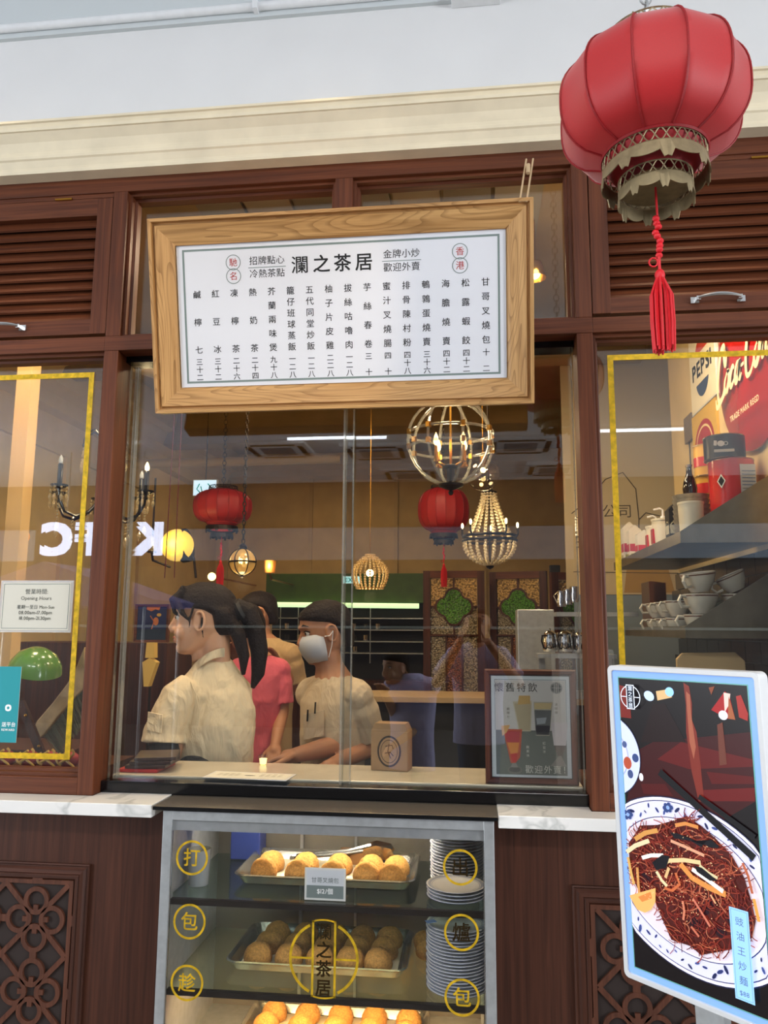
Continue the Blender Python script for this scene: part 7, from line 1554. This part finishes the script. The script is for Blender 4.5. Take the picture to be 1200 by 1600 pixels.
# ---- general upright figure -----------------------------------------
def figure(label, hx, Y, ztop, face, sh_c, sh_w, ang, lelb, lwr, relb, rwr, shirt, trousers, s_=1.0, hairm=HAIR, skin=SKIN, long_hair=False, mask=False, hand_dirs=None, vox=0.008, features=True, belly=0.11, lean=(0, 0)):
    """hx, ztop: crown of the head; sh_c: middle of the shoulders; sh_w: half the shoulder width; ang: turn of the shoulder line"""
    t = empty('person', (sh_c[0], sh_c[1], 0), label=label, cat='person')
    m = MB(); hcn = (hx, Y, ztop-0.112*s_); W_ = head(m, hcn, face, s_, nose=True)
    m.tube([(hcn[0]*.9+sh_c[0]*.1, (hcn[1]*.9+sh_c[1]*.1), hcn[2]-.05*s_), (sh_c[0]*.5+hcn[0]*.5, sh_c[1]*.5+hcn[1]*.5, hcn[2]-.13*s_), (sh_c[0], sh_c[1], sh_c[2]-.02)], [0.050*s_, 0.052*s_, 0.08*s_], 14)
    ca, sa = math.cos(ang), math.sin(ang); A_ = Vector((sh_c[0]-ca*(sh_w-.03), sh_c[1]-sa*(sh_w-.03), sh_c[2]-.060*s_)); B_ = Vector((sh_c[0]+ca*(sh_w-.03), sh_c[1]+sa*(sh_w-.03), sh_c[2]-.060*s_))
    for P, e_, w_, sd, hd in ((A_, lelb, lwr, 1, (hand_dirs or [None, None])[0]), (B_, relb, rwr, -1, (hand_dirs or [None, None])[1])):
        cap(m, P, e_, 0.047*s_, 0.038*s_); cap(m, e_, w_, 0.038*s_, 0.026*s_)
        d = hd[0] if hd else (Vector(w_)-Vector(e_)); nn = hd[1] if hd else (0, 0, 1) if abs(Vector(d).normalized().z) < 0.8 else (0, -1, 0); hand(m, w_, d, nn, s_*0.95, sd, hd[2] if hd and len(hd) > 2 else 0.6)
    loft(m, [(sh_c[2]-.45*s_, sh_c[0]+lean[0]*.45, sh_c[1]+lean[1]*.45, .09*s_, .07*s_), (sh_c[2]-.10*s_, sh_c[0], sh_c[1], .08*s_, .06*s_)], ang=ang)
    skinned('body', m, skin, t, vox*0.75, 4)
    if features: eyes(W_, t, s_, not mask)
    m = MB(); q2 = sh_w
    loft(m, [(sh_c[2]-.62*s_, sh_c[0]+lean[0]*.6, sh_c[1]+lean[1]*.6, q2*.90, belly*s_), (sh_c[2]-.50*s_, sh_c[0]+lean[0]*.5, sh_c[1]+lean[1]*.5, q2*.86, belly*s_), (sh_c[2]-.36*s_, sh_c[0]+lean[0]*.35, sh_c[1]+lean[1]*.35, q2*.84, (belly)*s_), (sh_c[2]-.20*s_, sh_c[0]+lean[0]*.18, sh_c[1]+lean[1]*.18, q2*.92, .122*s_), (sh_c[2]-.08*s_, sh_c[0], sh_c[1], q2*.98, .105*s_), (sh_c[2]-.02*s_, sh_c[0], sh_c[1], q2*.75, .082*s_), (sh_c[2]+.03*s_, sh_c[0], sh_c[1], q2*.36, .060*s_)], ang=ang)
    for P in (A_, B_): cap(m, (sh_c[0], sh_c[1], sh_c[2]-.02*s_), tuple(P+(Vector(sh_c)-P)*0.06), 0.052*s_, 0.064*s_, 14)
    for P, e_ in ((A_, lelb), (B_, relb)):
        e_ = Vector(e_); k = P.lerp(e_, 0.80); m.tube([tuple(P.lerp(Vector(sh_c), .15)), tuple(P.lerp(e_, .3)), tuple(P.lerp(e_, .6)), tuple(k)], [0.058*s_, 0.064*s_, 0.062*s_, 0.066*s_], 14)
    so = skinned('shirt', m, shirt, t, vox*0.8, 4); dm = so.modifiers.new('folds', 'DISPLACE'); dm.texture = tx_; dm.strength = 0.006; dm.texture_coords = 'LOCAL'
    m = MB()
    m.add([(0, 0, 0)], []) if 0 else None
    hsx = ((-.075, -.098, -.050, .058), (-.04, -.106, -.035, .076), (-.01, -.108, -.018, .084), (.018, -.110, .010, .086), (.040, -.110, .070, .086), (.060, -.106, .092, .082), (.082, -.092, .080, .072), (.100, -.066, .052, .054), (.113, -.030, .020, .028)); n = 20; V = []
    for u, b_, f_, w_ in hsx:
        for j in range(n): t_ = 2*PI*j/n; V.append(W_((f_+b_)/2+(f_-b_)/2*math.cos(t_), w_*math.sin(t_), u))
    m.add(V, [(i*n+j, i*n+(j+1) % n, (i+1)*n+(j+1) % n, (i+1)*n+j) for i in range(len(hsx)-1) for j in range(n)] + [tuple(range(n-1, -1, -1)), tuple(range((len(hsx)-1)*n, len(hsx)*n))])
    if long_hair:
        m.tube([W_(-.08, 0, .0), W_(-.105, 0, -.07), W_(-.11, 0, -.16), W_(-.10, 0, -.24)], [0.06*s_, 0.065*s_, 0.05*s_, 0.01], 12)
    skinned('hair', m, hairm, t, vox*0.75, 3)
    if mask:
        m = MB(); n = 13; V = []
        for i, (u, f_, w_) in enumerate(((-.006, .092, .040), (-.028, .108, .054), (-.050, .109, .062), (-.078, .101, .058), (-.108, .084, .040))):
            for j in range(n): t_ = -PI/2*.98+PI*.98*j/(n-1); V.append(W_(.018+(f_-.018)*math.cos(t_)**0.8, (w_+.020)*math.sin(t_), u+0.0015*(j % 2)))
        m.add(V, [(i*n+j, i*n+j+1, (i+1)*n+j+1, (i+1)*n+j) for i in range(4) for j in range(n-1)]); o = m.build('face_mask', plain('pale_blue_mask', (186, 192, 202), 0.75), t, smooth=True, world=True); sd = o.modifiers.new('s', 'SOLIDIFY'); sd.thickness = 0.003
        for q2 in (-1, 1):
            for u0 in (-.018, -.095): MB().tube([W_(.022, q2*.080, u0), W_(.004, q2*.086, u0*.5-.01), W_(-.012, q2*.086, -.004)], 0.0016, 5).build('mask_strap', WHITE, t, world=True)
    legs('trousers', trousers, t, (sh_c[0]+lean[0]*.6, sh_c[1]+lean[1]*.6), (sh_c[2]-.42*s_)/1.0*1.0 if False else (sh_c[2]-.50*s_)/0.98, 0.0, SHOE, ang)
    return t, W_
# second worker, masked, reaching over the counter
Y1 = 0.95
W1 = lambda px, py, dy=0: at(px, py, Y1+dy)
BE = cloth('beige_work_shirt', (198, 178, 148), 0.4)
p2, WQ = figure('worker in a beige shirt and pale face mask, reaching over the counter', W1(508, 938).x, Y1, W1(508, 938).z, (-0.92, -0.40, -0.22), tuple(W1(522, 1062)), 0.155, rad(-28),
    tuple(W1(522, 1165, -0.10)), tuple(W1(462, 1180, -0.26)), tuple(W1(582, 1165, 0.02)), tuple(W1(520, 1195, -0.20)), BE, DTROU, 1.12, skin=SKIN2, mask=True, hand_dirs=[((-0.85, -0.3, -0.15), (0, 0.2, 1), 0.9), None], vox=0.006)
for px, py in ((481, 1118), (493, 1106)):
    a_, b_ = W1(px, py-9, -0.145), W1(px-1, py+9, -0.148); MB().tube([tuple(a_), tuple(b_)], 0.0035, 6).build('pen', BLACK, p2, world=True)
m = MB(); P = [W1(474, 1116, -0.138), W1(506, 1110, -0.150), W1(506, 1150, -0.158), W1(474, 1156, -0.146)]; V = [tuple(p_) for p_ in P]+[tuple(p_+Vector((0, 0.012, 0))) for p_ in P]; m.add(V, [(0, 1, 2, 3), (7, 6, 5, 4), (0, 4, 5, 1), (1, 5, 6, 2), (2, 6, 7, 3), (3, 7, 4, 0)]); m.build('chest_pocket', BE, p2, world=True)
# customers deeper in the room
Y2 = 2.0; W2_ = lambda px, py, dy=0: at(px, py, Y2+dy)
figure('man with short black hair in a beige polo shirt, behind the woman', W2_(404, 924).x, Y2, W2_(404, 924).z, (-0.9, -0.35, -0.15), tuple(W2_(418, 1006)), 0.19, rad(-20), tuple(W2_(385, 1085, -0.1)), tuple(W2_(372, 1030, -0.28)), tuple(W2_(462, 1075, 0.0)), tuple(W2_(430, 1030, -0.2)), cloth('tan_polo', (190, 160, 116), 0.3), DTROU, 1.05, skin=SKIN2)
Y3 = 1.55; W3_ = lambda px, py, dy=0: at(px, py, Y3+dy)
figure('customer in a pink T-shirt and jeans, seen from behind past the woman', W3_(383, 942).x, Y3, W3_(383, 942).z, (-0.75, 0.55, -0.1), tuple(W3_(405, 1030)), 0.135, rad(15), tuple(W3_(385, 1115, -0.05)), tuple(W3_(372, 1150, -0.1)), tuple(W3_(440, 1112, 0.02)), tuple(W3_(430, 1165, -0.12)), cloth('pink_tshirt', (216, 96, 112), 0.3), JEANS, 0.98, skin=SKIN2)
# passer-by and photographer outside, mirrored in the glass
LAV = cloth('lavender_shirt', (186, 184, 226), 0.3)
def PM(px, py, Ym, dy=0): p_ = at(px, py, Ym); return (p_.x, -Ym+dy, p_.z)
hp = PM(612, 1022, 3.3)
figure('passer-by in a lavender shirt with a dark shoulder bag, mirrored in the glass', hp[0], hp[1], hp[2]+.02, (-0.7, 0.7, -0.1), (PM(640, 1062, 3.3)), 0.20, rad(20), PM(668, 1130, 3.3), PM(622, 1160, 3.3, 0.2), PM(612, 1120, 3.3), PM(600, 1080, 3.3, 0.25), LAV, JEANS, 1.05)
t, _ = figure('photographer in a lavender shirt raising a phone before the shop, mirrored in the glass', 0.03, -2.66, 1.66, (0.0, 1.0, 0.0), (0.03, -2.72, 1.385), 0.19, rad(0), (-0.235, -2.60, 1.16), (-0.085, -2.43, 1.42), (0.285, -2.60, 1.16), (0.095, -2.43, 1.42), LAV, JEANS, 1.0, hand_dirs=[((0.35, 0.3, 0.85), (-1, 0.5, 0), 1.0), ((-0.35, 0.3, 0.85), (1, 0.5, 0), 1.0)], vox=0.007)
ph = empty('phone', (0.012, -2.345, 1.495), label='dark phone held up by the photographer, mirrored in the glass', cat='phone'); MB().box(-0.038, 0.038, -0.004, 0.004, -0.078, 0.078).build('body', BLACK, ph, bevel=0.004)
MB().box(-0.034, 0.034, -0.0046, -0.004, -0.072, 0.072).build('screen', plain('phone_screen', (70, 80, 96), 0.2), ph)
